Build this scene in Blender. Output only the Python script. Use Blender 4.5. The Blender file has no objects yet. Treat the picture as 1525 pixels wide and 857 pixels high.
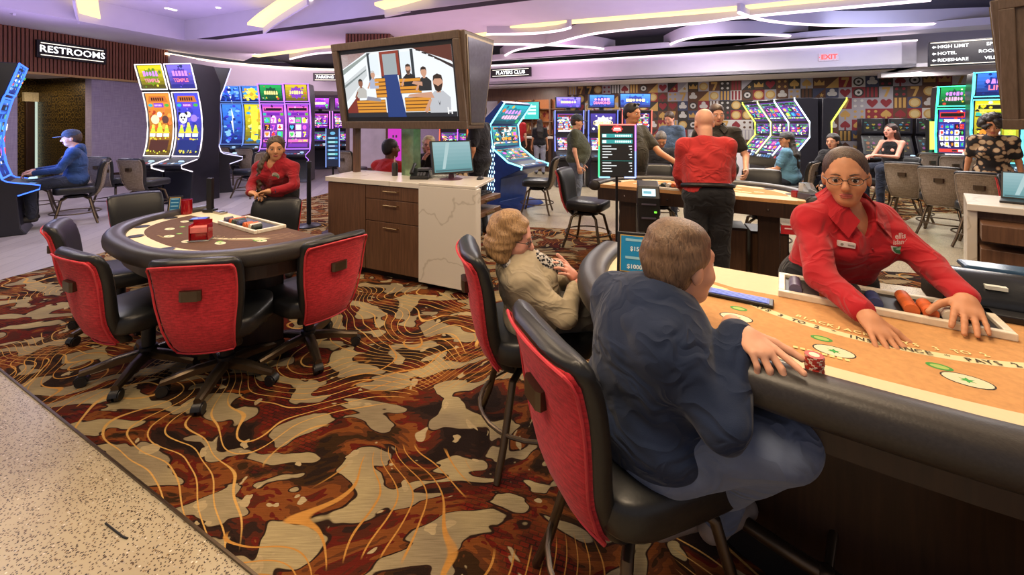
import bpy, bmesh, math, random
import numpy as np
from mathutils import Vector, Matrix, Euler
random.seed(7)
SC = bpy.context.scene
COL = SC.collection
PI = math.pi
# ---------------------------------------------------------------- camera
F, HX, HY, H = 620.0, 762.5, 184.0, 1.5        # focal length in px, horizon point, eye height
cam_d = bpy.data.cameras.new('camera'); cam = bpy.data.objects.new('camera', cam_d); COL.objects.link(cam)
cam.location = (0, 0, H); cam.rotation_euler = (PI/2, 0, 0)
cam_d.sensor_width = 36; cam_d.lens = F/1525*36; cam_d.shift_y = -(428.5-HY)/1525; cam_d.clip_start = .05
SC.camera = cam
# ---------------------------------------------------------------- world, lights, exposure
W = bpy.data.worlds.new('World'); SC.world = W; W.use_nodes = True
W.node_tree.nodes['Background'].inputs[0].default_value = (.92, .84, .90, 1)
W.node_tree.nodes['Background'].inputs[1].default_value = .30
SC.view_settings.view_transform = 'Standard'; SC.view_settings.look = 'None'
SC.view_settings.gamma = 1; SC.view_settings.use_curve_mapping = False
SC.view_settings.exposure = 0.22
SC.cycles.use_denoising = True
SC.cycles.max_bounces = 6; SC.cycles.diffuse_bounces = 3; SC.cycles.glossy_bounces = 3
SC.cycles.sample_clamp_indirect = 4
def area(name, loc, size, power, col, rot=(0, 0, 0), sy=None):
    l = bpy.data.lights.new(name, 'AREA'); l.energy = power; l.color = col; l.size = size
    if sy: l.shape = 'RECTANGLE'; l.size_y = sy
    o = bpy.data.objects.new(name, l); COL.objects.link(o); o.location = loc; o.rotation_euler = rot
    return o
WARM = (1, .76, .50); WHITE = (1, .93, .86); PURP = (.58, .42, 1); PINK = (1, .50, .85); BLUE = (.25, .30, 1)
# recessed ceiling lamps over the tables and the aisles (shining down)
for i, (x, y, p, c) in enumerate([(-2.6, 1.5, 90, WARM), (-.2, .6, 100, WARM), (1.5, 2.3, 70, WARM), (-2.2, 3.6, 60, WARM), (-.3, 3.3, 45, WARM),
                                  (2.4, 4.9, 95, WARM), (-5.2, 3.5, 60, WHITE), (3.6, 1.4, 50, WARM), (4.2, 6.6, 110, WHITE),
                                  (-5, 7.2, 90, (.86, .80, 1)), (-9, 7.5, 60, (.86, .80, 1)), (.8, 9.0, 110, WHITE), (6.5, 6.5, 90, WHITE),
                                  (-3, 10.5, 90, (.95, .8, 1)), (5.0, 9.0, 70, WHITE), (8.8, 7.6, 60, WHITE)]):
    area('ceiling_lamp_light', (x, y, 3.3), .9, p*(.58 if y < 4 else .85), c)
for x, y in ((.6, 12.9), (3.4, 11.9), (6.2, 10.7), (9.2, 9.4)): area('ceiling_lamp_light', (x, y, 2.7), .6, 40, WHITE)
# unseen lamps added below the ceiling, shining up for the coves' coloured LED wash
for (x, y, z, p, c, s) in [(-8.6, 7.6, 3.0, 60, PURP, 3), (-7.0, 9.4, 3.0, 50, PURP, 3), (-4.4, 7.6, 3.0, 50, PURP, 3), (-5.5, 5.8, 3.0, 40, BLUE, 3), (-1.2, 8.6, 2.9, 22, PINK, 3),
                           (-5.8, 12.6, 2.5, 60, PINK, 3), (-2.2, 12.0, 2.5, 34, PINK, 3), (1.2, 10.6, 2.5, 34, PINK, 3), (3.6, 8.8, 2.6, 32, PURP, 3), (6.0, 7.4, 2.6, 60, BLUE, 3), (8.4, 6.0, 2.6, 50, BLUE, 3), (2.2, 6.8, 2.9, 22, PURP, 3)]:
    area('cove_wash_light', (x, y, z), s, p*.55, c, (PI, 0, 0))
    area('cove_white_fill', (x, y, z), s, p*.42, (1, .92, .95), (PI, 0, 0))  # white fill added beside each coloured wash
# unseen fill lamps added in mid-air to brighten the far fascias
for x, y, z, a, p, c_ in ((-7.6, 13.6, 3.2, .45, 45, (1, .72, .9)), (-4.5, 14.4, 3.2, .1, 40, (1, .70, .92)), (1.0, 11.0, 3.1, -.42, 9, (1, .50, .88)), (4.2, 9.6, 3.1, -.42, 8, (.85, .7, 1)), (7.2, 8.2, 3.1, -.42, 10, (.62, .66, 1))):
    area('fascia_fill_light', (x, y, z), 1.4, p, c_, (PI/2+.15, 0, a))
for x, y in ((-7, 15.6), (-4, 15.8)): area('ceiling_lamp_light', (x, y, 2.7), .6, 45, (1, .85, .95))  # added to brighten the dark rear below the left fascia
area('slot_screen_light', (-6.75, 5.95, 1.35), .6, 14, (.2, .35, 1), (PI/2, 0, -PI/4))
# ---------------------------------------------------------------- pixel helpers (1525 x 857 frame)
def fl(x, y): return Vector(((x-HX)*H/(y-HY), F*H/(y-HY), 0))
def pz(x, y, z):
    k = (H-z)/(y-HY); return Vector(((x-HX)*k, F*k, z))
def at(x, y, Y): return Vector(((x-HX)/F*Y, Y, H-(y-HY)/F*Y))
# ---------------------------------------------------------------- materials
def c(hx):
    hx = hx.lstrip('#'); v = [int(hx[i:i+2], 16)/255 for i in (0, 2, 4)]
    return tuple((u/12.92 if u <= .04045 else ((u+.055)/1.055)**2.4) for u in v)+(1,)
MATS = {}
class NT:
    def __init__(s, name):
        s.m = bpy.data.materials.new(name); s.m.use_nodes = True; s.t = s.m.node_tree; s.b = s.t.nodes['Principled BSDF']
    def n(s, typ, **kw):
        nd = s.t.nodes.new('ShaderNode'+typ)
        ins = kw.pop('ins', {})
        for k, v in kw.items(): setattr(nd, k, v)
        for k, v in ins.items():
            if hasattr(v, 'is_output'): s.t.links.new(v, nd.inputs[k])
            else: nd.inputs[k].default_value = v
        return nd
    def link(s, a, b): s.t.links.new(a, b)
    def coord(s, kind='Object'): return s.n('TexCoord').outputs[kind]
    def mapping(s, vec, scale=(1, 1, 1), rot=(0, 0, 0), loc=(0, 0, 0)):
        return s.n('Mapping', ins={'Vector': vec, 'Scale': scale, 'Rotation': rot, 'Location': loc}).outputs[0]
    def noise(s, vec, scale, detail=2, rough=.5, dist=0):
        return s.n('TexNoise', ins={'Vector': vec, 'Scale': scale, 'Detail': detail, 'Roughness': rough, 'Distortion': dist}).outputs[0]
    def math(s, op, a, b=0.0, cc=0.0):
        nd = s.n('Math', operation=op)
        for i, v in enumerate((a, b, cc)):
            if hasattr(v, 'is_output'): s.t.links.new(v, nd.inputs[i])
            else: nd.inputs[i].default_value = v
        return nd.outputs[0]
    def ramp(s, fac, stops, interp='LINEAR'):
        nd = s.n('ValToRGB', ins={'Fac': fac}); r = nd.color_ramp; r.interpolation = interp
        while len(r.elements) < len(stops): r.elements.new(.5)
        for e, (p, col) in zip(r.elements, stops):
            e.position = p; e.color = col if len(col) == 4 else tuple(col)+(1,)
        return nd.outputs[0]
    def mix(s, fac, a, b, blend='MIX'):
        nd = s.n('Mix', data_type='RGBA', blend_type=blend)
        for k, v in ((0, fac), (6, a), (7, b)):
            if hasattr(v, 'is_output'): s.t.links.new(v, nd.inputs[k])
            else: nd.inputs[k].default_value = v
        return nd.outputs[2]
    def bump(s, h, strength=.3, dist=.01):
        nd = s.n('Bump', ins={'Height': h, 'Strength': strength, 'Distance': dist}); s.link(nd.outputs[0], s.b.inputs['Normal'])
def mat(name, col, rough=.5, metal=0, var=.12, scale=30, bump=0, stretch=(1, 1, 1), coat=0, spec=.5, sheen=0):
    if name in MATS: return MATS[name]
    t = NT(name); vec = t.mapping(t.coord(), stretch)
    nz = t.noise(vec, scale, 3)
    a = tuple(x*(1-var) for x in col[:3])+(1,); b = tuple(min(1, x*(1+var)) for x in col[:3])+(1,)
    t.link(t.ramp(nz, [(.3, a), (.7, b)]), t.b.inputs['Base Color'])
    t.b.inputs['Roughness'].default_value = rough; t.b.inputs['Metallic'].default_value = metal
    t.b.inputs['Specular IOR Level'].default_value = spec; t.b.inputs['Coat Weight'].default_value = coat
    if sheen: t.b.inputs['Sheen Weight'].default_value = sheen
    if bump: t.bump(nz, bump, .005)
    MATS[name] = t.m; return t.m
def emit(name, col, strength=1.0, sample=False):
    if name in MATS: return MATS[name]
    t = NT(name); t.b.inputs['Base Color'].default_value = (.02, .02, .02, 1)
    nz = t.noise(t.coord(), 8); 
    t.link(t.ramp(nz, [(.2, tuple(x*.93 for x in col[:3])+(1,)), (.8, col)]), t.b.inputs['Emission Color'])
    t.b.inputs['Emission Strength'].default_value = strength
    if not sample: t.m.cycles.emission_sampling = 'NONE'
    MATS[name] = t.m; return t.m
def attr_mat(name, strength=0, rough=.5, metal=0, coat=0):
    if name in MATS: return MATS[name]
    t = NT(name); a = t.n('VertexColor', layer_name='Col').outputs[0]
    nz = t.noise(t.coord(), 40); a2 = t.mix(.08, a, nz, 'MULTIPLY')
    t.b.inputs['Roughness'].default_value = rough; t.b.inputs['Metallic'].default_value = metal
    if strength:
        t.b.inputs['Base Color'].default_value = (.01, .01, .01, 1); t.link(a, t.b.inputs['Emission Color']); t.b.inputs['Emission Strength'].default_value = strength
        t.m.cycles.emission_sampling = 'NONE'
    else: t.link(a2, t.b.inputs['Base Color'])
    MATS[name] = t.m; return t.m
# ---------------------------------------------------------------- mesh builder
def rotz(a): return Matrix.Rotation(a, 3, 'Z')
class MB:
    def __init__(s): s.v = []; s.f = []; s.mi = []; s.cur = 0
    def add(s, vs, fs, M=None):
        o = len(s.v)
        for p in vs:
            p = Vector(p); s.v.append(tuple(M @ p) if M is not None else tuple(p))
        for f in fs: s.f.append(tuple(i+o for i in f)); s.mi.append(s.cur)
        return s
    def box(s, lo, hi, M=None):
        x0, y0, z0 = lo; x1, y1, z1 = hi
        return s.add([(x0, y0, z0), (x1, y0, z0), (x1, y1, z0), (x0, y1, z0), (x0, y0, z1), (x1, y0, z1), (x1, y1, z1), (x0, y1, z1)],
                     [(0, 3, 2, 1), (4, 5, 6, 7), (0, 1, 5, 4), (1, 2, 6, 5), (2, 3, 7, 6), (3, 0, 4, 7)], M)
    def cbox(s, cen, size, M=None):
        return s.box([cen[i]-size[i]/2 for i in range(3)], [cen[i]+size[i]/2 for i in range(3)], M)
    def prism(s, pts, z0, z1, M=None):       # pts counter-clockwise in plan
        n = len(pts); a = sum(pts[i][0]*pts[(i+1) % n][1]-pts[(i+1) % n][0]*pts[i][1] for i in range(n))
        if a < 0: pts = list(pts)[::-1]
        vs = [(p[0], p[1], z0) for p in pts]+[(p[0], p[1], z1) for p in pts]
        fs = [tuple(range(n))[::-1], tuple(range(n, 2*n))]+[(i, (i+1) % n, n+(i+1) % n, n+i) for i in range(n)]
        return s.add(vs, fs, M)
    def rings(s, rings, caps=True, M=None, closed=False):   # loft between equal-length rings
        n = len(rings[0]); vs = [p for r in rings for p in r]; fs = []
        m = len(rings)
        for k in range(m if closed else m-1):
            k2 = (k+1) % m
            for i in range(n):
                j = (i+1) % n; fs.append((k*n+i, k*n+j, k2*n+j, k2*n+i))
        if caps and not closed: fs += [tuple(range(n))[::-1], tuple((m-1)*n+i for i in range(n))]
        return s.add(vs, fs, M)
    def lathe(s, prof, n=20, M=None):        # prof = [(r, z), ...]
        return s.rings([[(r*math.cos(2*PI*i/n), r*math.sin(2*PI*i/n), z) for i in range(n)] for r, z in prof], True, M)
    def cyl(s, a, b, ra, rb=None, n=14):
        a = Vector(a); b = Vector(b); rb = ra if rb is None else rb
        q = (b-a).to_track_quat('Z', 'Y').to_matrix(); L = (b-a).length
        vs = [[tuple(q @ Vector((r*math.cos(2*PI*i/n), r*math.sin(2*PI*i/n), z))+a) for i in range(n)] for r, z in ((ra, 0), (rb, L))]
        return s.rings(vs)
    def tube(s, path, r, n=8, closed=False, prof=None):
        P = [Vector(p) for p in path]; m = len(P); rs = []; up = Vector((0, 0, 1))
        for k in range(m):
            t = (P[(k+1) % m]-P[k-1]) if closed else (P[min(k+1, m-1)]-P[max(k-1, 0)])
            t.normalize(); u = up.cross(t)
            if u.length < 1e-3: u = Vector((1, 0, 0))
            u.normalize(); w = t.cross(u); rr = r[k] if isinstance(r, (list, tuple)) else r
            if prof: rs.append([tuple(P[k]+u*a+w*b) for a, b in prof])
            else: rs.append([tuple(P[k]+(u*math.cos(2*PI*i/n)+w*math.sin(2*PI*i/n))*rr) for i in range(n)])
        return s.rings(rs, True, None, closed)
    def ball(s, cen, r, n=12, m=8, M=None):
        r = (r, r, r) if not isinstance(r, (tuple, list)) else r
        rs = []
        for k in range(1, m):
            a = PI*k/m; rs.append([(cen[0]+r[0]*math.sin(a)*math.cos(2*PI*i/n), cen[1]+r[1]*math.sin(a)*math.sin(2*PI*i/n), cen[2]-r[2]*math.cos(a)) for i in range(n)])
        return s.rings(rs, True, M)
    def mesh(s, name, mats, smooth=True, recalc=True):
        me = bpy.data.meshes.new(name); me.from_pydata(s.v, [], s.f)
        for m in (mats if isinstance(mats, (list, tuple)) else [mats]): me.materials.append(m)
        if len(me.materials) > 1: me.polygons.foreach_set('material_index', s.mi)
        if recalc:
            bm = bmesh.new(); bm.from_mesh(me); bmesh.ops.recalc_face_normals(bm, faces=bm.faces); bm.to_mesh(me); bm.free()
        if smooth:
            me.shade_smooth()
            try: me.set_sharp_from_angle(angle=math.radians(38))
            except Exception: pass
        return me
    def build(s, name, mats, parent=None, bevel=0, smooth=True, loc=None, rz=0, recalc=True, seg=2):
        return mkobj(name, s.mesh(name, mats, smooth, recalc), parent, bevel, loc, rz, seg)
def mkobj(name, me, parent=None, bevel=0, loc=None, rz=0, seg=2):
    o = bpy.data.objects.new(name, me); COL.objects.link(o)
    if parent is not None: o.parent = parent
    if loc is not None: o.location = loc
    if rz: o.rotation_euler = (0, 0, rz)
    if bevel:
        b = o.modifiers.new('bevel', 'BEVEL'); b.width = bevel; b.segments = seg; b.limit_method = 'ANGLE'; b.angle_limit = math.radians(40); b.harden_normals = False
    return o
def tag(o, label, cat, group=None):
    o['label'] = label; o['category'] = cat
    if group: o['group'] = group
    return o
def thing(name, label, cat, loc=(0, 0, 0), rz=0, group=None):
    o = bpy.data.objects.new(name, None); COL.objects.link(o); o.empty_display_size = .1
    o.location = loc; o.rotation_euler = (0, 0, rz); return tag(o, label, cat, group)
def struct(o): o['kind'] = 'structure'; return o
def dup(root, loc=None, rz=None, label=None, group=None):
    r = root.copy(); COL.objects.link(r)
    if loc is not None: r.location = loc
    if rz is not None: r.rotation_euler = (0, 0, rz)
    if label: r['label'] = label
    if group: r['group'] = group
    for ch in root.children:
        k = ch.copy(); COL.objects.link(k); k.parent = r
        for g in ch.children:
            d = g.copy(); COL.objects.link(d); d.parent = k
    return r
# ---------------------------------------------------------------- flat print: coloured shapes on a surface
def star(n, r0, r1, a0=PI/2): return [((r0 if i % 2 == 0 else r1)*math.cos(a0+PI*i/n), (r0 if i % 2 == 0 else r1)*math.sin(a0+PI*i/n)) for i in range(2*n)]
HEART = [(0, -1), (-.55, -.45), (-.95, .1), (-.95, .5), (-.7, .8), (-.35, .82), (0, .5), (.35, .82), (.7, .8), (.95, .5), (.95, .1), (.55, -.45)]
SPADE = [(x, -y*.9+.1) for x, y in HEART][::-1]
SEVEN = [(-.8, 1), (.8, 1), (.8, .6), (.1, -1), (-.45, -1), (.2, .5), (-.8, .5)]
CLUB = [(.45*math.cos(t)+dx, .45*math.sin(t)+dy) for dx, dy, t0 in ((.42, -.15, -1.6), (0, .5, -.5), (-.42, -.15, 1.2)) for t in [t0+i*.5 for i in range(9)]]
DIAM = [(0, -1), (.7, 0), (0, 1), (-.7, 0)]
CROWN = [(-1, -.6), (1, -.6), (1, .5), (.5, 0), (0, .8), (-.5, 0), (-1, .5)]
class Print:
    """flat print made of coloured polygons; fn maps (u, v, height) to a 3-D point"""
    def __init__(s, fn, unit=.0006): s.fn = fn; s.v = []; s.f = []; s.c = []; s.k = 0; s.unit = unit; s.e = unit
    def poly(s, pts, col, lift=None):
        s.k += 1; o = len(s.v); h = s.e*(1+(s.k % 40)*.12) if lift is None else lift
        for p in pts: s.v.append(tuple(s.fn(p[0], p[1], h)))
        s.f.append(tuple(range(o, o+len(pts)))); s.c.append(c(col) if isinstance(col, str) else col)
    def layer(s, n): s.e = s.unit*n; s.k = 0
    def rect(s, u0, v0, u1, v1, col, nv=1):
        for i in range(nv):
            a = v0+(v1-v0)*i/nv; b = v0+(v1-v0)*(i+1)/nv
            s.poly([(u0, a), (u1, a), (u1, b), (u0, b)], col, s.e if nv > 1 else None)
    def grad(s, u0, v0, u1, v1, ca, cb, n=8):
        ca = c(ca); cb = c(cb)
        for i in range(n):
            a = v0+(v1-v0)*i/n; b = v0+(v1-v0)*(i+1)/n; t = i/(n-1)
            s.poly([(u0, a), (u1, a), (u1, b), (u0, b)], tuple(x+(y-x)*t for x, y in zip(ca, cb)), s.e)
    def disc(s, u, v, r, col, n=14, ry=None):
        ry = ry or r; s.poly([(u+r*math.cos(2*PI*i/n), v+ry*math.sin(2*PI*i/n)) for i in range(n)], col)
    def shape(s, pts, u, v, r, col, ry=None, rot=0):
        ry = ry or r; ca, sa = math.cos(rot), math.sin(rot)
        s.poly([(u+r*(p[0]*ca-p[1]*sa), v+ry*(p[0]*sa+p[1]*ca)) for p in pts], col)
    def text(s, txt, u, v, size, col, align='CENTER', bold=.0, sx=1, rot=0, arc=None):
        vs, fs = text_mesh(txt, size, align, bold)
        s.k += 1; o = len(s.v); h = s.e*(1+(s.k % 40)*.12); ca, sa = math.cos(rot), math.sin(rot)
        for x, y in vs:
            x *= sx
            if arc: R = arc; a = x/R; xx, yy = (R-y)*math.sin(a), R-(R-y)*math.cos(a)
            else: xx, yy = x, y
            s.v.append(tuple(s.fn(u+xx*ca-yy*sa, v+xx*sa+yy*ca, h)))
        cc = c(col) if isinstance(col, str) else col
        for f in fs: s.f.append(tuple(i+o for i in f)); s.c.append(cc)
    def build(s, name, m, parent=None, loc=None, rz=0):
        me = bpy.data.meshes.new(name); me.from_pydata(s.v, [], s.f); me.materials.append(m)
        at_ = me.color_attributes.new('Col', 'FLOAT_COLOR', 'CORNER')
        arr = np.empty((len(me.loops), 4), np.float32)
        k = 0
        for f, cc in zip(s.f, s.c): arr[k:k+len(f)] = cc; k += len(f)
        at_.data.foreach_set('color', arr.ravel())
        return mkobj(name, me, parent, 0, loc, rz)
_TXT = {}
def text_mesh(txt, size, align='CENTER', bold=0):
    key = (txt, size, align, bold)
    if key in _TXT: return _TXT[key]
    cu = bpy.data.curves.new('t', 'FONT'); cu.body = txt; cu.size = size; cu.align_x = align; cu.align_y = 'CENTER'; cu.offset = bold*size; cu.resolution_u = 2
    o = bpy.data.objects.new('t', cu); COL.objects.link(o)
    dg = bpy.context.evaluated_depsgraph_get(); me = o.evaluated_get(dg).to_mesh()
    r = ([(v.co.x, v.co.y) for v in me.vertices], [tuple(p.vertices) for p in me.polygons])
    o.evaluated_get(dg).to_mesh_clear(); bpy.data.objects.remove(o); bpy.data.curves.remove(cu)
    _TXT[key] = r; return r
def plane_fn(o, U, V, N): 
    o = Vector(o); U = Vector(U); V = Vector(V); N = Vector(N)
    return lambda u, v, h: o+U*u+V*v+N*h
# ================================================================ materials
def carpet_mat():
    t = NT('carpet'); v = t.coord()
    warp = t.n('VectorMath', operation='MULTIPLY_ADD', ins={0: t.n('TexNoise', ins={'Vector': v, 'Scale': 1.6, 'Detail': 2}).outputs[1], 1: (.55, .55, 0), 2: v}).outputs[0]
    vs = t.mapping(warp, (1.0, 2.1, 1), (0, 0, .85))
    streak = t.noise(t.mapping(v, (4, 110, 1), (0, 0, .35)), 3, 2)
    base = t.ramp(t.noise(vs, 1.7, 4, .62), [(.0, c('#1e130f')), (.40, c('#2a1a14')), (.435, c('#4a2012')), (.47, c('#5a1a10')), (.49, c('#74401c')), (.535, c('#583018')), (.56, c('#33200f')), (.60, c('#241710')), (.66, c('#3a2416')), (.70, c('#8a4518')), (1, c('#8a4518'))], 'CONSTANT')
    # red brick-like dashes
    br = t.n('TexBrick', ins={'Vector': t.mapping(v, (1, 1, 1), (0, 0, .35)), 'Scale': 14, 'Mortar Size': .03, 'Color1': c('#761a12'), 'Color2': c('#4a1410'), 'Mortar': c('#2a1410')}).outputs[0]
    red = t.ramp(t.noise(v, 1.1, 3, .6), [(.54, (0, 0, 0, 1)), (.56, (1, 1, 1, 1))])
    base = t.mix(t.math('MULTIPLY', red, .65), base, br)
    # cream blobs with brown rims
    bl = t.noise(t.mapping(warp, (1.25, 2.3, 1), (0, 0, .7), (3.3, 1.7, 0)), 3.1, 1.6, .48)
    rim = t.ramp(bl, [(.512, (0, 0, 0, 1)), (.516, (1, 1, 1, 1))]); core = t.ramp(bl, [(.532, (0, 0, 0, 1)), (.537, (1, 1, 1, 1))])
    cream = t.ramp(t.noise(v, 2.2, 2), [(.4, c('#86785f')), (.6, c('#a2926c'))])
    base = t.mix(rim, base, c('#2a1912')); base = t.mix(core, base, cream)
    chips = t.ramp(t.noise(warp, 9, 2, .5), [(.66, (0, 0, 0, 1)), (.67, (1, 1, 1, 1))])
    base = t.mix(chips, base, c('#a89672'))
    # families of gold contour lines
    def lines(seed, rot, mlo):
        vv = t.mapping(v, (1, 1, 1), (0, 0, rot), (seed, seed*.7, 0))
        fld = t.math('ADD', t.math('MULTIPLY', t.noise(vv, 1.2, 1.2, .4), 27), t.math('MULTIPLY', t.n('SeparateXYZ', ins={0: vv}).outputs[1], 15))
        ln = t.math('ABSOLUTE', t.math('SUBTRACT', t.math('FRACT', fld), .5))
        l = t.ramp(ln, [(.440, (0, 0, 0, 1)), (.462, (1, 1, 1, 1))])
        m = t.ramp(t.noise(vv, .8, 1), [(mlo, (0, 0, 0, 1)), (mlo+.01, (1, 1, 1, 1))])
        return t.math('MULTIPLY', l, m)
    base = t.mix(lines(4.2, .5, .45), base, c('#c79a55'))
    base = t.mix(lines(9.7, 1.9, .52), base, c('#b98440'))
    base = t.mix(.7, base, t.ramp(streak, [(.25, (.45, .42, .4, 1)), (.75, (1, 1, 1, 1))]), 'MULTIPLY')
    t.link(base, t.b.inputs['Base Color']); t.b.inputs['Roughness'].default_value = .95; t.b.inputs['Specular IOR Level'].default_value = .1
    t.bump(t.noise(v, 260, 2), .5, .004); return t.m
def terrazzo_mat():
    t = NT('terrazzo'); v = t.coord()
    vo = t.n('TexVoronoi', ins={'Vector': v, 'Scale': 125, 'Randomness': 1}); 
    vo2 = t.n('TexVoronoi', ins={'Vector': t.mapping(v, (1, 1, 1), (0, 0, .6), (4, 2, 0)), 'Scale': 85, 'Randomness': 1})
    r1 = t.n('SeparateColor', ins={0: vo.outputs['Color']}).outputs[0]; r2 = t.n('SeparateColor', ins={0: vo2.outputs['Color']}).outputs[0]
    chip1 = t.math('MULTIPLY', t.math('LESS_THAN', vo.outputs['Distance'], .38), t.math('GREATER_THAN', r1, .45))
    chip2 = t.math('MULTIPLY', t.math('LESS_THAN', vo2.outputs['Distance'], .30), t.math('GREATER_THAN', r2, .62))
    base = t.ramp(t.noise(v, 3, 3), [(.3, c('#a3967c')), (.7, c('#b4a88e'))])
    base = t.mix(chip1, base, t.ramp(r1, [(.45, c('#33271b')), (.7, c('#5c4834')), (.9, c('#1e1812'))]))
    base = t.mix(chip2, base, t.ramp(r2, [(.6, c('#8a7048')), (.8, c('#3a2c20')), (1, c('#e0d8c8'))]))
    t.link(base, t.b.inputs['Base Color']); t.b.inputs['Roughness'].default_value = .28; return t.m
def plank_mat():
    t = NT('plank_tile'); v = t.mapping(t.coord(), (1, 1, 1), (0, 0, 1.30))
    br = t.n('TexBrick', ins={'Vector': v, 'Scale': 1, 'Mortar Size': .004, 'Brick Width': 1.2, 'Row Height': .2, 'Color1': c('#b9b0ac'), 'Color2': c('#a49b9a'), 'Mortar': c('#8a8285')})
    g = t.noise(t.mapping(v, (2, 30, 1)), 2, 3)
    t.link(t.mix(.35, br.outputs[0], t.ramp(g, [(.3, (.6, .6, .6, 1)), (.7, (1, 1, 1, 1))]), 'MULTIPLY'), t.b.inputs['Base Color'])
    t.b.inputs['Roughness'].default_value = .3; return t.m
def wood_mat(name, dark, light, scale=(18, 18, 1.2), rough=.4):
    t = NT(name); v = t.mapping(t.coord(), scale)
    n = t.noise(v, 3, 4, .6, .4)
    t.link(t.ramp(n, [(.25, c(dark)), (.75, c(light))]), t.b.inputs['Base Color']); t.b.inputs['Roughness'].default_value = rough
    t.bump(n, .1, .002); MATS[name] = t.m; return t.m
def mosaic_mat():
    t = NT('gold_mosaic'); v = t.coord()
    vo = t.n('TexVoronoi', ins={'Vector': v, 'Scale': 7, 'Randomness': .4}); d = vo.outputs['Distance']
    ring = t.ramp(t.math('FRACT', t.math('MULTIPLY', d, 3)), [(.2, c('#1b160e')), (.3, c('#6a5526')), (.55, c('#8a7034')), (.7, c('#241c10'))])
    sq = t.n('TexBrick', ins={'Vector': t.mapping(v, (1, 1, 1), (PI/2, 0, 0)), 'Scale': 12, 'Color1': c('#7a6430'), 'Color2': c('#2a2212'), 'Mortar': c('#15110a')}).outputs[0]
    t.link(t.mix(.4, ring, sq), t.b.inputs['Base Color']); t.b.inputs['Metallic'].default_value = .5; t.b.inputs['Roughness'].default_value = .35; return t.m
def marble_mat():
    t = NT('white_marble'); v = t.coord()
    w = t.n('VectorMath', operation='MULTIPLY_ADD', ins={0: t.n('TexNoise', ins={'Vector': v, 'Scale': 2.2, 'Detail': 4}).outputs[1], 1: (1.1, 1.1, 1.1), 2: t.mapping(v, (1, 1, 1), (.3, .5, .2))}).outputs[0]
    s = t.n('SeparateXYZ', ins={0: w}).outputs[2]
    ln = t.math('ABSOLUTE', t.math('SUBTRACT', t.math('FRACT', t.math('MULTIPLY', s, 2.2)), .5))
    m = t.ramp(ln, [(.46, (0, 0, 0, 1)), (.5, (1, 1, 1, 1))])
    t.link(t.mix(t.math('MULTIPLY', m, .45), c('#cfc8bd'), c('#8f8473')), t.b.inputs['Base Color']); t.b.inputs['Roughness'].default_value = .25; return t.m
def linen_mat(name, a, b, rough=.9, sc=(160, 160, 12)):
    t = NT(name); v = t.mapping(t.coord(), sc); n = t.noise(v, 1, 2); n2 = t.noise(t.mapping(t.coord(), (sc[2]*1.5, sc[2]*1.5, sc[0])), 1, 2)
    m = t.math('MULTIPLY', t.math('ADD', n, n2), .5)
    t.link(t.ramp(m, [(.35, c(a)), (.65, c(b))]), t.b.inputs['Base Color']); t.b.inputs['Roughness'].default_value = rough; t.b.inputs['Specular IOR Level'].default_value = .2
    t.bump(m, .25, .003); MATS[name] = t.m; return t.m
def red_fabric():
    t = NT('red_chenille'); v = t.coord(); n = t.noise(t.mapping(v, (40, 40, 130)), 1, 3)
    w = t.n('TexBrick', ins={'Vector': t.mapping(v, (1, 1, 1), (PI/2, 0, 0)), 'Scale': 16, 'Mortar Size': .02, 'Color1': c('#c41f2c'), 'Color2': c('#b81c28'), 'Mortar': c('#8c121c')}).outputs[0]
    t.link(t.mix(.55, w, t.ramp(n, [(.3, c('#90141e')), (.7, c('#dd3440'))])), t.b.inputs['Base Color'])
    t.b.inputs['Roughness'].default_value = .9; t.b.inputs['Sheen Weight'].default_value = .08; t.bump(n, .4, .004); return t.m
CARPET = carpet_mat(); TERRAZZO = terrazzo_mat(); PLANK = plank_mat(); MARBLE = marble_mat(); MOSAIC = mosaic_mat(); REDFAB = red_fabric()
BEIGEFAB = linen_mat('beige_fabric', '#6f6257', '#968878'); LILAC = linen_mat('lilac_wallcovering', '#9a90a4', '#b3a9b8', sc=(60, 60, 3))
VINYL = mat('black_vinyl', c('#17181a'), .38, 0, .2, 120, .06); VINYL2 = mat('rail_leather', c('#2b2725'), .42, 0, .2, 160, .08)
BRONZE = mat('bronze_metal', c('#5d5042'), .35, .85, .1, 20); BLACKM = mat('black_metal', c('#15151a'), .4, .3, .1, 40); PLASTIC = mat('black_plastic', c('#131316'), .45, 0, .1, 60)
CHROME = mat('brushed_chrome', c('#b8b4ae'), .25, 1, .08, 60); BRASS = mat('pale_brass', c('#b59a6c'), .3, 1, .08, 60)
WALNUT = wood_mat('walnut_veneer', '#4c3324', '#70503a'); DARKWOOD = wood_mat('dark_wood', '#20130d', '#3a2417'); SLATWOOD = wood_mat('red_brown_slat', '#7a4630', '#9a6044'); TVWOOD = wood_mat('umber_casing', '#4e3f33', '#68564a')
PAINT = mat('ceiling_paint', c('#d6d2d8'), .8, 0, .02, 3); PAINTD = mat('charcoal_ceiling', c('#2a2830'), .9, 0, .06, 5); PALE = mat('pale_wall_paint', c('#cfcad2'), .8, 0, .02, 3)
LEDW = emit('led_warm', c('#ffe6c4'), 3.0); LEDG = emit('led_gold', c('#ffdf98'), 1.6); LEDP = emit('led_pinkwhite', c('#ffe8ee'), 2.2); LEDWH = emit('lamp_white', c('#fff6ea'), 4.0)
SCREEN = attr_mat('lit_print', 1.35); SCREEN_HI = attr_mat('lit_print_bright', 2.2); PRINT = attr_mat('matte_print', 0, .8); GLOSSPRINT = attr_mat('gloss_print', 0, .35)
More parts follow.
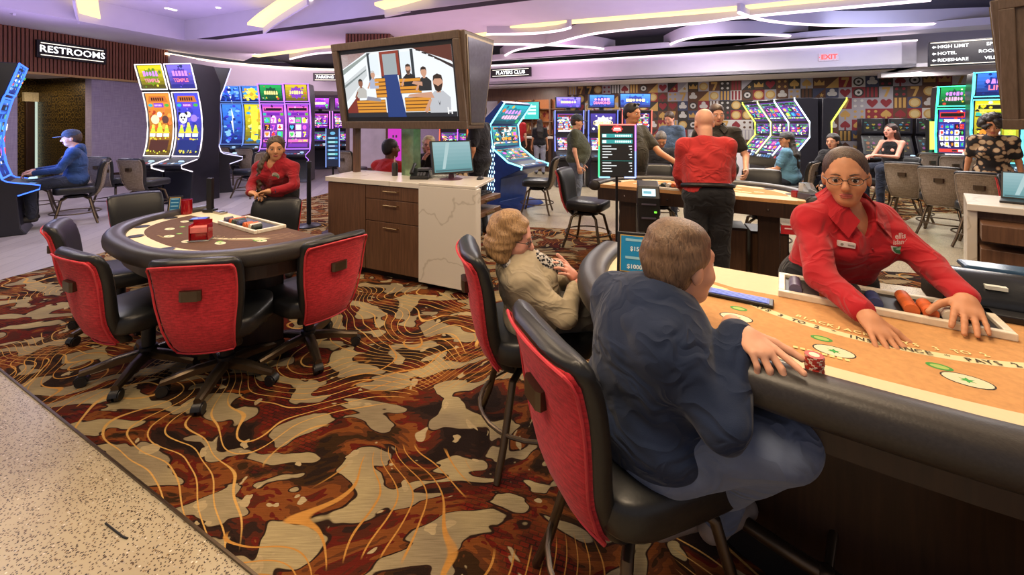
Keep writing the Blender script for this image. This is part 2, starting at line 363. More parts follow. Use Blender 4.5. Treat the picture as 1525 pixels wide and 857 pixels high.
# ================================================================ the setting
def poly_slab(name, pts, z0, z1, m, parent=None, st=True, bevel=0):
    o = MB().prism([(p[0], p[1]) for p in pts], z0, z1).build(name, m, parent, bevel, smooth=False)
    if st and parent is None: struct(o)
    return o
def ribbon(pts, z0, z1, th=.03):      # a thin vertical band following a plan curve
    mb = MB(); P = [Vector((p[0], p[1], 0)) for p in pts]; rs = []
    for k, p in enumerate(P):
        t = P[min(k+1, len(P)-1)]-P[max(k-1, 0)]; n = Vector((-t.y, t.x, 0)).normalized()*th/2
        rs.append([tuple(p-n+Vector((0, 0, z0))), tuple(p+n+Vector((0, 0, z0))), tuple(p+n+Vector((0, 0, z1))), tuple(p-n+Vector((0, 0, z1)))])
    return mb.rings(rs)
def smooth_path(pts, n=6):
    P = [Vector((p[0], p[1], p[2] if len(p) > 2 else 0)) for p in pts]; out = []
    for i in range(len(P)-1):
        p0, p1, p2, p3 = P[max(i-1, 0)], P[i], P[i+1], P[min(i+2, len(P)-1)]
        for k in range(n):
            t = k/n; out.append(.5*((2*p1)+(p2-p0)*t+(2*p0-5*p1+4*p2-p3)*t*t+(3*p1-p0-3*p2+p3)*t**3))
    out.append(P[-1]); return out
floor = struct(MB().box((-16, -3, -.1), (16, 20, 0)).build('floor', TERRAZZO, smooth=False))
e0, e1 = fl(0, 552), fl(377, 857); ed = (e1-e0).normalized()
k0, k1 = fl(0, 418), fl(473, 292); kd = (k1-k0).normalized()
car = [e1+ed*1.6, Vector((1.5, -1.6, 0)), Vector((6.0, -1.6, 0)), Vector((2.9, 2.2, 0)), fl(1240, 412), fl(1195, 395), fl(1100, 375), fl(1010, 362), fl(860, 342), fl(735, 337), fl(640, 312), k1+kd*1.2, k1, k0, e0+(k0-e0)*.25-ed*1.6+Vector((-.3, 0, 0))]
# the two straight borders of the carpet meet in a corner past the left edge of the frame
det = ed.x*-kd.y+kd.x*ed.y; w_ = k0-e0; s_ = (w_.x*-kd.y+kd.x*w_.y)/det; corner = e0+ed*s_
car = car[:-2]+[corner]
struct(MB().prism([(p.x, p.y) for p in car], -.02, .006).build('floor_carpet', CARPET, smooth=False))
struct(MB().prism([(p.x, p.y) for p in [corner, k1+kd*1.2, k1+kd*5.5, Vector((-3.2, 16, 0)), Vector((-12, 16, 0)), Vector((-13, 2, 0))]], -.02, .003).build('floor_planks', PLANK, smooth=False))
struct(MB().prism([(p.x, p.y) for p in [fl(1210, 316), fl(1335, 336), fl(1372, 318), fl(1525, 320), fl(1525, 268), fl(1180, 268)]], -.02, .004).build('floor_carpet_far', CARPET, smooth=False))
struct(MB().prism([(p.x, p.y) for p in [fl(1452, 440), fl(1240, 412), fl(1300, 404), fl(1440, 412), fl(1600, 500), fl(1600, 600)]], -.02, .005).build('floor_carpet_right', CARPET, smooth=False))
trim = MB().box((-.004, 0, 0), (.004, (e1-corner).length+1.6, .009)).build('trim_1', BRONZE, smooth=False); struct(trim)
trim.location = corner; trim.rotation_euler = (0, 0, math.atan2(-ed.x, ed.y))
# --- restroom wall (local frame: x along the wall away from us, y into the room behind it)
WA = math.atan((950-HX)/F); wd = Vector((math.sin(WA), math.cos(WA), 0)); wn = Vector((-math.cos(WA), math.sin(WA), 0)); W0 = fl(136.5, 269.5)
wl_rz = math.atan2(wd.y, wd.x)
def wallpt(px):       # distance along the restroom wall at image column px
    k = (px-HX)/F; return (k*W0.y-W0.x)/(wd.x-k*wd.y)
tE, tA, tB = wallpt(249), wallpt(26), 0.0
wl = MB(); wl.box((tB, 0, 0), (tE, .25, 2.73)); wl.box((-8, 0, 2.73), (tE, .25, 4.2)); wl.box((-8, 0, 0), (tA, .25, 2.73))
wall_left = struct(wl.build('wall_left', LILAC, None, 0, False, W0, wl_rz))
slat_me = MB().box((-.022, -.035, 2.72), (.022, 0, 3.72)).mesh('slat', SLATWOOD, False)
fr = MB().box((-8, -.006, 2.70), (tE, .004, 3.74)).build('slat_backing', DARKWOOD, wall_left, 0, False)
k = 0; x = tE-.03
while x > -2.6:
    s_ = mkobj('slat', slat_me, wall_left); s_.location = (x, -.006, 0); x -= .07
MB().box((tA-.3, -.05, 2.66), (tE, .0, 2.72)).build('metal_lip', BRASS, wall_left, .004, False)
struct(MB().box((tB, -.02, 0), (tE, 0, .16)).build('baseboard_left', DARKWOOD, None, 0, False, W0, wl_rz))
# hallway behind the opening
hall = MB(); hall.box((-5, 2.3, 0), (.6, 2.45, 2.73))
hb = struct(hall.build('wall_hall', MOSAIC, None, 0, False, W0, wl_rz))
hs = struct(MB().box((.0, .25, 0), (.12, 2.3, 2.73)).build('wall_hall_side', MOSAIC, None, 0, False, W0, wl_rz))
struct(MB().box((-5, .25, 2.73), (.6, 2.45, 2.85)).build('ceiling_hall', PAINT, None, 0, False, W0, wl_rz))
def hallx(px, off=2.3):
    o = W0+wn*off; k = (px-HX)/F; return (k*o.y-o.x)/(wd.x-k*wd.y)
d1 = MB().box((hallx(72), 2.22, 0), (hallx(95), 2.3, 2.05)).build('door_1', DARKWOOD, None, .01, False, W0, wl_rz); struct(d1)
MB().cbox((hallx(87.5), 2.2, 1.55), (.16, .02, .22)).build('door_sign', mat('steel_plate', c('#c9c4bc'), .4), d1, .004)
MB().box((hallx(72)-.06, 2.24, 0), (hallx(95)+.06, 2.295, 2.13)).build('door_frame', mat('black_frame', c('#0d0b0a'), .5), d1, 0)
d2 = MB().box((hallx(36), 2.2, 0), (hallx(49), 2.3, 2.1)).build('door_2', DARKWOOD, None, .01, False, W0, wl_rz); struct(d2)
MB().box((hallx(49), 2.25, 0), (hallx(57), 2.3, 2.1)).build('lit_opening', emit('opening_glow', c('#cfe0d0'), .8), d2, 0)  # glows by itself: the light in the white opening put into its colour
MB().box((hallx(33), 2.2, 2.1), (hallx(62), 2.3, 2.35)).build('lintel', mat('cream_paint', c('#cbbf9c'), .7), d2, 0)
area('hall_lamp_light', W0+wn*1.2+wd*-.9+Vector((0, 0, 2.6)), .4, 30, WARM)
dl = MB().lathe([(.0, 0), (.06, 0), (.06, .01), (0, .01)], 16)
tag(dl.build('downlight', LEDWH, None, 0, True, W0+wn*1.4+wd*-.95+Vector((0, 0, 2.715))), 'small round downlight in the restroom hallway ceiling', 'light')
# --- ceiling
ceil = struct(MB().box((-16, -3, 4.25), (16, 20, 4.35)).build('ceiling', PAINT, smooth=False))
ZS = 3.72
c1 = pz(0, 10, ZS); c2 = pz(275, 60, ZS); cdir = (c1-c2).normalized(); b2 = pz(735, 0, ZS); bdir = (b2-c2).normalized()
gold = [pz(x_, y_, ZS) for x_, y_ in ((380, 83), (500, 68.5), (722, 50), (780, 38), (1050, 15), (1210, 0))]
gold_s = smooth_path(gold+[gold[-1]+(gold[-1]-gold[-2])*2.2], 5)
wend = W0+wd*tE
pts = [c1+cdir*7, c2, W0+wd*(tE)+Vector((.9, 2.2, 0)), wend+Vector((.02, .3, 0)), W0-wd*9]
poly_slab('soffit', pts, ZS, 4.3, PAINT, ceil)
poly_slab('soffit', [c2, b2+bdir*14]+gold_s[::-1]+[W0+wd*tE+Vector((.9, 2.2, 0))], ZS+.001, 4.29, PAINT, ceil)
gd = Vector((bdir.y, -bdir.x, 0))*-1
poly_slab('groove_shade_strip', [c2+bdir*.5+gd*.02, b2+bdir*14+gd*.02, b2+bdir*14+gd*.27, c2+bdir*.9+gd*.27], ZS-.004, ZS+.02, mat('groove_shade_black', c('#221d24'), .9), ceil)  # flat dark strip; the groove's shade is put into its colour
gm = MB().tube([p+Vector((0, 0, -.01)) for p in gold_s], .02, prof=[(-.10, -.03), (.12, -.03), (.12, .16), (-.10, .16)])
gm.build('cove_strip', LEDG, ceil, 0, False)
# dark ceiling field with curved lit ribs beyond the gold cove
dk = [p+Vector((0, .05, 0)) for p in gold_s]+[Vector((15, 6, 0)), Vector((15, 16, 0)), Vector((-9, 18, 0))]
poly_slab('dark_ceiling_field', dk, 3.85, 4.25, PAINTD, ceil)
ZL = 3.55
for nm, px in (('a', [(746, 87), (768, 75), (818, 66), (886, 50), (991, 39), (1053, 33), (1122, 24), (1386, 0)]), ('b', [(700, 66), (781, 66), (834, 68), (886, 71), (915, 76)]),
               ('c', [(1100, 18.5), (1132, 29), (1195, 36), (1293, 38), (1474, 33)]), ('d', [(990, 70), (1014, 60), (1053, 53), (1122, 51), (1202, 55)]), ('e', [(725, 51), (790, 50), (830, 46), (850, 41)]), ('f', [(432, 88), (470, 80), (530, 76)])):
    P = smooth_path([pz(x_, y_, ZL) for x_, y_ in px], 6)
    r = ribbon(P, ZL+.02, 3.86, .06).build('curved_rib', PAINT, ceil, 0, True)
    MB().tube([Vector((p.x, p.y, ZL)) for p in P], .028, 6).build('led_line', LEDP, r)
# lit slots in the nearer tray ceiling
for px in ([(129, -8, 4.12), (131, 8, 4.0), (135, 27, 3.86)], [(380, 38, 3.79), (400, 22, 3.90), (445, -8, 4.1)], [(-10, 1, 3.95), (3, 7, 3.84)], [(565, 10, 3.82), (600, 2, 3.88), (640, -8, 3.95)]):
    P = smooth_path([pz(x_, y_, z_) for x_, y_, z_ in px], 5)
    r = MB().tube(P, .05, prof=[(-.16, -.02), (.16, -.02), (.16, .04), (-.16, .04)]).build('slot_light', LEDG, ceil, 0, False)
    MB().tube([p+Vector((0, 0, -.05)) for p in P], .05, prof=[(.16, -.12), (.20, -.12), (.20, .1), (.16, .1)]).build('slot_lip', PAINT, r, 0, False)
dlm = MB().lathe([(0, 0), (.05, 0), (.05, .01), (0, .01)], 12).mesh('d', LEDWH)
for i, (x_, y_) in enumerate([(249, 13), (254.5, 14.2), (260, 15.5), (237, 29), (241.5, 30), (246, 31), (325, 12), (464, 1)]):
    o = mkobj('ceiling_spot', dlm, ceil); o.location = pz(x_, y_, 4.236)
dt = MB().lathe([(0, 0), (.13, 0), (.15, .03), (.15, .06), (0, .06)], 18).build('smoke_detector', PAINT, ceil); dt.location = pz(237, 3, 4.19)
# --- far fascias
fA, fB = pz(726, 98, 3.3), pz(1365, 60, 3.3); fdv = (fB-fA).normalized(); fn = Vector((-fdv.y, fdv.x, 0))
if fn.y < 0: fn = -fn
def strip_wall(name, A, B, z0, z1, th, m, label=None):
    d = B-A; o = MB().box((0, 0, z0), (d.length, th, z1)).build(name, m, None, 0, False, (A.x, A.y, 0), math.atan2(d.y, d.x)); return struct(o)
FA = fA-fdv*1.5
fas = strip_wall('wall_fascia_right', Vector((FA.x, FA.y, 0)), Vector((fB.x, fB.y, 0)), 2.72, 3.3, .25, PALE)
L_ = (fB-FA).length
MB().box((0, -.05, 3.28), (L_, .1, 3.31)).build('led_line', LEDP, fas, 0, False)
poly_slab('soffit', [pz(x_, y_, 3.45) for x_, y_ in ((690, 93), (746, 88), (800, 85), (870, 80), (915, 77), (985, 72), (1100, 68), (1202, 57), (1250, 53), (1480, 36))]+[fB+fdv*5+fn*.1, FA+fn*.1], 3.45, 3.6, PAINT, ceil)
back_off = 1.7
wbA = FA+fn*back_off; wbB = fB+fdv*6+fn*back_off
wall_back = strip_wall('wall_back', Vector((wbA.x, wbA.y, 0)), Vector((wbB.x, wbB.y, 0)), 0, 2.75, .2, PALE)
poly_slab('ceiling_lowered', [FA+fn*.0, fB+fn*.0, fB+fdv*6, wbB+fn*.2, wbA+fn*.2], 2.72, 2.8, PALE)
fB2 = fB+fn*.9-fdv*.3; strip_wall('wall_fascia_far', Vector((fB2.x, fB2.y, 0)), Vector((fB2.x, fB2.y, 0))+fdv*7, 2.6, 4.2, .2, PALE)
struct(MB().prism([(p.x, p.y) for p in (fB, fB+fn*1.2, fB+fn*1.2-fdv*.25, fB-fdv*.25)], 2.72, 3.3).build('wall_fascia_return', PALE, None, 0, False))
# left far fascia and rear wall
P = smooth_path([(wend.x, wend.y), (-10.1, 14.2), (-8.6, 15.7), (-6.6, 16.4), (-4, 16.6), (-1, 16.4)], 6)
lf = struct(ribbon(P, 2.75, 3.6, .2).build('wall_fascia_left', PALE, None, 0, True))
MB().tube([Vector((p.x, p.y, 3.6))+Vector((.05, -.12, 0)) for p in P], .035, 6).build('led_line', LEDW, lf)
struct(MB().box((-13, 18.5, 0), (0, 18.7, 4.2)).build('wall_rear', mat('mauve_wall', c('#8f7f96'), .8), None, 0, False))
struct(MB().prism([(p.x, p.y) for p in P]+[(0, 18.6), (-13, 18.6), (-13, 13)], 2.75, 2.85).build('ceiling_lowered_left', PALE, None, 0, False))
struct(MB().box((12.5, 2, 0), (12.7, 12, 4.2)).build('wall_right', PALE, None, 0, False))
# ================================================================ chairs
def lerp_tab(tab, x):
    for (x0, y0), (x1, y1) in zip(tab, tab[1:]):
        if x <= x1: return y0+(y1-y0)*(x-x0)/(x1-x0)
    return tab[-1][1]
BK_Y = [(0, -.175), (.12, -.225), (.3, -.262), (.5, -.278), (.7, -.292), (.85, -.312), (1, -.345)]
BK_W = [(0, .150), (.1, .162), (.3, .182), (.55, .205), (.8, .213), (.95, .211), (1, .203)]
def back_pt(v, z0, z1, u, off):     # u across -1..1, v up 0..1, off = offset to the rear
    y = lerp_tab(BK_Y, v); w = lerp_tab(BK_W, v)
    return Vector((u*w, y+.035*u*u-off, z0+(z1-z0)*v-.012*(u*u)*(v > .9)))
def slab_rings(z0, z1, half_t, inset, off, vs, n=22):
    rs = []
    for i, v in enumerate(vs):
        e = min(1, math.sqrt(max(0, 1-(1-min(v-vs[0], vs[-1]-v)/.05)**2)) if min(v-vs[0], vs[-1]-v) < .05 else 1)
        t = half_t*max(.25, e); w = lerp_tab(BK_W, v)-inset-(.012*(1-e)); ring = []
        for k in range(n):
            a = 2*PI*k/n; ca, sa = math.cos(a), math.sin(a)
            x = math.copysign(abs(ca)**.45, ca); y = math.copysign(abs(sa)**.8, sa); u = x*w/lerp_tab(BK_W, v)
            ring.append(tuple(back_pt(v, z0, z1, u, off-y*t)))
        rs.append(ring)
    return rs
VS = [0, .012, .03, .05, .1, .18, .27, .36, .45, .54, .63, .72, .80, .87, .92, .95, .97, .988, 1]
def round_slab(mb, w, d, z0, z1, n=36, ex=5, dome=.012, front=1.0):
    rs = []
    H_ = z1-z0
    for t, sc in ((0, .90), (.06, .96), (.2, 1), (.75, 1), (.9, .975), (1.0, .93)):
        rs.append([(math.copysign(abs(math.cos(a))**(2/ex), math.cos(a))*w/2*sc*(1+.06*math.sin(a)*front), math.copysign(abs(math.sin(a))**(2/ex), math.sin(a))*d/2*sc, z0+H_*t) for a in [2*PI*k/n for k in range(n)]])
    rs.append([(p[0]*.55, p[1]*.55, z1+dome) for p in rs[-1]])
    mb.rings(rs); return mb
_CH = {}
def chair_meshes(kind, panel):
    key = (kind, panel.name)
    if key in _CH: return _CH[key]
    hz = 0 if kind == 'caster' else .12
    z0, z1, st = .27+hz, .82+hz, .44+hz
    D = {}
    D['backrest'] = MB().rings(slab_rings(z0, z1, .042, 0, 0, VS)).mesh('backrest', VINYL)
    pv = [.02+.93*(v) for v in VS]
    D['back_panel'] = MB().rings(slab_rings(z0, z1, .02, .016, .030, pv)).mesh('back_panel', panel)
    path = [back_pt(.03, z0, z1, u, .05) for u in np.linspace(-.88, .88, 8)]+[back_pt(v, z0, z1, .93, .046) for v in np.linspace(.06, .92, 12)]+[back_pt(.945, z0, z1, u, .05) for u in np.linspace(.88, -.88, 8)]+[back_pt(v, z0, z1, -.93, .046) for v in np.linspace(.92, .06, 12)]
    D['piping'] = MB().tube(path, .005, 6, True).mesh('piping', mat('piping_'+panel.name, c('#c2303a') if panel is REDFAB else c('#8f8274'), .6))
    hp = back_pt(.66, z0, z1, 0, .05)
    D['pull_handle'] = MB().rings([[(hp.x+sx*w, hp.y-dy, hp.z+dz) for sx, dz in ((-1, -.026), (1, -.026), (1, .026), (-1, .026))] for w, dy in ((.045, -.012), (.05, .012), (.036, .022))]).mesh('pull_handle', BRONZE, False)
    D['seam'] = MB().tube([back_pt(v, z0, z1, 0, -.041) for v in np.linspace(.3, .93, 10)], .0025, 5).mesh('seam', PLASTIC)
    D['seat'] = round_slab(MB(), .47, .47, st-.105, st).mesh('seat', VINYL)
    fr = MB().tube([(0, -.06, st-.115), (0, -.16, st-.12), (0, -.215, st-.07)], .02, prof=[(-.06, -.006), (.06, -.006), (.06, .006), (-.06, .006)])
    D['mount'] = fr.mesh('mount', BLACKM, False)
    if kind == 'caster':
        D['column'] = MB().lathe([(0, .08), (.045, .08), (.045, .15), (.034, .155), (.034, .30), (.05, .305), (.09, .325), (.09, st-.1), (0, st-.1)], 16).mesh('column', BLACKM)
        arm = MB().rings([[(x_, y_, z_) for x_, z_ in ((-w, zb), (w, zb), (w, zt), (w*.5, zt+.01), (-w*.5, zt+.01), (-w, zt))] for y_, w, zb, zt in ((.02, .028, .09, .125), (.14, .026, .082, .115), (.24, .022, .066, .09), (.30, .018, .06, .078))])
        D['base_arm'] = arm.mesh('base_arm', BRONZE)
        cm = MB().cyl((0, .288, .065), (0, .288, .04), .008)
        for s in (-1, 1): cm.cyl((s*.006, .29, .029), (s*.026, .29, .029), .029, .027, 16)
        cm.rings([[(x_, .29+.034*math.cos(a), .03+.034*math.sin(a)) for a in np.linspace(.1, PI-.1, 8)] for x_ in (-.02, .02)])
        D['caster'] = cm.mesh('caster', PLASTIC)
    else:
        D['swivel'] = MB().lathe([(0, st-.17), (.13, st-.17), (.13, st-.14), (.06, st-.13), (.06, st-.1), (0, st-.1)], 20).mesh('swivel', BLACKM)
        leg = MB().tube([(.09, .09, st-.16), (.15, .15, st-.2), (.20, .20, .12), (.235, .235, .0)], [.016, .017, .016, .015], 10)
        D['leg'] = leg.mesh('leg', BRONZE)
        ring = [(.275*math.cos(a), .275*math.sin(a), .17) for a in np.linspace(0, 2*PI, 28, endpoint=False)]
        D['foot_ring'] = MB().tube(ring, .009, 8, True).mesh('foot_ring', BRONZE)
    _CH[key] = D; return D
def chair(kind, panel, pos, face, name, label, group=None):
    D = chair_meshes(kind, panel); t = thing(name, label, 'chair', (pos[0], pos[1], .006 if len(pos) < 3 else pos[2]), math.atan2(face[1], face[0])-PI/2, group)
    b = mkobj('backrest', D['backrest'], t); mkobj('seam', D['seam'], b)
    p = mkobj('back_panel', D['back_panel'], t); mkobj('piping', D['piping'], p); mkobj('pull_handle', D['pull_handle'], p)
    mkobj('seat', D['seat'], t); mkobj('mount', D['mount'], t)
    if kind == 'caster':
        mkobj('column', D['column'], t); r0 = random.uniform(0, 2)
        if name.endswith('front'): r0 = .1
        for k in range(5):
            a = mkobj('base_arm', D['base_arm'], t); a.rotation_euler = (0, 0, r0+2*PI*k/5); mkobj('caster', D['caster'], a)
    else:
        mkobj('swivel', D['swivel'], t); mkobj('foot_ring', D['foot_ring'], t)
        for k in range(4):
            a = mkobj('leg', D['leg'], t); a.rotation_euler = (0, 0, k*PI/2)
    return t
RC = 'red_back_casino_chair'
G1 = 'chairs around the empty card table'
chair('caster', REDFAB, (-1.66, 2.42), (-.16, 1), 'swivel_chair', 'red-backed swivel chair at the empty table, seen squarely from behind', G1)
chair('caster', REDFAB, (-1.33, 2.72), (-.86, .60), 'swivel_chair', 'red-backed swivel chair at the empty table, nearest the wooden podium', G1)
chair('caster', REDFAB, (-2.20, 2.52), (.42, .91), 'swivel_chair', 'red-backed swivel chair at the empty table, overlapping another chair at far left', G1)
chair('caster', REDFAB, (-2.90, 3.08), (.80, .60), 'swivel_chair', 'leftmost red-backed swivel chair at the empty table, partly hidden by its neighbour', G1)
chair('caster', REDFAB, (-3.42, 3.92), (.86, -.50), 'swivel_chair', 'swivel chair at the far left of the empty table showing its black front', G1)
chair('caster', REDFAB, (-2.10, 3.47), (.08, -1), 'swivel_chair', 'swivel chair the dealer with the braid leans on', G1)
G2 = 'four-legged card table chairs'
chair('leg', REDFAB, (.385, 1.275), (.93, .36), 'card_table_chair', 'large red-backed chair in the foreground under the man in navy', G2)
chair('leg', REDFAB, (.12, 2.0), (.98, .2), 'card_table_chair', 'red-backed chair holding the blonde woman in the beige cardigan', G2)
chair('leg', REDFAB, (1.36, .70), (-.12, 1), 'card_table_chair', 'chair whose black seat pokes in at the bottom right corner', G2)
chair('leg', REDFAB, (.93, 5.1), (.86, -.5), 'card_table_chair', 'empty chair with red back edge left of the lit menu sign', G2)
chair('leg', REDFAB, (1.93, 5.45), (-.2, -1), 'card_table_chair', 'black chair front behind the middle table, left of the bald dealer', G2)
chair('leg', REDFAB, (2.93, 4.85), (-.45, -.9), 'card_table_chair', 'black chair front behind the middle table, right of the bald dealer', G2)
chair('leg', REDFAB, (5.55, 4.3), (-.2, -1), 'card_table_chair', 'black chair with red edge beside the monitor at far right', G2)
G3 = 'beige-backed slot machine chairs'
for pos, face, lab in [((-7.0, 7.35), (.02, 1), 'beige-backed slot chair left of the twin curved slot machine, farther from the table'), ((-6.12, 7.0), (.05, 1), 'beige-backed slot chair in front of the twin curved slot machine, nearer the table'),
                       ((-6.55, 6.25), (-.7, -.7), 'dark slot chair under the man in the blue hoodie'), ((-7.9, 6.9), (-.7, -.7), 'slot chair partly hidden behind the man in the blue hoodie'),
                       ((-5.35, 8.5), (-.9, .2), 'dark slot chair facing left behind the twin slot machine'), ((-6.1, 9.85), (.1, 1), 'beige-backed chair before the purple slot machines'), ((-6.9, 10.3), (.2, 1), 'dark chair beside the blue slot screens, left of another chair'),
                       ((.42, 7.0), (-.96, .2), 'slot chair facing the neon blue curved slot machine'),
                       ((5.95, 6.25), (.85, .6), 'beige-backed slot chair at right, farthest of three in a row'), ((5.82, 5.6), (.85, .6), 'beige-backed slot chair at right, middle of three in a row'), ((5.65, 4.98), (.85, .6), 'beige-backed slot chair at right, nearest of three in a row'),
                       ((8.15, 8.3), (.3, 1), 'rear beige slot chair at right, left one before the green slot machines'), ((8.0, 7.65), (.5, .9), 'rear beige slot chair at right, middle one before the green slot machines'), ((7.75, 7.0), (.5, .9), 'rear beige slot chair at right, right one before the green slot machines'),
                       ((-3.4, 8.9), (.3, 1), 'dark chair behind the small lit sign post'), ((4.88, 6.3), (-.9, -.35), 'dark slot chair under the woman with black hair'), ((4.30, 6.45), (-.55, .6), 'dark chair under the seated player in the light blue shirt'), ((6.38, 6.98), (-.97, -.2), 'slot chair under the long-haired woman in the tank top'), ((2.30, 6.45), (-.2, -1), 'chair under the person in the dark hooded top'), ((-1.56, 5.25), (.45, .9), 'chair under the man in red behind the podium'), ((-1.14, 5.75), (.05, -1), 'chair under the blonde woman in black behind the podium'), ((-.76, 4.92), (.3, -.95), 'chair under the person in the floral shirt')]:
    chair('leg', BEIGEFAB, pos, face, 'slot_chair', lab, G3)
# ================================================================ card tables
TA, TB_ = .86, .76
def d_outline(off=0, n=40, y0=.0, ex=2.6):
    base = []
    for k in range(n+1):
        a = PI*k/n; x = math.copysign(abs(math.cos(a))**(2/ex), math.cos(a))*TA; y = abs(math.sin(a))**(2/ex)*TB_
        base.append(Vector((x, y, 0)))
    out = []
    for k, p in enumerate(base):
        t = base[min(k+1, n)]-base[max(k-1, 0)]
        if k in (0, n): t = Vector((0, 1 if k == 0 else -1, 0))
        nrm = Vector((t.y, -t.x, 0)).normalized(); out.append(p+nrm*off)
    out[0].y = out[-1].y = y0
    return out
def felt_fn(h): return lambda u, v, e: Vector((u, v, h+e))
def chipstack(name, label, pos, n, col, edge, axis='Z', ang=0, group=None):
    mb = MB(); t = .0033
    o = thing(name, label, 'poker chips', pos, ang, group)
    me = chip_mesh(col, edge)
    for k in range(n):
        q = mkobj('chip', me, o)
        if axis == 'Z': q.location = (random.uniform(-.0012, .0012), random.uniform(-.0012, .0012), k*t); q.rotation_euler = (0, 0, random.uniform(0, 6))
        else: q.location = (0, k*t, .0195); q.rotation_euler = (PI/2, random.uniform(0, 6), 0)
    return o
_CP = {}
def chip_mesh(col, edge):
    if (col, edge) in _CP: return _CP[(col, edge)]
    mb = MB(); n = 18; R = .0195; t = .0031
    ring = lambda r, z: [(r*math.cos(2*PI*i/n), r*math.sin(2*PI*i/n), z) for i in range(n)]
    mb.rings([ring(R, 0), ring(R, t)]); 
    mb.cur = 1; mb.rings([ring(R*.55, t), ring(R*.55, t+.0003)])
    me = mb.mesh('chip', [mat('chip_'+col, c(col), .5), mat('chip_'+edge, c(edge), .5)], True)
    for i, p in enumerate(me.polygons):
        if p.material_index == 0 and i < n and i % 3 == 0: p.material_index = 1
    _CP[(col, edge)] = me; return me
def table(center, nvec, top, felt, name, label, bandcol, kind):
    rz = math.atan2(-nvec[0], nvec[1]); t = thing(name, label, 'card table', (center[0], center[1], .006), rz)
    top -= .006
    ins = d_outline(.02, y0=0)
    # felt-covered top with the cut-away dealer edge
    ft = MB().prism([(p.x, p.y) for p in ins], top-.03, top); body = ft.build('table_top', felt, t, 0, False)
    pr = Print(felt_fn(top), .00012); o = d_outline(0, y0=.03); i_ = d_outline(-.10, y0=.03)
    for k in range(len(o)-1): pr.poly([(o[k].x, o[k].y), (o[k+1].x, o[k+1].y), (i_[k+1].x, i_[k+1].y), (i_[k].x, i_[k].y)], bandcol, .0001)
    # white working area at one dealer corner
    pr.poly([(.80, .0), (.80, .22), (.62, .20), (.50, .17), (.36, .22), (.22, .215), (.20, .0)], bandcol, .00016)
    pr.build('layout_border', PRINT, body)
    for k, a in enumerate(np.linspace(.62, PI-.5, 6)):
        pr = Print(felt_fn(top), .00012); pr.layer(3)
        x, y = math.cos(a)*.64, math.sin(a)*.57
        pr.disc(x, y, .048, '#2a2620', 20, .031); pr.disc(x, y, .0445, '#d8d0b0', 20, .0275)
        pr.shape(star(6, 1, .45), x, y, .017, '#3a9a4a', .014)
        x2, y2 = math.cos(a-.10)*.60, math.sin(a-.10)*.52
        pr.disc(x2-.03, y2-.005, .026, '#3f8f3a', 16, .017); pr.disc(x2-.03, y2-.005, .018, '#9fb860', 16, .010); pr.build('betting_spot', PRINT, body)
    # banner with the rules
    pr = Print(felt_fn(top), .00012); pr.layer(3)
    R = .44; cx, cy = -.04, .06
    lo = []; hi = []
    for a in np.linspace(.55, PI-.55, 30):
        lo.append((cx+R*1.12*math.cos(a), cy+R*.86*math.sin(a)-.01)); hi.append((cx+(R+.03)*1.12*math.cos(a), cy+(R+.035)*.86*math.sin(a)-.01))
    bcol = '#dccfa0' if kind != 'brown' else '#cbbf9a'
    for k in range(29): pr.poly([lo[k], lo[k+1], hi[k+1], hi[k]], bcol, .0003)
    for s in (-1, 1):
        ex = lo[0] if s > 0 else lo[-1]
        pr.poly([(ex[0], ex[1]-.0), (ex[0]+s*.10, ex[1]-.035), (ex[0]+s*.075, ex[1]+.005), (ex[0]+s*.09, ex[1]+.035), (ex[0]+s*.012, ex[1]+.05)], bcol)
    pr.build('rules_banner', PRINT, body)
    def arc_text(txt, R1, R2, size, col, sp):
        n_ = len(txt); pr = Print(felt_fn(top), .00012); pr.layer(12)
        for q, ch in enumerate(txt+' '):
            if ch == ' ':
                if pr.f: pr.build('rules_lettering', PRINT, body)
                pr = Print(felt_fn(top), .00012); pr.layer(12); continue
            a = PI/2+(q-(n_-1)/2)*sp          # read from the player side
            pr.text(ch, cx+R1*math.cos(a), cy+R2*math.sin(a)-.008, size, col, 'CENTER', .02, 1, math.atan2(R2*math.cos(a), -R1*math.sin(a)))
    arc_text('PAYS 3 TO 2 * INSURANCE * PAYS 2 TO 1', .456*1.12, .458*.86, .028, '#3a3428', .040)
    arc_text('BLACKJACK PAYS 3 TO 2', .412*1.12, .412*.86, .028, '#f0dc9a' if kind != 'brown' else '#a08a60', .046)
    pr = Print(felt_fn(top), .00012); pr.layer(12); [pr.rect(.06+q*.016, .595, .06+q*.016+.011, .607, '#e8cc88' if kind != 'brown' else '#a08a60') for q in range(8)]
    pr.build('side_bet_lettering', PRINT, body); pr = Print(felt_fn(top), .00012)
    if kind == 'brown':
        for q in range(5): 
            for k in range(12):
                a0 = PI-.15-k*.07; r0 = .52+q*.035
                pr.poly([(r0*math.cos(a0), r0*.7*math.sin(a0)), (r0*math.cos(a0-.07), r0*.7*math.sin(a0-.07)), ((r0+.006)*math.cos(a0-.07), (r0+.006)*.7*math.sin(a0-.07)), ((r0+.006)*math.cos(a0), (r0+.006)*.7*math.sin(a0))], '#9a7a5a', .0002)
        pr.build('contour_lines', PRINT, body)
    # padded rail
    mid = d_outline(.055, y0=-.0); prof = [(.062*math.copysign(abs(math.cos(a))**.8, math.cos(a)), .052*math.copysign(abs(math.sin(a))**.8, math.sin(a))) for a in np.linspace(0, 2*PI, 16, endpoint=False)]
    path = [p+Vector((0, 0, top-.012)) for p in mid]
    mb = MB(); mb.tube(path, .05, prof=prof)
    for p in (path[0], path[-1]): mb.ball((p.x, p.y, p.z), (.061, .018, .051), 14, 8)
    mb.build('rail', VINYL2, t)
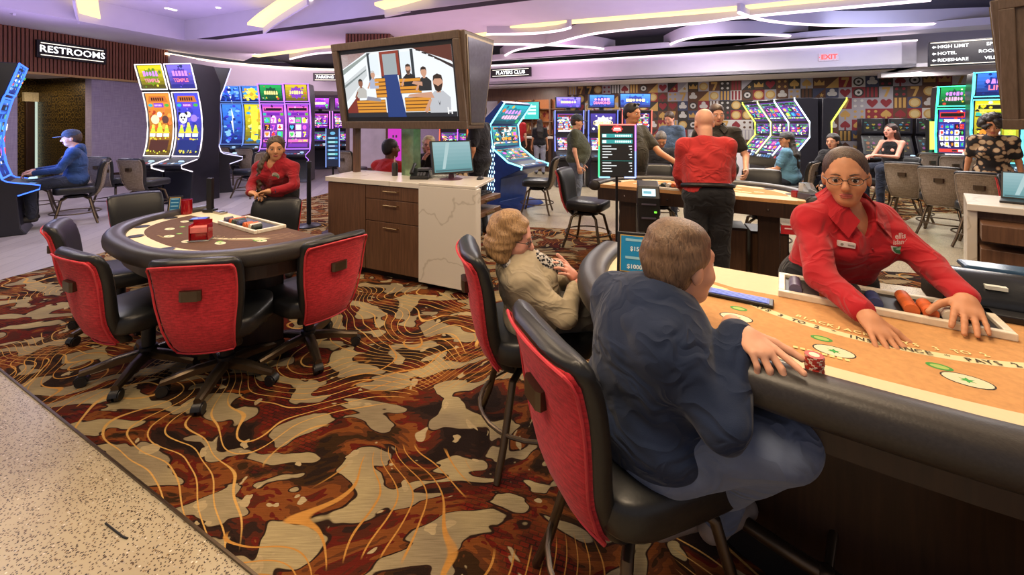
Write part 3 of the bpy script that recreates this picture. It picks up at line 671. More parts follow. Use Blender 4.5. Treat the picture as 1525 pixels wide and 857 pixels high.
    ap = d_outline(.02, y0=.0); MB().prism([(p.x, p.y) for p in ap], top-.15, top-.03).build('apron', DARKWOOD, t, 0, False)
    for s in range(4):
        MB().lathe([(0, 0), (.008, 0), (.008, .006), (0, .006)], 10).build('screw_cap', CHROME, t).matrix_local = Matrix.Translation((-.6+s*.4, -.004, top-.09)) @ Matrix.Rotation(PI/2, 4, 'X')
    if kind == 'mid':
        for sx in (-.60, .60): MB().cbox((sx, .3, (top-.15)/2), (.16, .42, top-.15)).build('pedestal', DARKWOOD, t, .006, False)
    else:
        pd = [(p.x*.62, max(.10, p.y*.54)) for p in d_outline(-.04)]
        MB().prism(pd, .0, top-.15).build('pedestal', DARKWOOD, t, 0, True)
        MB().prism([(p[0]*1.03, p[1]*1.02) for p in pd], .0, .09).build('plinth', PLASTIC, t, 0, True)
    # cup holders
    for k, a in enumerate(np.linspace(.42, PI-.3, 6)):
        i = int(a/PI*40); p = d_outline(-.05)[i]
        h = MB().lathe([(.044, .0015), (.047, .003), (.040, .003), (.036, -.028), (.034, -.028), (0, -.0285)], 20).build('cup_holder', mat('antique_brass', c('#6a5230'), .3, .9), t); h.location = (p.x, p.y, top+.001)
        d = MB().lathe([(0, .0022), (.038, .0022), (.038, .0024), (0, .0024)], 20).build('cup_well', mat('well_dark', c('#120d08'), .5), h)
    # chip tray
    tr = MB(); x0, x1, y0, y1 = -.33, .20, .02, .20; w = .022
    for lo_, hi_ in (((x0-w, y0-w), (x1+w, y0)), ((x0-w, y1), (x1+w, y1+w)), ((x0-w, y0), (x0, y1)), ((x1, y0), (x1+w, y1))): tr.box((lo_[0], lo_[1], top), (hi_[0], hi_[1], top+.022))
    to = tr.build('tray_rim', mat('ivory_plastic', c('#d9d0bd'), .4), t, .003, False)
    MB().box((x0, y0, top+.0085), (x1, y1, top+.0105)).build('tray_floor', PLASTIC, t, 0, False)
    cols = [('#5a5470', '#b0a8c0'), None, ('#c9602c', '#e8a070'), ('#23402c', '#dfe6dd'), ('#1a1a1c', '#c0c0c0'), ('#2c3a68', '#aeb8e0'), None, ('#c9602c', '#e8a070'), ('#cf6430', '#e8a070'), ('#c9c4b8', '#6a6a6a'), ('#26302a', '#9aa'), None]
    for k, cc in enumerate(cols):
        if not cc: continue
        xx = x1-.03-k*(x1-x0-.05)/11
        n_ = random.randint(22, 40) if kind == 'near' else random.randint(16, 30)
        b = MB(); 
        for q in range(4):     # a tube of chips lying in its channel, striped like its edge spots
            b.cur = q % 2; L0 = .16*n_/46; b.cyl((xx, y1-.006-L0*q/4, top+.0265), (xx, y1-.006-L0*(q+1)/4, top+.0265), .0195, None, 14)
        b.build('chip_row', [mat('chip_'+cc[0], c(cc[0]), .5), mat('chip_'+cc[0]+'b', tuple(x*.8 for x in c(cc[0])[:3])+(1,), .5)], to)
    return t, rz
def tw(center, nvec, x, y, z):        # table-local to world
    rz = math.atan2(-nvec[0], nvec[1]); q = rotz(rz) @ Vector((x, y, 0)); return Vector((center[0]+q.x, center[1]+q.y, z))
FELT_B = mat('brown_felt', c('#5a4034'), .95, 0, .12, 60, .1); FELT_O = mat('orange_felt', c('#bf8d58'), .95, 0, .10, 60, .1)
NT_P = (-.547, -.837); NF_P = (.547, .837)
T1C, T2C, T3C = (-1.83, 3.05), (1.26, 1.555), (1.61, 3.76)
TH1, TH2, TH3 = .78, .88, .88
t1_, _ = table(T1C, NT_P, TH1, FELT_B, 'card_table', 'empty brown-felt card table with red-backed chairs around it', '#d9cdae', 'brown'); t1_.scale = (.92, .93, 1)
table(T2C, NT_P, TH2, FELT_O, 'card_table', 'orange-felt blackjack table in the foreground with the woman dealer', '#d8c8a4', 'near')
table(T3C, NF_P, TH3, FELT_O, 'card_table', 'orange-felt card table in the middle, worked by the bald dealer', '#dccdb0', 'mid')
# ================================================================ slot machines
BODY = mat('slot_black', c('#1b1a22'), .3, 0, .15, 10); BODYG = mat('slot_grey', c('#4b4553'), .4, .1, .1, 20); BODYBL = mat('slot_blue', c('#10306e'), .35, .2, .15, 10)
def glow(col, s=2.6): return emit('glow_'+col.strip('#')+str(int(s*10)), c(col), s)
def along(prof):
    P = [Vector((0, y, z)) for y, z in prof]; L = [0]
    for a, b in zip(P, P[1:]): L.append(L[-1]+(b-a).length)
    def f(u, v, h):
        v = min(max(v, 0), L[-1]-1e-6)
        for i in range(len(P)-1):
            if v <= L[i+1]: break
        t = (v-L[i])/(L[i+1]-L[i]); p = P[i].lerp(P[i+1], t); d = (P[i+1]-P[i]).normalized(); n = Vector((0, d.z, -d.y))
        return Vector((-u, p.y+n.y*h, p.z+n.z*h))      # u runs left to right for someone facing the machine
    return f, L[-1]
SYM = [HEART, SPADE, SEVEN, DIAM, star(5, 1, .45), star(8, 1, .7), CROWN, CLUB, [(math.cos(a), math.sin(a)) for a in np.linspace(0, 6, 12)]]
def art_reels(pr, w, v0, v1, pal, rnd, cols=3, rows=3, title=None, nv=10):
    h = v1-v0; bg0, bg1 = pal[0], pal[1]
    pr.layer(1); pr.grad(-w, v0, w, v1, bg0, bg1, nv)
    pr.layer(2)
    for k in range(46):
        u = rnd.uniform(-w*.95, w*.95); v = v0+h*rnd.uniform(.02, .98); r = w*rnd.uniform(.04, .16); u = max(-w+r, min(w-r, u)); v = max(v0+r, min(v1-r, v))
        pr.shape(rnd.choice(SYM+[star(12, 1, .6), CROWN]), u, v, r, rnd.choice(pal+['#14101a', '#f4ecd8', '#14101a']))
    pr.layer(3)
    pr.rect(-w*.92, v0+h*.84, w*.92, v0+h*.95, pal[2]); pr.rect(-w*.85, v0+h*.86, w*.85, v0+h*.93, '#120c10')
    pr.rect(-w*.6, v0+h*.75, w*.6, v0+h*.81, pal[3])
    pr.rect(-w*.95, v0+h*.75, -w*.68, v0+h*.81, '#30b0a0'); pr.rect(w*.68, v0+h*.75, w*.95, v0+h*.81, '#5fb030')
    y0, y1 = v0+h*.24, v0+h*.72
    pr.layer(5)
    for i in range(cols):
        for j in range(rows):
            cw = 2*w*.92/cols; ch = (y1-y0)/rows; u = -w*.92+cw*(i+.5); v = y0+ch*(j+.5)
            pr.rect(u-cw*.42, v-ch*.40, u+cw*.42, v+ch*.40, rnd.choice(pal[4:]+['#14101a']))
    pr.layer(8)
    for i in range(cols):
        for j in range(rows):
            cw = 2*w*.92/cols; ch = (y1-y0)/rows; u = -w*.92+cw*(i+.5); v = y0+ch*(j+.5)
            for q in range(3): pr.disc(u+rnd.uniform(-.3, .3)*cw, v+rnd.uniform(-.3, .3)*ch, cw*.07, rnd.choice(['#fff0c0', '#301828', '#ffd040']), 8)
            pr.shape(rnd.choice(SYM), u, v, cw*.30, rnd.choice(['#f4d548', '#ffffff', '#e23a32', '#42c45a', '#f08a28', '#46b6f0', '#e05ac8']), ch*.36)
    pr.layer(5)
    pr.rect(-w*.95, v0+h*.14, w*.95, v0+h*.21, pal[2])
    for k in range(4): pr.rect(-w*.9+k*w*.46, v0+h*.155, -w*.9+k*w*.46+w*.36, v0+h*.195, rnd.choice(['#101018', '#f0f0f0', '#e8d060']))
    pr.rect(-w*.9, v0+h*.03, w*.9, v0+h*.11, pal[3])
    pr.layer(9)
    if title: pr.text(title, 0, v0+h*.895, h*.055, '#ffe070', bold=.02)
def art_logo(pr, w, v0, v1, pal, rnd, l1, l2=None):
    h = v1-v0; pr.layer(1); pr.grad(-w, v0, w, v1, pal[0], pal[1], 6); pr.layer(3)
    for k in range(10): pr.disc(rnd.uniform(-w*.9, w*.9), v0+h*rnd.uniform(.05, .95), min(w, h)*rnd.uniform(.05, .14), rnd.choice(pal[2:]))
    pr.shape(star(10, 1, .75), 0, v0+h*.5, w*.72, pal[3], h*.40); pr.layer(5); pr.shape(star(10, 1, .8), 0, v0+h*.5, w*.66, pal[1], h*.36); pr.layer(7)
    def blobs(v, col, n):        # a lettered logo too small to read in the photograph
        for q in range(n): u = (-.5+(q+.5)/n)*w*1.3; pr.shape(rnd.choice([star(6, 1, .8), [(-1, -1), (1, -1), (1, 1), (-1, 1)], [(-1, -1), (1, -1), (.6, 1), (-.6, 1)]]), u, v, w*.55/n, col, h*.11)
    if l2 is not None:
        blobs(v0+h*.64, '#c98af0', 5)
        if l2: pr.text(l2, 0, v0+h*.34, min(h*.30, 2.2*w/max(4, len(l2))), '#f07a9a', bold=.03)
        else: blobs(v0+h*.36, '#f0b0d0', 6)
    elif l1: pr.text(l1, 0, v0+h*.5, min(h*.4, 2.3*w/max(4, len(l1))), '#ffe890', bold=.03)
    else: blobs(v0+h*.52, '#ffe890', 6)
def art_temple(pr, w, v0, v1, night, rnd):
    h = v1-v0; P = lambda a: v0+h*a
    pr.layer(1); pr.grad(-w, v0, w, v1, '#5a4410' if not night else '#141a4a', '#e08a30' if not night else '#4a4ad8', 12); pr.layer(2)
    for k in range(40): r = w*rnd.uniform(.05, .2); pr.disc(rnd.uniform(-w+r, w-r), P(rnd.uniform(.42, .75)), r, rnd.choice(['#d85a20', '#f0a040', '#a83a18', '#e87838'] if not night else ['#3838b0', '#6a5ae0', '#28308a', '#8a7af0']), 10)
    pr.layer(4); pr.poly([(-w*.85, P(.86)), (w*.85, P(.86)), (w*.7, P(.96)), (-w*.7, P(.96))], '#c06a28'); pr.rect(-w*.42, P(.775), w*.42, P(.845), '#7a3ab8'); pr.disc(-w*.7, P(.81), w*.2, '#30a8b8', 12, h*.025); pr.disc(w*.7, P(.81), w*.2, '#4aa83a', 12, h*.025)
    pr.layer(6)
    for q in range(6): pr.rect(-w*.55+q*w*.19, P(.885), -w*.55+q*w*.19+w*.13, P(.935), '#3a1408')
    for q in range(5): pr.rect(-w*.32+q*w*.13, P(.795), -w*.32+q*w*.13+w*.09, P(.825), '#e0b0f0')
    pr.disc(0, P(.66), w*.22, '#fff4d0', 16)
    if night: pr.disc(-w*.45, P(.60), w*.34, '#f4f4f4', 18, w*.42); pr.layer(12); [pr.disc(-w*.45+dx*w, P(.60)+dy*w, r*w, '#14141c', 12) for dx, dy, r in ((-.28, .36, .13), (.28, .36, .13), (-.13, .06, .09), (.13, .06, .09), (0, -.14, .07))]; pr.disc(w*.5, P(.6), w*.28, '#9a7af0', 14)
    else: pr.disc(-w*.4, P(.58), w*.36, '#f0d8b0', 16); pr.disc(w*.48, P(.58), w*.30, '#5a3a30', 14); pr.layer(8); pr.disc(w*.48, P(.58), w*.16, '#c8b8a0', 12); pr.disc(-w*.4, P(.56), w*.18, '#d04a28', 12)
    pr.layer(13)
    for dx, sc in ((-.62, .9), (0, 1.15), (.62, .9)):
        for q in range(3): wq = w*.30*sc*(1-q*.28); pr.poly([(dx*w-wq, P(.36)+q*h*.045*sc), (dx*w+wq, P(.36)+q*h*.045*sc), (dx*w+wq*.55, P(.36)+(q+1)*h*.05*sc), (dx*w-wq*.55, P(.36)+(q+1)*h*.05*sc)], ['#d8c830', '#b8d040', '#f0e050'][q])
        pr.rect(dx*w-w*.24, P(.30), dx*w+w*.24, P(.355), '#d8e8e0' if dx else '#f0f0ff')
    pr.layer(11); pr.rect(-w*.8, P(.05), w*.8, P(.245), '#4a2414' if not night else '#14246a')
    pr.layer(14)
    for q in range(2): pr.rect(-w*.1, P(.165-q*.045), w*.65, P(.195-q*.045), '#f4f0ea')
    pr.disc(-w*.4, P(.17), w*.16, '#a88a60' if not night else '#e8e8f0', 12)
    for q in range(22): pr.shape(star(6, 1, .6), rnd.uniform(-w*.9, w*.9), P(rnd.choice([rnd.uniform(.02, .07), rnd.uniform(.255, .29)])), w*rnd.uniform(.05, .1), rnd.choice(['#f0e040', '#c8d038', '#e8b020']))
PAL = {'gold': ['#6a5a14', '#c8b428', '#d88a28', '#7a3ab0', '#b04818', '#e0a030', '#8a2a18', '#d0602a'], 'violet': ['#2a2a80', '#7a6ae0', '#c07830', '#5030a0', '#3040a0', '#283070', '#5a4ac0', '#304a90'],
       'blue': ['#081a60', '#3a7ae8', '#2050b0', '#0c2a80', '#1030a0', '#2860d0', '#143c90', '#3c90f0'], 'green': ['#0a3a20', '#20a050', '#d0c030', '#104a30', '#186a40', '#d8e0c0', '#2a8a50', '#c04030'],
       'casino': ['#101040', '#3a2a90', '#d03028', '#e8e0e0', '#f0f0f0', '#d8d8ec', '#3050b8', '#c83030'], 'pink': ['#3a1050', '#a040c0', '#e060b0', '#6a20a0', '#f0c0e0', '#fff0f8', '#7030b0', '#40c060'],
       'teal': ['#063a4a', '#18a0b0', '#d06a28', '#0a6a7a', '#2a9a60', '#20586a', '#c8a030', '#3060a0'], 'dark': ['#101014', '#262028', '#4a3a20', '#302838', '#3a3020', '#201c28', '#483a2a', '#2a2a3a'],
       'yellow': ['#504808', '#d8c818', '#e8e060', '#6a8a10', '#b0a020', '#f0e040', '#5a7a20', '#c0d040'], 'magenta': ['#20083a', '#6a2a9a', '#28a060', '#40206a', '#803ac0', '#2a6ac0', '#c040a0', '#40c080']}
PROF = {'curve': dict(prof=[(.30, 0), (.24, .1), (.20, .60), (.42, .68), (.43, .74), (.10, .82), (.05, .86), (-.02, 1.1), (-.04, 1.45), (-.01, 1.75), (.04, 2.0), (.065, 2.10), (.085, 2.14), (.22, 2.62)], back=[(-.28, 2.62), (-.45, 2.3), (-.40, 1.0), (-.42, 0)], deck=(3, 5), screens=[(6, 11), (12, 13)]),
        'upright': dict(prof=[(.26, 0), (.22, .08), (.22, .62), (.38, .70), (.38, .76), (.14, .84), (.10, .88), (.06, 1.25), (.06, 1.32), (.08, 1.85), (.10, 1.9)], back=[(-.30, 1.9), (-.34, 0)], deck=(3, 5), screens=[(6, 7), (8, 9)]),
        'chevron': dict(prof=[(.10, 0), (.10, .5), (.32, .70), (.34, .74), (.30, .80), (-.06, 1.22), (-.06, 1.52), (.26, 1.98), (.26, 2.02)], back=[(-.24, 2.02), (-.26, 0)], deck=(1, 3), screens=[(4, 5), (5, 6), (6, 7)]),
        'lean': dict(prof=[(.50, 0), (.42, .06), (.06, .1), (.10, .55), (.56, .74), (.58, .79), (.26, .86), (-.10, 1.10), (-.16, 1.55), (.18, 1.95)], back=[(.10, 2.0), (-.40, 1.6), (-.48, 0)], deck=(4, 6), screens=[(6, 7), (7, 8), (8, 9)]),
        'low': dict(prof=[(.22, 0), (.2, .55), (.36, .62), (.36, .68), (.16, .74), (-.05, 1.2), (.02, 1.25), (.02, 1.62)], back=[(-.28, 1.62), (-.3, 0)], deck=(2, 4), screens=[(4, 5), (6, 7)])}
def slot(kind, label, pos, face, w, pals, edge, name='slot_machine', titles=('', None, None), topper=None, body=BODY, seed=0, scale=1.0, cols=3, rows=3, estr=2.6, group='slot machines', strip=(5, None), strips=(-1, 1), est=SCREEN):
    rnd = random.Random(seed); K = PROF[kind]; prof = [(y*scale, z*scale) for y, z in K['prof']]; back = [(y*scale, z*scale) for y, z in K['back']]
    t = thing(name, label, 'slot machine', (pos[0], pos[1], 0.004), math.atan2(face[1], face[0])-PI/2, group)
    out = prof+back; n = len(out); mb = MB()
    mb.rings([[(sx*w/2, y, z) for y, z in out] for sx in (-1, 1)]); mb.build('cabinet', body, t, .012, True)
    f, L = along(prof); cum = [0]
    for a, b in zip(prof, prof[1:]): cum.append(cum[-1]+math.hypot(b[0]-a[0], b[1]-a[1]))
    for k, (i0, i1) in enumerate(K['screens']):
        pr = Print(f, .0011 if kind == 'curve' else .0006); hw = w/2-.045; v0, v1 = cum[i0]+.03, cum[i1]-.03; pal = PAL[pals[k % len(pals)]]
        ti = titles[k] if k < len(titles) else None
        if ti in ('storm', 'stripe'):
            pr.layer(1); pr.grad(-hw, v0, hw, v1, pal[0], pal[1], 10); pr.layer(2); cs = ['#2a5ad0', '#4a8cf0', '#1a2a90', '#7ab0ff', '#3a3ac0', '#10206a'] if ti == 'storm' else ['#3a9ad8', '#d8c838', '#f0e880', '#2a6a9a', '#c8a030']
            for q in range(60): r_ = hw*rnd.uniform(.06, .28); pr.disc(rnd.uniform(-hw+r_, hw-r_), rnd.uniform(v0+r_, v1-r_), r_, rnd.choice(cs), 12, r_*rnd.uniform(.4, 1))
            pr.layer(8)
            if ti == 'stripe': pr.rect(-hw*.35, v0+.1, hw*.35, v1-.05, '#e8e040', 6)
            else: pr.shape([(-.1, 1), (.25, .2), (.05, .2), (.2, -1), (-.25, 0), (-.02, 0)], 0, (v0+v1)/2+.1, hw*.7, '#e8f4ff', .4)
        elif ti in ('day', 'night'): art_temple(pr, hw, v0, v1, ti == 'night', rnd)
        elif isinstance(ti, tuple): art_logo(pr, hw, v0, v1, pal, rnd, *ti)
        else: art_reels(pr, hw, v0, v1, pal, rnd, cols, rows, ti)
        pr.build('screen', est, t)
        g = glow(edge if isinstance(edge, str) else edge[1], estr)
        if kind == 'curve':
            MB().tube([f(u, v, .012) for u, v in [(-hw-.03, v_) for v_ in np.linspace(v0-.02, v1+.02, 8)]+[(hw+.03, v_) for v_ in np.linspace(v1+.02, v0-.02, 8)]], .011, 6, True).build('screen_surround', g, t)
    # button deck with buttons
    i0, i1 = K['deck']; v0, v1 = cum[i1-1] if i1-i0 > 1 else cum[i0], cum[i1]
    pr = Print(f); pr.layer(4); pr.rect(-w*.42, v0+.02, w*.42, v1-.02, '#20262e'); pr.layer(6)
    for q in range(6): pr.rect(-w*.38+q*w*.13, v0+.05, -w*.38+q*w*.13+w*.09, v0+.11, rnd.choice(['#5a7ab0', '#c8d0e0', '#a02a30', '#3a6a9a']))
    pr.build('button_deck', SCREEN, t)
    b = MB(); p = f(w*.30, v0+.12, .02); b.lathe([(0, 0), (.045, 0), (.045, .015), (.03, .025), (0, .027)], 14, Matrix.Translation(p)).build('spin_button', glow('#bfe0ff', 1.2), t)
    # edge light strips
    a0, a1 = strip; a1 = len(prof)-1 if a1 is None else a1
    cl = edge if isinstance(edge, str) else edge[0]
    for sx in strips:
        pts = [Vector((sx*(w/2+.004), y+.008, z)) for y, z in prof[a0:a1+1]]
        MB().tube(pts, .009 if kind == 'curve' else .014, 6).build('light_strip', glow(cl, estr), t)
    if topper:
        tw_, th_, pal, txt = topper; zt = prof[-1][1]; yb = (prof[-1][0]+back[0][0])/2
        MB().box((-tw_/2, yb-.06, zt+.06), (tw_/2, yb+.06, zt+.06+th_)).build('topper', BODY, t, .008, False)
        MB().box((-.05, yb-.03, zt-.02), (.05, yb+.03, zt+.08)).build('topper_neck', BODY, t, 0, False)
        pr = Print(lambda u, v, h: Vector((-u, yb+.06+h, zt+.06+v))); art_logo(pr, tw_/2-.02, .02, th_-.02, PAL[pal], rnd, *txt); pr.build('topper_screen', SCREEN_HI, t)
    return t
# twin curved machine and its neighbours
slot('curve', 'curved slot machine with gold jungle artwork, left half of the tall lit pair', (-6.82, 8.05), (-.12, -1), .59, ['gold', 'yellow'], '#fff4ec', titles=('day', ('', 'TEMPLE')), seed=3, estr=1.6, strip=(2, 5), rows=4)
slot('curve', 'curved slot machine with violet panda artwork, right half of the tall lit pair', (-6.21, 7.98), (-.12, -1), .59, ['violet', 'violet'], '#fff0ff', titles=('night', ('', 'TEMPLE')), seed=4, estr=1.6, strip=(2, 5), rows=4)
slot('curve', 'dark slot machine seen from the side right of the lit twin pair', (-6.48, 9.15), (.80, .60), .60, ['violet', 'violet'], '#d8d0ff', seed=5, scale=1.03, estr=1.6, strip=(2, None))
slot('curve', 'dark slot machine at the left edge with a blue lit curve', (-6.97, 5.68), (.72, .69), .7, ['blue', 'blue'], '#3a6cff', seed=6, scale=.88, estr=2.4, strip=(2, None))
# blue screens far behind
for i, (px, pal) in enumerate([(346, 'blue'), (379, 'yellow')]):
    p = at(px, 200, 12.6); slot('curve', ['tall blue storm-themed slot screen between the twin pair and the purple machines', 'tall slot screen with a yellow stripe beside the blue storm screen'][i], (p.x, 12.6), (.15, -1), .62, [pal, 'blue'], '#7aa0ff', seed=20+i, estr=1.0, titles=(['storm', 'stripe'][i], ['storm', 'stripe'][i]))
for i, (px, Z, pal, tp) in enumerate([(407, 10.9, 'pink', 'green'), (444, 10.8, 'pink', 'gold')]):
    p = at(px, 200, Z); slot('curve', ['purple-lit slot machine with a green topper screen', 'purple-lit slot machine with a red and gold topper screen'][i], (p.x, Z), (.18, -1), .60, ['pink', tp], '#b070ff', titles=(None, ('', )), seed=30+i, scale=.96, estr=1.9, strip=(0, None))
for i, (px, Z) in enumerate([(476, 13.8), (512, 13.9)]):
    p = at(px, 200, Z); slot('upright', ['far violet slot machine left of the small lit sign post', 'far pink slot machine behind the small lit sign post'][i], (p.x, Z), (.2, -1), .66, ['magenta', 'pink'], '#d070ff', seed=40+i, topper=(.6, .4, 'pink', ('', )))
for i, px in enumerate((700, 672)):
    p = at(px, 220, 11.5+i); slot('upright', ['violet slot machine behind the podium, right of the blonde woman', 'violet slot machine behind the podium, above the floral shirt'][i], (p.x, 11.5+i), (.0, -1), .66, ['magenta', 'blue'], ['#b050ff', '#ff5030'][i], seed=44+i)
# neon blue leaning machine
LB = slot('lean', 'neon blue leaning slot machine with cyan edges right of the hanging screen', (-.02, 7.75), (.80, -.60), .84, ['teal', 'teal', 'teal'], '#7ff0ff', titles=(None, None, ('', '')), body=BODYBL, seed=50, scale=.95, estr=3.0, strip=(4, None), cols=4, rows=2)
pr = Print(lambda u, v, h: Vector((.423+h, u, v)))
for i in range(5):
    for j in range(12): pr.shape(DIAM, -.30+i*.055+(j % 2)*.027, .25+j*.075, .022, '#c8f4ff', .034)
pr.build('side_lattice', SCREEN_HI, LB)
# three uprights in front of the wallpaper
for i, (px, Z, tw_, th_, pal, tp, txt, lab) in enumerate([(847, 10.0, .62, .28, 'casino', 'violet', ('', ), 'upright slot machine with red pay table behind the man in olive'), (897, 9.8, .62, .32, 'casino', 'blue', ('', 'DIAMOND'), 'upright slot machine with tall blue pay table left of the menu sign'), (947, 9.7, .74, .34, 'casino', 'blue', ('', ), 'upright slot machine with red-rimmed screen behind the menu sign')]):
    p = at(px, 200, Z); slot('upright', lab, (p.x, Z), (.05, -1), .68, [pal, 'casino'], ['#8090ff', '#6a80ff', '#ff7060'][i], seed=60+i, scale=.95, topper=(tw_, th_, tp, txt), estr=1.4, titles=(None, ('DIAMOND', ) if i == 1 else None), strip=(6, None), cols=4, rows=4)
# chevron banks
for i in range(3):
    slot('chevron', ['farthest chevron slot machine with yellow neon edges, facing left', 'middle chevron slot machine with yellow neon edges, facing left', 'nearest chevron slot machine with white neon edges, facing left'][i], (5.98, 10.0-i*.62), (-1, -.05), .60, ['magenta', 'magenta', 'magenta'], ['#e8ff50', '#f4ff90', '#d8e8ff'][i], seed=70+i, estr=3.2, strip=(4, None), rows=2, titles=('', '', ''))
for i in range(2):
    slot('chevron', ['chevron slot machine facing right with a yellow neon angle, nearer one', 'chevron slot machine facing right, hidden behind the nearer one'][i], (6.52, 8.75+i*.62), (1, .05), .60, ['yellow', 'magenta', 'dark'], '#f0ff40', seed=75+i, estr=3.2, strip=(4, None), rows=2)
# green and violet pair at right
for i, (px, Z, ed, lab) in enumerate([(1415, 8.5, '#40ffb0', 'green-edged slot machine at right beyond the rows of chairs'), (1452, 8.3, '#a090ff', 'violet-edged slot machine at right between green edges and the gold one')]):
    p = at(px, 200, Z); slot('curve', lab, (8.98+i*.42, 8.5-i*.28), (-.55, -.83), .48, ['casino', 'green' if i == 0 else 'magenta'], ed, titles=('', ('', '')), seed=80+i, scale=.86, estr=3.0, strip=(3, None), cols=5, rows=4)
p = at(1484, 200, 7.4); slot('curve', 'gold and green slot machine partly behind the right hanging casing', (p.x, 7.4), (-.6, -.8), .62, ['yellow', 'blue'], '#60e8ff', titles=(None, ('', 'LINK')), seed=84, scale=.92, estr=2.4, strip=(3, None))
p = at(1388, 200, 8.7); 
lp = thing('light_panel', 'yellow lit end panel left of the green-edged slot machine', 'light panel', (p.x, 8.7, .006), .2); MB().box((-.14, -.03, 0), (.14, .03, 1.58)).build('panel_frame', BODY, lp, .01, False); MB().box((-.11, -.04, .95), (.11, -.03, 1.54)).build('diffuser', glow('#f0e060', 1.2), lp, 0, False)
def wall_s(px, off=1.15):
    o = FA+fn*off; k = (px-HX)/F; return (k*o.y-o.x)/(fdv.x-k*fdv.y)
# dark low bank before the wallpaper
for i in range(5):
    p = FA+fn*(back_off-.55)+fdv*(wall_s(1300)+i*.52); slot('low', ['unlit-looking low slot machine, first of five before the wallpaper', 'low dark slot machine, second of five before the wallpaper', 'low dark slot machine, third of five before the wallpaper', 'low dark slot machine, fourth of five before the wallpaper', 'low dark slot machine, last of five before the wallpaper'][i], (p.x, p.y), (-fn.x, -fn.y), .46, ['dark', 'dark'], '#4050a0', seed=90+i, estr=.5, rows=2, strips=(), est=attr_mat('lit_print_low', .3))
# ================================================================ wallpaper and the players' desk
def wpx(px): return wall_s(px, back_off)
rnd = random.Random(12)
WPC = dict(grey='#7d7880', dk='#221b18', red='#66121c', gold='#94733c', lt='#9c9896', br='#452818', bl='#2c3048', cr='#a08d62')
pr = Print(lambda u, v, h: Vector((u, -.002-h, v)))
u0, u1 = wpx(846), wpx(1420); T = .28; nu = int((u1-u0)/T)+1
for i in range(nu):
    for j in range(8):
        u = u0+i*T; v = 2.72-(j+1)*T
        if v < .6: continue
        bg = WPC[rnd.choice(['grey', 'grey', 'lt', 'dk', 'red', 'br', 'dk', 'grey', 'br', 'bl'])]; pr.layer(1); pr.rect(u, v, u+T, v+T, bg)
        m = rnd.randint(0, 9); cx_, cy_ = u+T/2, v+T/2; fgc = rnd.choice(['dk', 'red', 'gold', 'lt', 'br', 'gold', 'red']); fg = WPC[fgc]
        if fg == bg: fg = WPC['gold']
        pr.layer(3)
        if m == 0: pr.disc(cx_, cy_, T*.42, WPC['gold'], 18); pr.layer(5); pr.disc(cx_, cy_, T*.30, WPC['cr'], 18)
        elif m == 1: pr.shape(HEART, cx_, cy_, T*.42, WPC['red'])
        elif m == 2: pr.shape(SEVEN, cx_, cy_, T*.36, WPC['gold'], T*.44)
        elif m == 3: pr.shape(SPADE, cx_, cy_, T*.40, fg); pr.poly([(cx_-.02, v), (cx_+.02, v), (cx_+.02, cy_), (cx_-.02, cy_)], fg)
        elif m == 4:
            for q in range(3): pr.rect(u+T*(.1+.3*q), v+T*.05, u+T*(.28+.3*q), v+T*.95, fg)
        elif m == 5: pr.shape(CLUB, cx_, cy_, T*.45, WPC['lt'] if bg != WPC['lt'] else WPC['dk'])
        elif m == 6:
            for a in (.25, .75):
                for b in (.25, .75): pr.disc(u+T*a, v+T*b, T*.12, fg, 12)
        elif m == 7: pr.disc(cx_, cy_, T*.40, WPC['dk'], 16); pr.layer(5); pr.disc(cx_, cy_, T*.28, WPC['lt'], 16); pr.layer(7); pr.disc(cx_, cy_, T*.12, WPC['dk'], 10)
        elif m == 8: pr.shape(CROWN, cx_, cy_, T*.40, WPC['gold']); pr.rect(u+T*.15, v+T*.08, u+T*.85, v+T*.2, WPC['br'])
        else: pr.shape([(-1, -1), (1, -1), (1, 1)], cx_, cy_, T*.5, fg); pr.layer(5); pr.shape(star(5, 1, .45), cx_+T*.18, cy_-T*.18, T*.2, WPC['gold'])
pr.build('wallpaper', PRINT, wall_back)
pd = MB().box((wpx(690), -.06, 2.30), (wpx(846), -.01, 2.72)).build('header_panel', WALNUT, wall_back, 0, False)
# players' desk: counter, back shelf, lit screen
a0 = FA+fn*(back_off-1.0)+fdv*wall_s(742, back_off-1.0); ln = (wall_s(846, back_off-1.0)-wall_s(742, back_off-1.0)); rzf = math.atan2(fdv.y, fdv.x)
dk_ = thing('service_counter', 'brown service counter under the players club sign', 'counter', (a0.x, a0.y, .0), rzf)
MB().box((0, 0, 0), (ln, .5, 1.02)).build('counter_body', WALNUT, dk_, .01, False); MB().box((-.05, -.08, 1.02), (ln+.05, .55, 1.08)).build('counter_top', MARBLE, dk_, .008, False)
for q in range(4): MB().box((ln*q/4+.05, -.012, .12), (ln*(q+1)/4-.05, 0, .95)).build('front_panel', DARKWOOD, dk_, .005, False)
b0 = FA+fn*(back_off-.3)+fdv*wall_s(742, back_off-.3); ln2 = wall_s(846, back_off-.3)-wall_s(742, back_off-.3)
sh = thing('display_shelf', 'warmly lit display shelving behind the service counter', 'shelf', (b0.x, b0.y, 0), rzf)
MB().box((0, .2, 0), (ln2, .27, 2.3)).build('back_panel', mat('amber_panel', c('#a4602c'), .6), sh, 0, False)
for q in range(4): MB().box((0, 0, .7+q*.42), (ln2, .2, .73+q*.42)).build('shelf_board', WALNUT, sh, 0, False)
for q in range(5): MB().box((ln2*q/4-.025, -.01, 0), (ln2*q/4+.025, .2, 2.3)).build('upright', WALNUT, sh, 0, False)
pr = Print(lambda u, v, h: Vector((u, .198-h, v)))
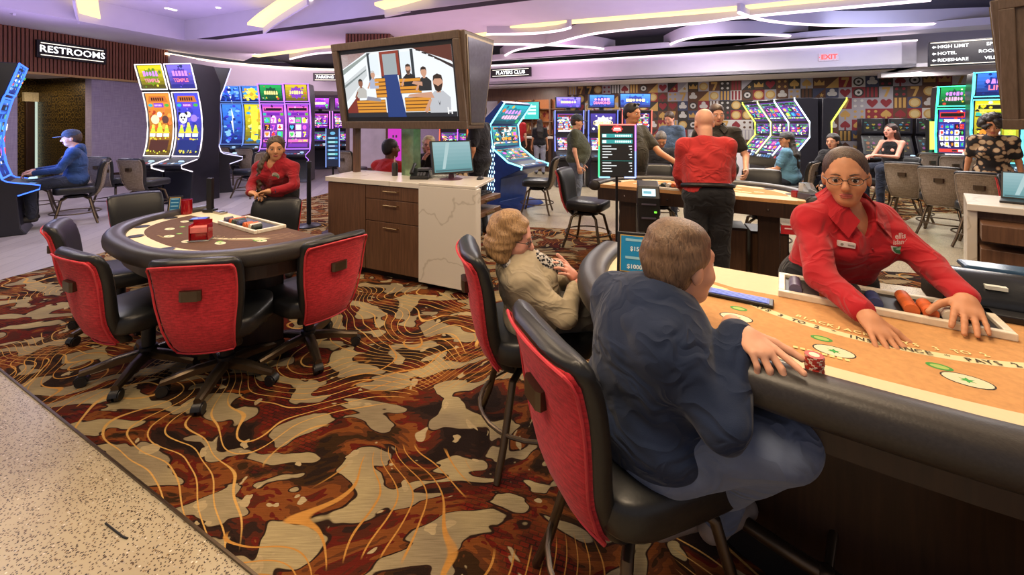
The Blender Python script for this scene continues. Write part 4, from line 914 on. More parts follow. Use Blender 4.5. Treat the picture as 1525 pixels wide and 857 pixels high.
for q in range(16):
    for k in range(3): pr.shape(rnd.choice([HEART, SEVEN, SPADE, CROWN, star(5, 1, .5)]), .12+q*(ln2-.24)/15, .95+k*.42, .07, rnd.choice(['#d8b060', '#7a1418', '#e8dcc0', '#3a2418', '#c07830']), .13)
pr.build('shelf_goods', PRINT, sh)['kind'] = 'stuff'
area('shelf_lamp_light', b0+fdv*ln2*.5-fn*.5+Vector((0, 0, 2.5)), .6, 25, WARM)
def flat_screen(name, label, P, rz, w, h, draw, m=SCREEN, cat='screen', group=None, th=.05, case=PLASTIC, bez=.02):
    t = thing(name, label, cat, P, rz, group); MB().box((-w/2-bez, 0, -h/2-bez), (w/2+bez, th, h/2+bez)).build('casing', case, t, .004, False)
    pr = Print(lambda u, v, e: Vector((u, -.001-e, v))); draw(pr, w/2, h/2); pr.build('picture', m, t); return t
def d_club(pr, w, h):
    pr.rect(-w, -h, 0, h, '#e8f4f4'); pr.rect(0, -h, w, h, '#20b0a8'); pr.layer(3); pr.shape(CLUB, -w*.45, 0, h*.7, '#303840'); [pr.rect(w*.22, h*(.35-.4*q), w*.8, h*(.58-.4*q), '#c8f4ee') for q in range(3)]
q = FA+fn*(back_off-.6)+fdv*wall_s(781, back_off-.6); flat_screen('lit_screen', 'teal and white lit screen above the service counter', (q.x, q.y, at(781, 165, q.y).z), rzf, 1.0, .55, d_club)
# ================================================================ signs
SIGNB = mat('sign_black', c('#17151a'), .5)
def twid(txt, size): xs = [p[0] for p in text_mesh(txt, size, 'LEFT', .012)[0]]; return max(xs) if xs else 0
def words(txt, size, parent, u=None, v=0, m=None):
    W_ = twid(txt, size); x0 = -W_/2 if u is None else u; done = ''
    for w_ in txt.split(' '):
        full = done+w_; x = x0+twid(full, size)-twid(w_, size); pr = Print(lambda a, b, e: Vector((a, -.003-e, b))); pr.text(w_, x, v, size, '#ffffff', 'LEFT', .012); pr.build('lettering', m or SCREEN_HI, parent); done = full+' '
def line_sign(name, label, P, rz, w, h, txt, size, sub=True):
    t = thing(name, label, 'sign', P, rz); MB().box((-w/2, 0, -h/2), (w/2, .07, h/2)).build('sign_box', SIGNB, t, .006, False)
    words(txt, size, t)
    if sub:
        for s in (-1, 1): MB().box((-w*.45, -.006, s*h*.34-.008), (w*.45, 0, s*h*.34+.008)).build('light_bar', glow('#fff4e0', 1.8), t, 0, False)
    return t
t0, t1 = wallpt(50), wallpt(154); p = W0+wd*(t0+t1)/2-wn*.125
zc = lambda y, Y: H-(y-HY)/F*Y
line_sign('restroom_sign', 'black sign reading RESTROOMS in white on the wood slats', (p.x, p.y, zc(78.5, p.y)), wl_rz, (t1-t0), .42, 'RESTROOMS', .225)
p = at(497, 115, 15.4); line_sign('parking_sign', 'black sign reading PARKING GARAGE beside the hanging screen', (p.x, p.y, p.z), .06, 1.5, .30, 'PARKING GARAGE', .15)
s_ = wall_s(760, -.09); p = FA+fn*-.09+fdv*s_; line_sign('club_sign', 'black sign reading PLAYERS CLUB on the pink fascia', (p.x, p.y, zc(108, p.y)), rzf, 1.32, .27, 'PLAYERS CLUB', .145)
s_ = wall_s(1234, -.03); p = FA+fn*-.03+fdv*s_
ex = thing('exit_sign', 'small pale sign with red letters EXIT on the fascia', 'sign', (p.x, p.y, zc(85, p.y)), rzf); MB().box((-.19, 0, -.09), (.19, .03, .09)).build('sign_plate', mat('exit_plate', c('#d8c8cc'), .5), ex, .004, False)
pr = Print(lambda u, v, e: Vector((u, -.002-e, v))); pr.text('EXIT', 0.01, 0, .15, '#ff3a30', bold=.03); pr.build('lettering', SCREEN_HI, ex); pr = Print(lambda u, v, e: Vector((u, -.002-e, v))); pr.shape([(-1, 0), (0, .8), (0, -.8)], -.165, 0, .02, '#ff3a30'); pr.build('arrow', SCREEN_HI, ex)
p = at(1450, 77, 7.9); ds = thing('direction_sign', 'black directory sign with arrows reading HIGH LIMIT, HOTEL, RIDESHARE', 'sign', p, math.atan2(fdv.y, fdv.x)-.12)
MB().box((-.62, 0, -.24), (.72, .08, .24)).build('sign_box', SIGNB, ds, .006, False)
for k, (a, b) in enumerate((('HIGH LIMIT', 'SPORTS'), ('HOTEL', 'ROOFTOP'), ('RIDESHARE', 'VILLAGE'))):
    words(a, .085, ds, -.50, .13-k*.13); words(b, .085, ds, .46-twid(b, .085), .13-k*.13)
    pr = Print(lambda u, v, e: Vector((u, -.003-e, v))); pr.shape([(-1, 0), (0, .9), (0, .3), (1, .3), (1, -.3), (0, -.3), (0, -.9)], -.55, .13-k*.13, .03, '#ffffff'); pr.build('arrow', SCREEN_HI, ds)
for s in (-1, 1): MB().box((-.6, -.006, s*.215-.006), (.7, 0, s*.215+.006)).build('light_bar', glow('#fff4e0', 1.8), ds, 0, False)
# ================================================================ podium with hanging screen
FLp, FRp = Vector((-1.92, 4.33, 0)), Vector((-.296, 3.563, 0)); PL = (FRp-FLp).length; prz = math.atan2(FRp.y-FLp.y, FRp.x-FLp.x)
pod = thing('podium', 'walnut podium cabinet with white stone top and marble end', 'counter', (FLp.x, FLp.y, .006), prz)
SK = -.14; DP = .56; xm = PL*.665
MB().prism([(0, .02), (xm, .02), (xm+SK, DP), (SK, DP)], .06, .895).build('cabinet_body', WALNUT, pod, .004, False)
MB().prism([(.02, .06), (PL-.02, .06), (PL-.02+SK, DP-.04), (.02+SK, DP-.04)], 0, .06).build('toe_kick', PLASTIC, pod, 0, False)
MB().prism([(-.015, -.015), (xm+.02, -.015), (xm+.02+SK, DP+.02), (SK-.015, DP+.02)], .895, .945).build('stone_top', MARBLE, pod, .005, False)
MB().prism([(xm, -.03), (PL, -.03), (PL, .06), (xm, .06)], .05, .929).build('marble_end', MARBLE, pod, .004, False)
MB().prism([(xm, -.03), (PL, -.03), (PL+SK, DP+.02), (xm+SK, DP+.02)], .93, .955).build('marble_top', MARBLE, pod, .004, False)
MB().prism([(xm, .06), (PL-.28, .06), (PL-.28+SK, DP), (xm+SK, DP)], .06, .929).build('marble_side_core', WALNUT, pod, 0, False)
xw = xm*.44
MB().box((.01, .0, .07), (xw-.004, .02, .89)).build('front_panel', WALNUT, pod, .003, False)
for z0, z1 in ((.762, .89), (.548, .756), (.07, .542)):
    d = MB().box((xw+.004, 0, z0), (xm-.006, .02, z1)).build('drawer', WALNUT, pod, .003, False)
    xc = (xw+xm)/2; h = MB().cyl((xc-.085, -.03, z1-.045), (xc+.085, -.03, z1-.045), .007)
    for s in (-1, 1): h.cyl((xc+s*.075, -.03, z1-.045), (xc+s*.075, .002, z1-.045), .005)
    h.build('handle', BRASS, d)
# open right end: keyboard shelf and drawers
for z in (.82, .70):
    d = MB().box((PL-.27, .10, z-.045), (PL-.02+SK*.5+.06, DP-.06, z)).build('pull_out_shelf', WALNUT, pod, .003, False)
    MB().box((PL-.02+SK*.5+.06, .2, z-.03), (PL-.02+SK*.5+.075, .36, z-.018)).build('handle', BRASS, d, 0, False)
def podp(x, y, z=.951): q = rotz(prz) @ Vector((x, y, 0)); return Vector((FLp.x+q.x, FLp.y+q.y, z))
kb = thing('keyboard', 'black keyboard on the pull-out shelf of the podium', 'keyboard', podp(PL-.17, .30, .826), prz+PI/2); MB().box((-.17, -.06, 0), (.17, .06, .018)).build('base', PLASTIC, kb, .003, False)
kk = MB()
for i in range(12):
    for j in range(4): kk.box((-.16+i*.027, -.05+j*.026, .018), (-.16+i*.027+.021, -.05+j*.026+.02, .024))
ko = kk.build('keys', mat('key_grey', c('#2a2a30'), .5), kb, 0, False); ko['kind'] = 'stuff'
# desk phone, bottle, monitor, mouse, clear tray
ph = thing('desk_phone', 'black desk phone with handset on the podium', 'phone', podp(.98, .28), prz+.5)
MB().rings([[(x, y, z) for x in (-.09, .09) for y, z in (((-.1, 0), (-.1, .03)) if x < 0 else ((-.1, .03), (-.1, 0)))], [(x, y, z) for x in (-.09, .09) for y, z in (((.1, 0), (.1, .10)) if x < 0 else ((.1, .10), (.1, 0)))]]).build('phone_base', PLASTIC, ph, .006, False)
MB().box((-.03, -.02, .075), (.08, .07, .10), Matrix.Rotation(.0, 3, 'X')).build('phone_display', mat('phone_grey', c('#3a3c42'), .4), ph, .004, False)
MB().tube([(-.075, -.09, .06), (-.075, -.075, .075), (-.075, 0, .105), (-.075, .085, .135), (-.075, .10, .125)], [.02, .017, .013, .017, .02], 10).build('handset', PLASTIC, ph)
kp = MB()
for i in range(3):
    for j in range(3): kp.cbox((-.01+i*.028, -.085+j*.022, .045+j*.008), (.02, .015, .012))
kp.build('keypad', mat('key_pale', c('#55565c'), .5), ph, 0, False)['kind'] = 'stuff'
bt = thing('spray_bottle', 'small dark bottle with a pale pump on the podium', 'bottle', podp(.60, .34), prz)
MB().lathe([(0, 0), (.03, 0), (.031, .01), (.031, .115), (.024, .135), (.012, .14), (0, .14)], 16).build('bottle_body', mat('bottle_dark', c('#2a2420'), .4), bt)
MB().lathe([(0, .139), (.011, .139), (.011, .165), (.006, .17), (.006, .2), (0, .2)], 12).build('pump', mat('pump_pink', c('#b08a86'), .5), bt)
def d_mon(pr, w, h): pr.grad(-w, -h, w, h, '#5fa0a8', '#9ac4cc', 8); pr.layer(3); pr.rect(-w*.95, -h*.95, w*.95, -h*.85, '#3a6a74'); pr.poly([(-w*.6, -h*.8), (-w*.45, -h*.8), (-w*.1, h*.95), (-w*.3, h*.95)], '#b4d6da')
mo = thing('monitor', 'tilted computer monitor with pale teal screen on the podium', 'monitor', podp(1.33, .30, .957), prz+1.0)
MB().lathe([(0, 0), (.11, 0), (.11, .008), (.03, .015), (.02, .10), (0, .10)], 20).build('stand', mat('maroon_plastic', c('#4a2030'), .4), mo)
cs = MB().box((-.21, -.015, -.16), (.21, .02, .16)).build('screen_case', PLASTIC, mo, .004, False); cs.location = (0, -.02, .22); cs.rotation_euler = (-.25, 0, 0)
pr = Print(lambda u, v, e: Vector((u, -.016-e, v))); d_mon(pr, .195, .145); pr.build('picture', attr_mat('lit_print_dim', .75), cs)
ms = thing('mouse', 'black computer mouse at the end of the podium', 'mouse', podp(PL-.20, .40, .956), prz); MB().ball((0, 0, .012), (.03, .05, .02), 14, 8).build('shell', PLASTIC, ms); MB().cyl((-.003, .025, .03), (.003, .025, .03), .008).build('wheel', BODYG, ms)
ct = thing('acrylic_tray', 'clear plastic tray beside the phone on the podium', 'tray', podp(1.16, .40, .951), prz)
ACR = NT('acrylic'); ACR.b.inputs['Transmission Weight'].default_value = .85; ACR.b.inputs['Roughness'].default_value = .1; ACR.b.inputs['Base Color'].default_value = (.8, .85, .85, 1); ACR = ACR.m
trm = MB()
for lo, hi in (((-.11, -.08, 0), (.11, .08, .006)), ((-.11, -.08, 0), (-.104, .08, .08)), ((.104, -.08, 0), (.11, .08, .08)), ((-.11, .074, 0), (.11, .08, .10)), ((-.11, -.08, 0), (.11, -.074, .05))): trm.box(lo, hi)
trm.build('tray_shell', ACR, ct, 0, False); MB().box((-.09, -.06, .006), (.09, .06, .03)).build('paper_stack', mat('paper', c('#d8d6d0'), .8), ct, 0, False)
def tv_box(name, label, P, rz, w, h, draw=None):
    t = thing(name, label, 'television', P, rz); yb0, yb1, yt0, yt1 = 0, .30, -.15, .42
    # tapered casing: wider and deeper at the top
    x0, x1 = -w/2, w/2; e = .05
    MB().rings([[(x0+e, yb0, 0), (x1-e, yb0, 0), (x1-e, yb1, 0), (x0+e, yb1, 0)], [(x0, yt0, h), (x1, yt0, h), (x1, yt1, h), (x0, yt1, h)]]).build('casing', TVWOOD, t, .01, False)
    sl = Vector((0, yt0-yb0, h)).normalized(); nn = Vector((0, -h, yt0-yb0)).normalized(); o = Vector((0, yb0, 0)); Ln = math.hypot(yt0-yb0, h)
    f = lambda u, v, e_: o+Vector((u, 0, 0))+sl*v+nn*(e_)
    fr_ = MB(); ww = w/2-.045
    def bar(u0, v0, u1, v1, th): 
        fr_.rings([[tuple(f(u, v, 0)) for u, v in ((u0, v0), (u1, v0), (u1, v1), (u0, v1))], [tuple(f(u, v, th)) for u, v in ((u0, v0), (u1, v0), (u1, v1), (u0, v1))]])
    b = .075
    bar(-ww, 0, ww, b, .03); bar(-ww, Ln-b, ww, Ln, .03); bar(-ww, b, -ww+b, Ln-b, .03); bar(ww-b, b, ww, Ln-b, .03)
    fr_.build('front_frame', TVWOOD, t, .005, False)
    if draw:
        pr = Print(lambda u, v, e_: f(u, v+Ln/2, .004+e_)); pr.rect(-ww+b, -Ln/2+b, ww-b, Ln/2-b, '#04060a'); pr.layer(3); draw(pr, ww-b-.03, Ln/2-b-.045); pr.build('picture', attr_mat('tv_print', .98), t)
    for s in (-1, 1):        # framed side panels
        g = lambda y_, z_, e_: Vector((s*(w/2-.05*(1-z_/h)+e_), y_, z_))
        def quad(ins, e_): 
            pts = []
            for z_, i_ in ((0, ins), (1, ins)):
                z = ins*1.3 if z_ == 0 else h-ins*1.3; k = z/h
                pts.append((yb0+(yt0-yb0)*k+ins, yb1+(yt1-yb1)*k-ins, z))
            (a, b_, z0), (c_, d_, z1) = pts; return [tuple(g(a, z0, e_)), tuple(g(b_, z0, e_)), tuple(g(d_, z1, e_)), tuple(g(c_, z1, e_))]
        MB().rings([quad(.03, -.002), quad(.03, .010)]).build('side_trim', mat('champagne_trim', c('#8a7a64'), .35, .7), t, 0, False)
        MB().rings([quad(.045, 0), quad(.045, .013)]).build('side_panel', mat('smoky_panel', c('#5c5868'), .18, .3), t, 0, False)
    return t
def d_tv(pr, w, h):
    pr.rect(-w, -h, w, h, '#e9eef2'); pr.layer(3)
    pr.poly([(-w, h), (-w*.5, h), (-w, h*.55)], '#7a3a28'); pr.poly([(-w, h*.52), (-w*.46, h*.98), (-w*.40, h*.98), (-w, h*.36)], '#8f9a96')
    pr.poly([(-w, h*.1), (-w*.52, h*.62), (-w*.52, h*.30), (-w, -h*.5)], '#c9ced0'); pr.poly([(-w, -h), (-w*.75, -h), (-w*.72, -h*.25), (-w, -h*.75)], '#7a2a22')
    pr.poly([(w, h), (w*.35, h), (w*.98, h*.55), (w, h*.5)], '#5a2a22'); pr.poly([(w*.5, h*.92), (w, h*.45), (w, h*.35)], '#30262a')
    for u in (-.46, -.22, .10, .34): pr.rect(w*u-w*.025, h*.1, w*u+w*.025, h*.98, '#26323a')
    pr.rect(-w*.20, h*.28, w*.08, h*.98, '#9aa4a8'); pr.layer(5); pr.rect(-w*.16, h*.42, w*.04, h*.9, '#f4f6f8'); pr.rect(-w*.20, h*.25, w*.08, h*.38, '#3a444c')
    pr.poly([(-w*.20, h*.28), (w*.05, h*.28), (w*.14, -h), (-w*.20, -h)], '#1c3a78'); pr.layer(6)
    pr.poly([(-w*.20, -h), (w*.14, -h), (w*.06, -h*.3), (-w*.16, -h*.3)], '#28303c')
    pr.layer(6); pr.rect(-w, -h, w, -h*.86, '#20242c'); pr.rect(-w*.24, h*.25, -w*.19, h*.98, '#8a3424'); pr.rect(w*.06, h*.25, w*.11, h*.98, '#8a3424'); pr.rect(-w*.24, h*.9, w*.11, h*.98, '#8a3424')
    pr.rect(-w*.44, h*.3, -w*.27, h*.92, '#dfe9f2'); pr.rect(w*.14, h*.3, w*.31, h*.92, '#dfe9f2'); pr.poly([(-w, h*.02), (-w*.52, h*.5), (-w*.52, h*.46), (-w, -h*.06)], '#7d8888')
    for q in range(5): pr.poly([(w*(.42+q*.1), h*(.96-q*.09)), (w*(.5+q*.1), h*(.93-q*.1)), (w*(.5+q*.1), h*(.88-q*.1)), (w*(.42+q*.1), h*(.92-q*.09))], '#20181a')
    def bench(x0, x1, y0, y1, n=4):
        pr.layer(7); pr.rect(w*x0, h*y0, w*x1, h*y1, '#5a3418'); pr.layer(9)
        for q in range(n): pr.rect(w*x0, h*(y0+(y1-y0)*(q+.12)/n), w*x1, h*(y0+(y1-y0)*(q+.85)/n), '#d8902e')
    bench(-.38, -.18, -.40, .20, 5); bench(.08, .45, -.30, .15, 4); bench(-.78, -.22, -.86, -.46, 4); bench(.14, .60, -.84, -.42, 4)
    def man(x, y, s, shirt, hair, beard=None, skin='#c8967c', cap=None):
        pr.layer(11); pr.poly([(w*x-s*1.5, y-s*3.6), (w*x+s*1.5, y-s*3.6), (w*x+s*1.6, y-s*1.8), (w*x+s*.6, y-s*1.0), (w*x-s*.6, y-s*1.0), (w*x-s*1.6, y-s*1.8)], shirt); pr.poly([(w*x-s*1.5, y-s*2.0), (w*x-s*1.1, y-s*2.0), (w*x-s*1.9, y-s*3.6), (w*x-s*2.4, y-s*3.4)], skin)
        pr.layer(13); pr.rect(w*x-s*.3, y-s*1.2, w*x+s*.3, y-s*.5, skin); pr.layer(14); pr.disc(w*x, y, s*.72, skin, 16, s*.92); pr.layer(15)
        pr.poly([(w*x-s*.74, y+s*.1), (w*x-s*.6, y+s*.8), (w*x, y+s*1.05), (w*x+s*.6, y+s*.8), (w*x+s*.74, y+s*.1), (w*x+s*.45, y+s*.45), (w*x-s*.45, y+s*.45)], cap or hair)
        if beard: pr.poly([(w*x-s*.65, y-s*.1), (w*x-s*.45, y-s*.9), (w*x, y-s*1.15), (w*x+s*.45, y-s*.9), (w*x+s*.65, y-s*.1), (w*x, y-s*.45)], beard)
    man(-.66, h*.08, h*.13, '#b9b6b0', '#2a2420', None, '#8a5a44'); man(-.40, h*.32, h*.12, '#a8b0c8', '#b8b4b0', cap='#c9c6c4'); man(.26, h*.42, h*.14, '#1b1e22', '#3a2a22', '#5a4034'); man(.52, h*.30, h*.15, '#22252a', '#2a1e18')
    pr.layer(12); pr.poly([(w*.20, -h*.40), (w*.24, -h*.33), (w*.62, -h*.28), (w*.66, -h*.46)], '#c8967c'); pr.poly([(w*.30, -h*.02), (w*.33, h*.05), (w*.48, h*.02), (w*.48, -h*.1)], '#c8967c'); pr.poly([(-w*.55, -h*.34), (-w*.30, -h*.42), (-w*.30, -h*.52), (-w*.58, -h*.46)], '#8a8a98')
    man(.74, -h*.02, h*.24, '#b9bcc2', '#2a201c', '#2a1c18'); pr.layer(18); pr.shape([(-.5, 1), (-.2, 0), (0, -.6), (.2, 0), (.5, 1), (.1, .2), (0, .1), (-.1, .2)], w*.74, -h*.62, h*.10, '#2a2a30'); pr.text('H', w*.90, -h*.84, h*.26, '#f0f0f0', bold=.03)
tBL, tBR = Vector((-1.86, 4.62, 0)), Vector((-.41, 3.90, 0)); mid = (tBL+tBR)/2; tz = math.atan2(tBR.y-tBL.y, tBR.x-tBL.x); TVW = (tBR-tBL).length+.1
tv = tv_box('hanging_television', 'large hanging screen in a brown tapered casing above the podium', (mid.x, mid.y, 1.45), tz, TVW, .90, d_tv)
MB().box((-TVW/2+.07, .10, -.5), (-TVW/2+.11, .18, .01)).build('support_post', WALNUT, tv, 0, False)
MB().box((-.10, .12, -.5), (.06, .24, .01)).build('support_post', mat('green_glass_post', c('#8fae8a'), .12, .6), tv, .004, False)
p = Vector((3.93, 2.83, 1.45)); tv2 = tv_box('hanging_television', 'brown hanging screen casing cut off by the right edge, seen from its side', (3.86, 2.55, 1.46), -1.02-.0, 1.2, .92, None)
# ================================================================ right-hand desk
dr = thing('side_desk', 'walnut drawer desk with stone top at the right edge', 'counter', (3.19, 2.92, .005), -.80)
MB().box((0, 0, 0), (.05, .6, .93)).build('stone_end', MARBLE, dr, .004, False); MB().box((0, -.03, .89), (1.6, .62, .935)).build('stone_top', MARBLE, dr, .004, False); MB().box((.05, .06, .08), (1.55, .58, .89)).build('cabinet_body', WALNUT, dr, 0, False)
for k, z in enumerate((.72, .55)):
    d = MB().box((.06, -.20+k*.06, z), (.78, .06, z+.11)).build('drawer', WALNUT, dr, .004, False)
    MB().box((.30, -.222+k*.06, z+.05), (.55, -.20+k*.06, z+.062)).build('handle', BRASS, d, 0, False)
MB().box((.05, .03, .10), (.78, .06, .52)).build('door', WALNUT, dr, .003, False)
q = rotz(-.80) @ Vector((.32, .28, 0)); lp_ = thing('laptop', 'open laptop with teal screen on the right-hand desk', 'laptop', (3.19+q.x, 2.92+q.y, .941), -.9); MB().box((-.15, -.10, 0), (.15, .10, .015)).build('keyboard_base', PLASTIC, lp_, .003, False)
ls = MB().box((-.15, -.006, 0), (.15, .006, .2)).build('lid', PLASTIC, lp_, .003, False); ls.location = (0, .10, .012); ls.rotation_euler = (-.3, 0, 0); pr = Print(lambda u, v, e: Vector((u, -.007-e, v+.1))); d_mon(pr, .14, .09); pr.build('picture', attr_mat('lit_print_dim', .75), ls)
sk0, sk1 = fl(157, 781), fl(188, 805); sm0 = (sk0+sk1)/2
stk = thing('drinking_straw', 'thin black straw lying on the speckled terrazzo floor', 'straw', (sm0.x, sm0.y, .003), math.atan2(sk1.y-sk0.y, sk1.x-sk0.x)); L2 = (sk1-sk0).length/2
MB().cyl((-L2, 0, 0), (L2*.7, 0, 0), .003).build('tube', PLASTIC, stk); MB().cyl((L2*.7, 0, 0), (L2, .004, 0), .0032).build('bent_end', PLASTIC, stk)
# ================================================================ sign stands and posts
p = at(919, 226, 3.88); ms_ = thing('menu_stand', 'lit rainbow-edged table rules sign on a black pole at the middle table', 'sign', (p.x, p.y, .006), -.08)
mz0, mz1 = 1.5-.0, 0; zc_ = p.z; sw, shh = .167, .245
MB().box((-sw, 0, zc_-shh), (sw, .035, zc_+shh)).build('screen_case', PLASTIC, ms_, .004, False)
pr = Print(lambda u, v, e: Vector((u, -.002-e, v+zc_))); pr.rect(-sw+.01, -shh+.01, sw-.01, shh-.01, '#07090b'); pr.layer(3)
pr.shape(star(8, 1, .8), 0, .205, .055, '#c83a3a', .035); pr.rect(-.035, .192, .035, .202, '#ffe8e0'); pr.rect(-.03, .208, .03, .216, '#ffe8e0')
for k, (a, col) in enumerate((('BLACKJACK', '#2a8a88'), ('INSURANCE', '#2a8a88'))): pr.rect(-.14, .125-k*.055, .14, .16-k*.055, col); pr.layer(4); [pr.rect(-.02+q*.019, .134-k*.055, -.02+q*.019+.014, .152-k*.055, '#d8f4f0') for q in range(8)]; pr.rect(-.135, .13-k*.055, -.10, .155-k*.055, '#d8e8e6'); pr.layer(3)
for k in range(10):
    if k == 5: pr.rect(-.14, .06-.045*.5-k*.026, .14, .062-.045*.5-k*.026, '#2a9a90'); continue
    pr.rect(-.135, .041-k*.026, -.135+[.08, .13, .08, .09, .05, 0, .08, .13, .08, .09][k], .049-k*.026, '#d0d4d4'); pr.rect(.105+.01*(k % 3), .041-k*.026, .135, .049-k*.026, '#d0d4d4')
pr.build('picture', SCREEN, ms_)
gp = [('#40e080', [(-sw, -shh), (-sw, shh*.2)]), ('#f0b040', [(-sw, shh*.2), (-sw, shh)]), ('#ff6a60', [(-sw, shh), (sw, shh)]), ('#b070ff', [(sw, shh), (sw, 0)]), ('#7a90ff', [(sw, 0), (sw, -shh)]), ('#7fd0ff', [(-sw, -shh), (-sw*.4, -shh)]), ('#a0b0ff', [(sw*.4, -shh), (sw, -shh)])]
for col, seg in gp: MB().tube([(u, -.004, zc_+v) for u, v in seg], .007, 6).build('edge_light', glow(col, 2.2), ms_)
MB().cyl((0, .02, .02), (0, .02, zc_-shh), .012).build('pole', BLACKM, ms_); MB().lathe([(0, 0), (.16, 0), (.16, .012), (.03, .025), (0, .025)], 24).build('base', BLACKM, ms_)
p = at(495.5, 221, 5.7); ss = thing('sign_post', 'small blue lit information sign on a thin post by the podium', 'sign', (p.x, p.y, .006), .1)
MB().box((-.088, 0, p.z-.265), (.088, .03, p.z+.265)).build('screen_case', PLASTIC, ss, .004, False); pz_ = p.z
pr = Print(lambda u, v, e: Vector((u, -.002-e, v+pz_))); pr.rect(-.078, -.255, .078, .255, '#0c1830'); pr.layer(3); pr.disc(0, .2, .035, '#5a9ac0', 14, .022)
for k in range(6): pr.rect(-.065, .12-k*.055, .065, .15-k*.055, ['#3a7aa8', '#4aa0a8', '#2a5a90'][k % 3])
pr.layer(5)
for k in range(6): pr.rect(-.05, .13-k*.055, .03, .14-k*.055, '#cfe8f0')
pr.build('picture', SCREEN, ss); MB().cyl((0, .015, .02), (0, .015, pz_-.26), .012).build('pole', BLACKM, ss); MB().lathe([(0, 0), (.14, 0), (.14, .012), (.03, .02), (0, .02)], 20).build('base', BLACKM, ss)
for s in (-1, 1): MB().tube([(s*.088, -.003, pz_-.265), (s*.088, -.003, pz_+.265)], .005, 6).build('edge_light', glow('#80a0ff', 1.6), ss)
p = fl(460, 338); sp = thing('belt_stanchion', 'black belt stanchion post behind the dealer with the braid', 'stanchion', (p.x, p.y, .006)); MB().lathe([(0, 0), (.16, 0), (.165, .012), (.15, .025), (.04, .035), (.032, .04), (0, .04)], 24).build('base', BLACKM, sp); MB().cyl((0, 0, .03), (0, 0, .86), .03).build('post', BLACKM, sp); MB().lathe([(0, .85), (.036, .85), (.036, .94), (.02, .95), (0, .95)], 16).build('belt_head', PLASTIC, sp)
# ================================================================ things on the empty table
def on1(x, y): return pz(x, y, TH1)
def easel(name, label, P, rz, w, h, lines, bg='#1c6a9a'):
    t = thing(name, label, 'sign', P, rz); b = MB().box((-w/2, -.008, 0), (w/2, .008, h)).build('sign_case', PLASTIC, t, .003, False); b.rotation_euler = (-.18, 0, 0)
    MB().box((-w/2, 0, 0), (w/2, .07, .012)).build('foot', PLASTIC, t, .002, False)
    pr = Print(lambda u, v, e: Vector((u, -.0085-e, v))); pr.rect(-w/2+.012, .012, w/2-.012, h-.012, '#c8a860'); pr.layer(3); pr.rect(-w/2+.016, .016, w/2-.016, h-.016, bg); pr.layer(5)
    for k, tx in enumerate(lines):
        if tx is None: y_ = h*(.82-.62*k/3); pr.rect(-w*.26, y_-h*.03, w*.26, y_+h*.03, '#8cc4dc'); continue
        pr.text(tx, 0, h*(.82-.62*k/max(1, len(lines)-1)), h*(.14 if k % 2 else .09), '#d8ecf4', bold=.02)
    pr.build('card', GLOSSPRINT, b); return t
easel('limit_sign', 'small blue table limit sign on the empty card table', on1(260, 318)+Vector((0, 0, .002)), .25, .10, .135, [None, None, None, None])
REDGLASS = NT('red_glass'); REDGLASS.b.inputs['Base Color'].default_value = c('#a80f1c'); REDGLASS.b.inputs['Transmission Weight'].default_value = .35; REDGLASS.b.inputs['Roughness'].default_value = .12; REDGLASS = REDGLASS.m
cd = thing('red_holder', 'round red translucent cup on the empty card table', 'cup', on1(278, 319)+Vector((0, 0, .002))); MB().lathe([(0, 0), (.036, 0), (.038, .01), (.038, .115), (.033, .115), (.033, .012), (0, .012)], 20).build('cup_wall', REDGLASS, cd); MB().lathe([(0, .013), (.03, .013), (.03, .05), (0, .05)], 16).build('contents', mat('dark_red', c('#4a0a10'), .5), cd)
tb = thing('tablet', 'small blue lit tablet lying on the empty card table', 'tablet', on1(297, 328)+Vector((0, 0, .003)), .35); MB().box((-.055, -.04, 0), (.055, .04, .01)).build('case', PLASTIC, tb, .003, False); pr = Print(lambda u, v, e: Vector((u, v, .011+e))); pr.rect(-.05, -.035, .05, .035, '#2a48b0'); pr.layer(3); pr.poly([(-.05, -.035), (.0, -.035), (-.02, .03)], '#6a8ae0'); pr.build('picture', SCREEN, tb)
dh = thing('discard_holder', 'red plastic discard card holder on the empty card table', 'card holder', on1(299, 358)+Vector((0, 0, .002)), .3)
MB().box((-.055, -.04, 0), (.055, .04, .006)).build('base', ACR, dh, 0, False); MB().box((-.05, .03, .006), (.05, .036, .12)).build('back_wall', REDGLASS, dh, 0, False)
for s in (-1, 1): MB().box((s*.048-.003, -.035, .006), (s*.048+.003, .036, .10)).build('side_wall', REDGLASS, dh, 0, False)
MB().box((-.045, -.033, .05), (.045, .030, .085)).build('card_deck', mat('card_pink', c('#d8706a'), .6), dh, .002, False); MB().prism([(-.04, -.03), (.04, -.03), (0, .03)], .008, .05).build('wedge', REDGLASS, dh, 0, False)
cp = thing('camera_post', 'short black post standing on the empty card table', 'post', on1(313, 316)+Vector((0, 0, .002))); MB().cbox((0, 0, .012), (.09, .06, .024)).build('foot', PLASTIC, cp, .004, False); MB().cbox((0, 0, .145), (.042, .035, .26)).build('shaft', PLASTIC, cp, .005, False)
mch = thing('control_box', 'small silver control box on the white corner of the empty table', 'device', on1(328, 318)+Vector((0, 0, .002)), -.5); MB().cbox((0, 0, .008), (.12, .05, .016)).build('box', CHROME, mch, .003, False); MB().cbox((.03, 0, .018), (.03, .025, .005)).build('button', PLASTIC, mch, .001, False)
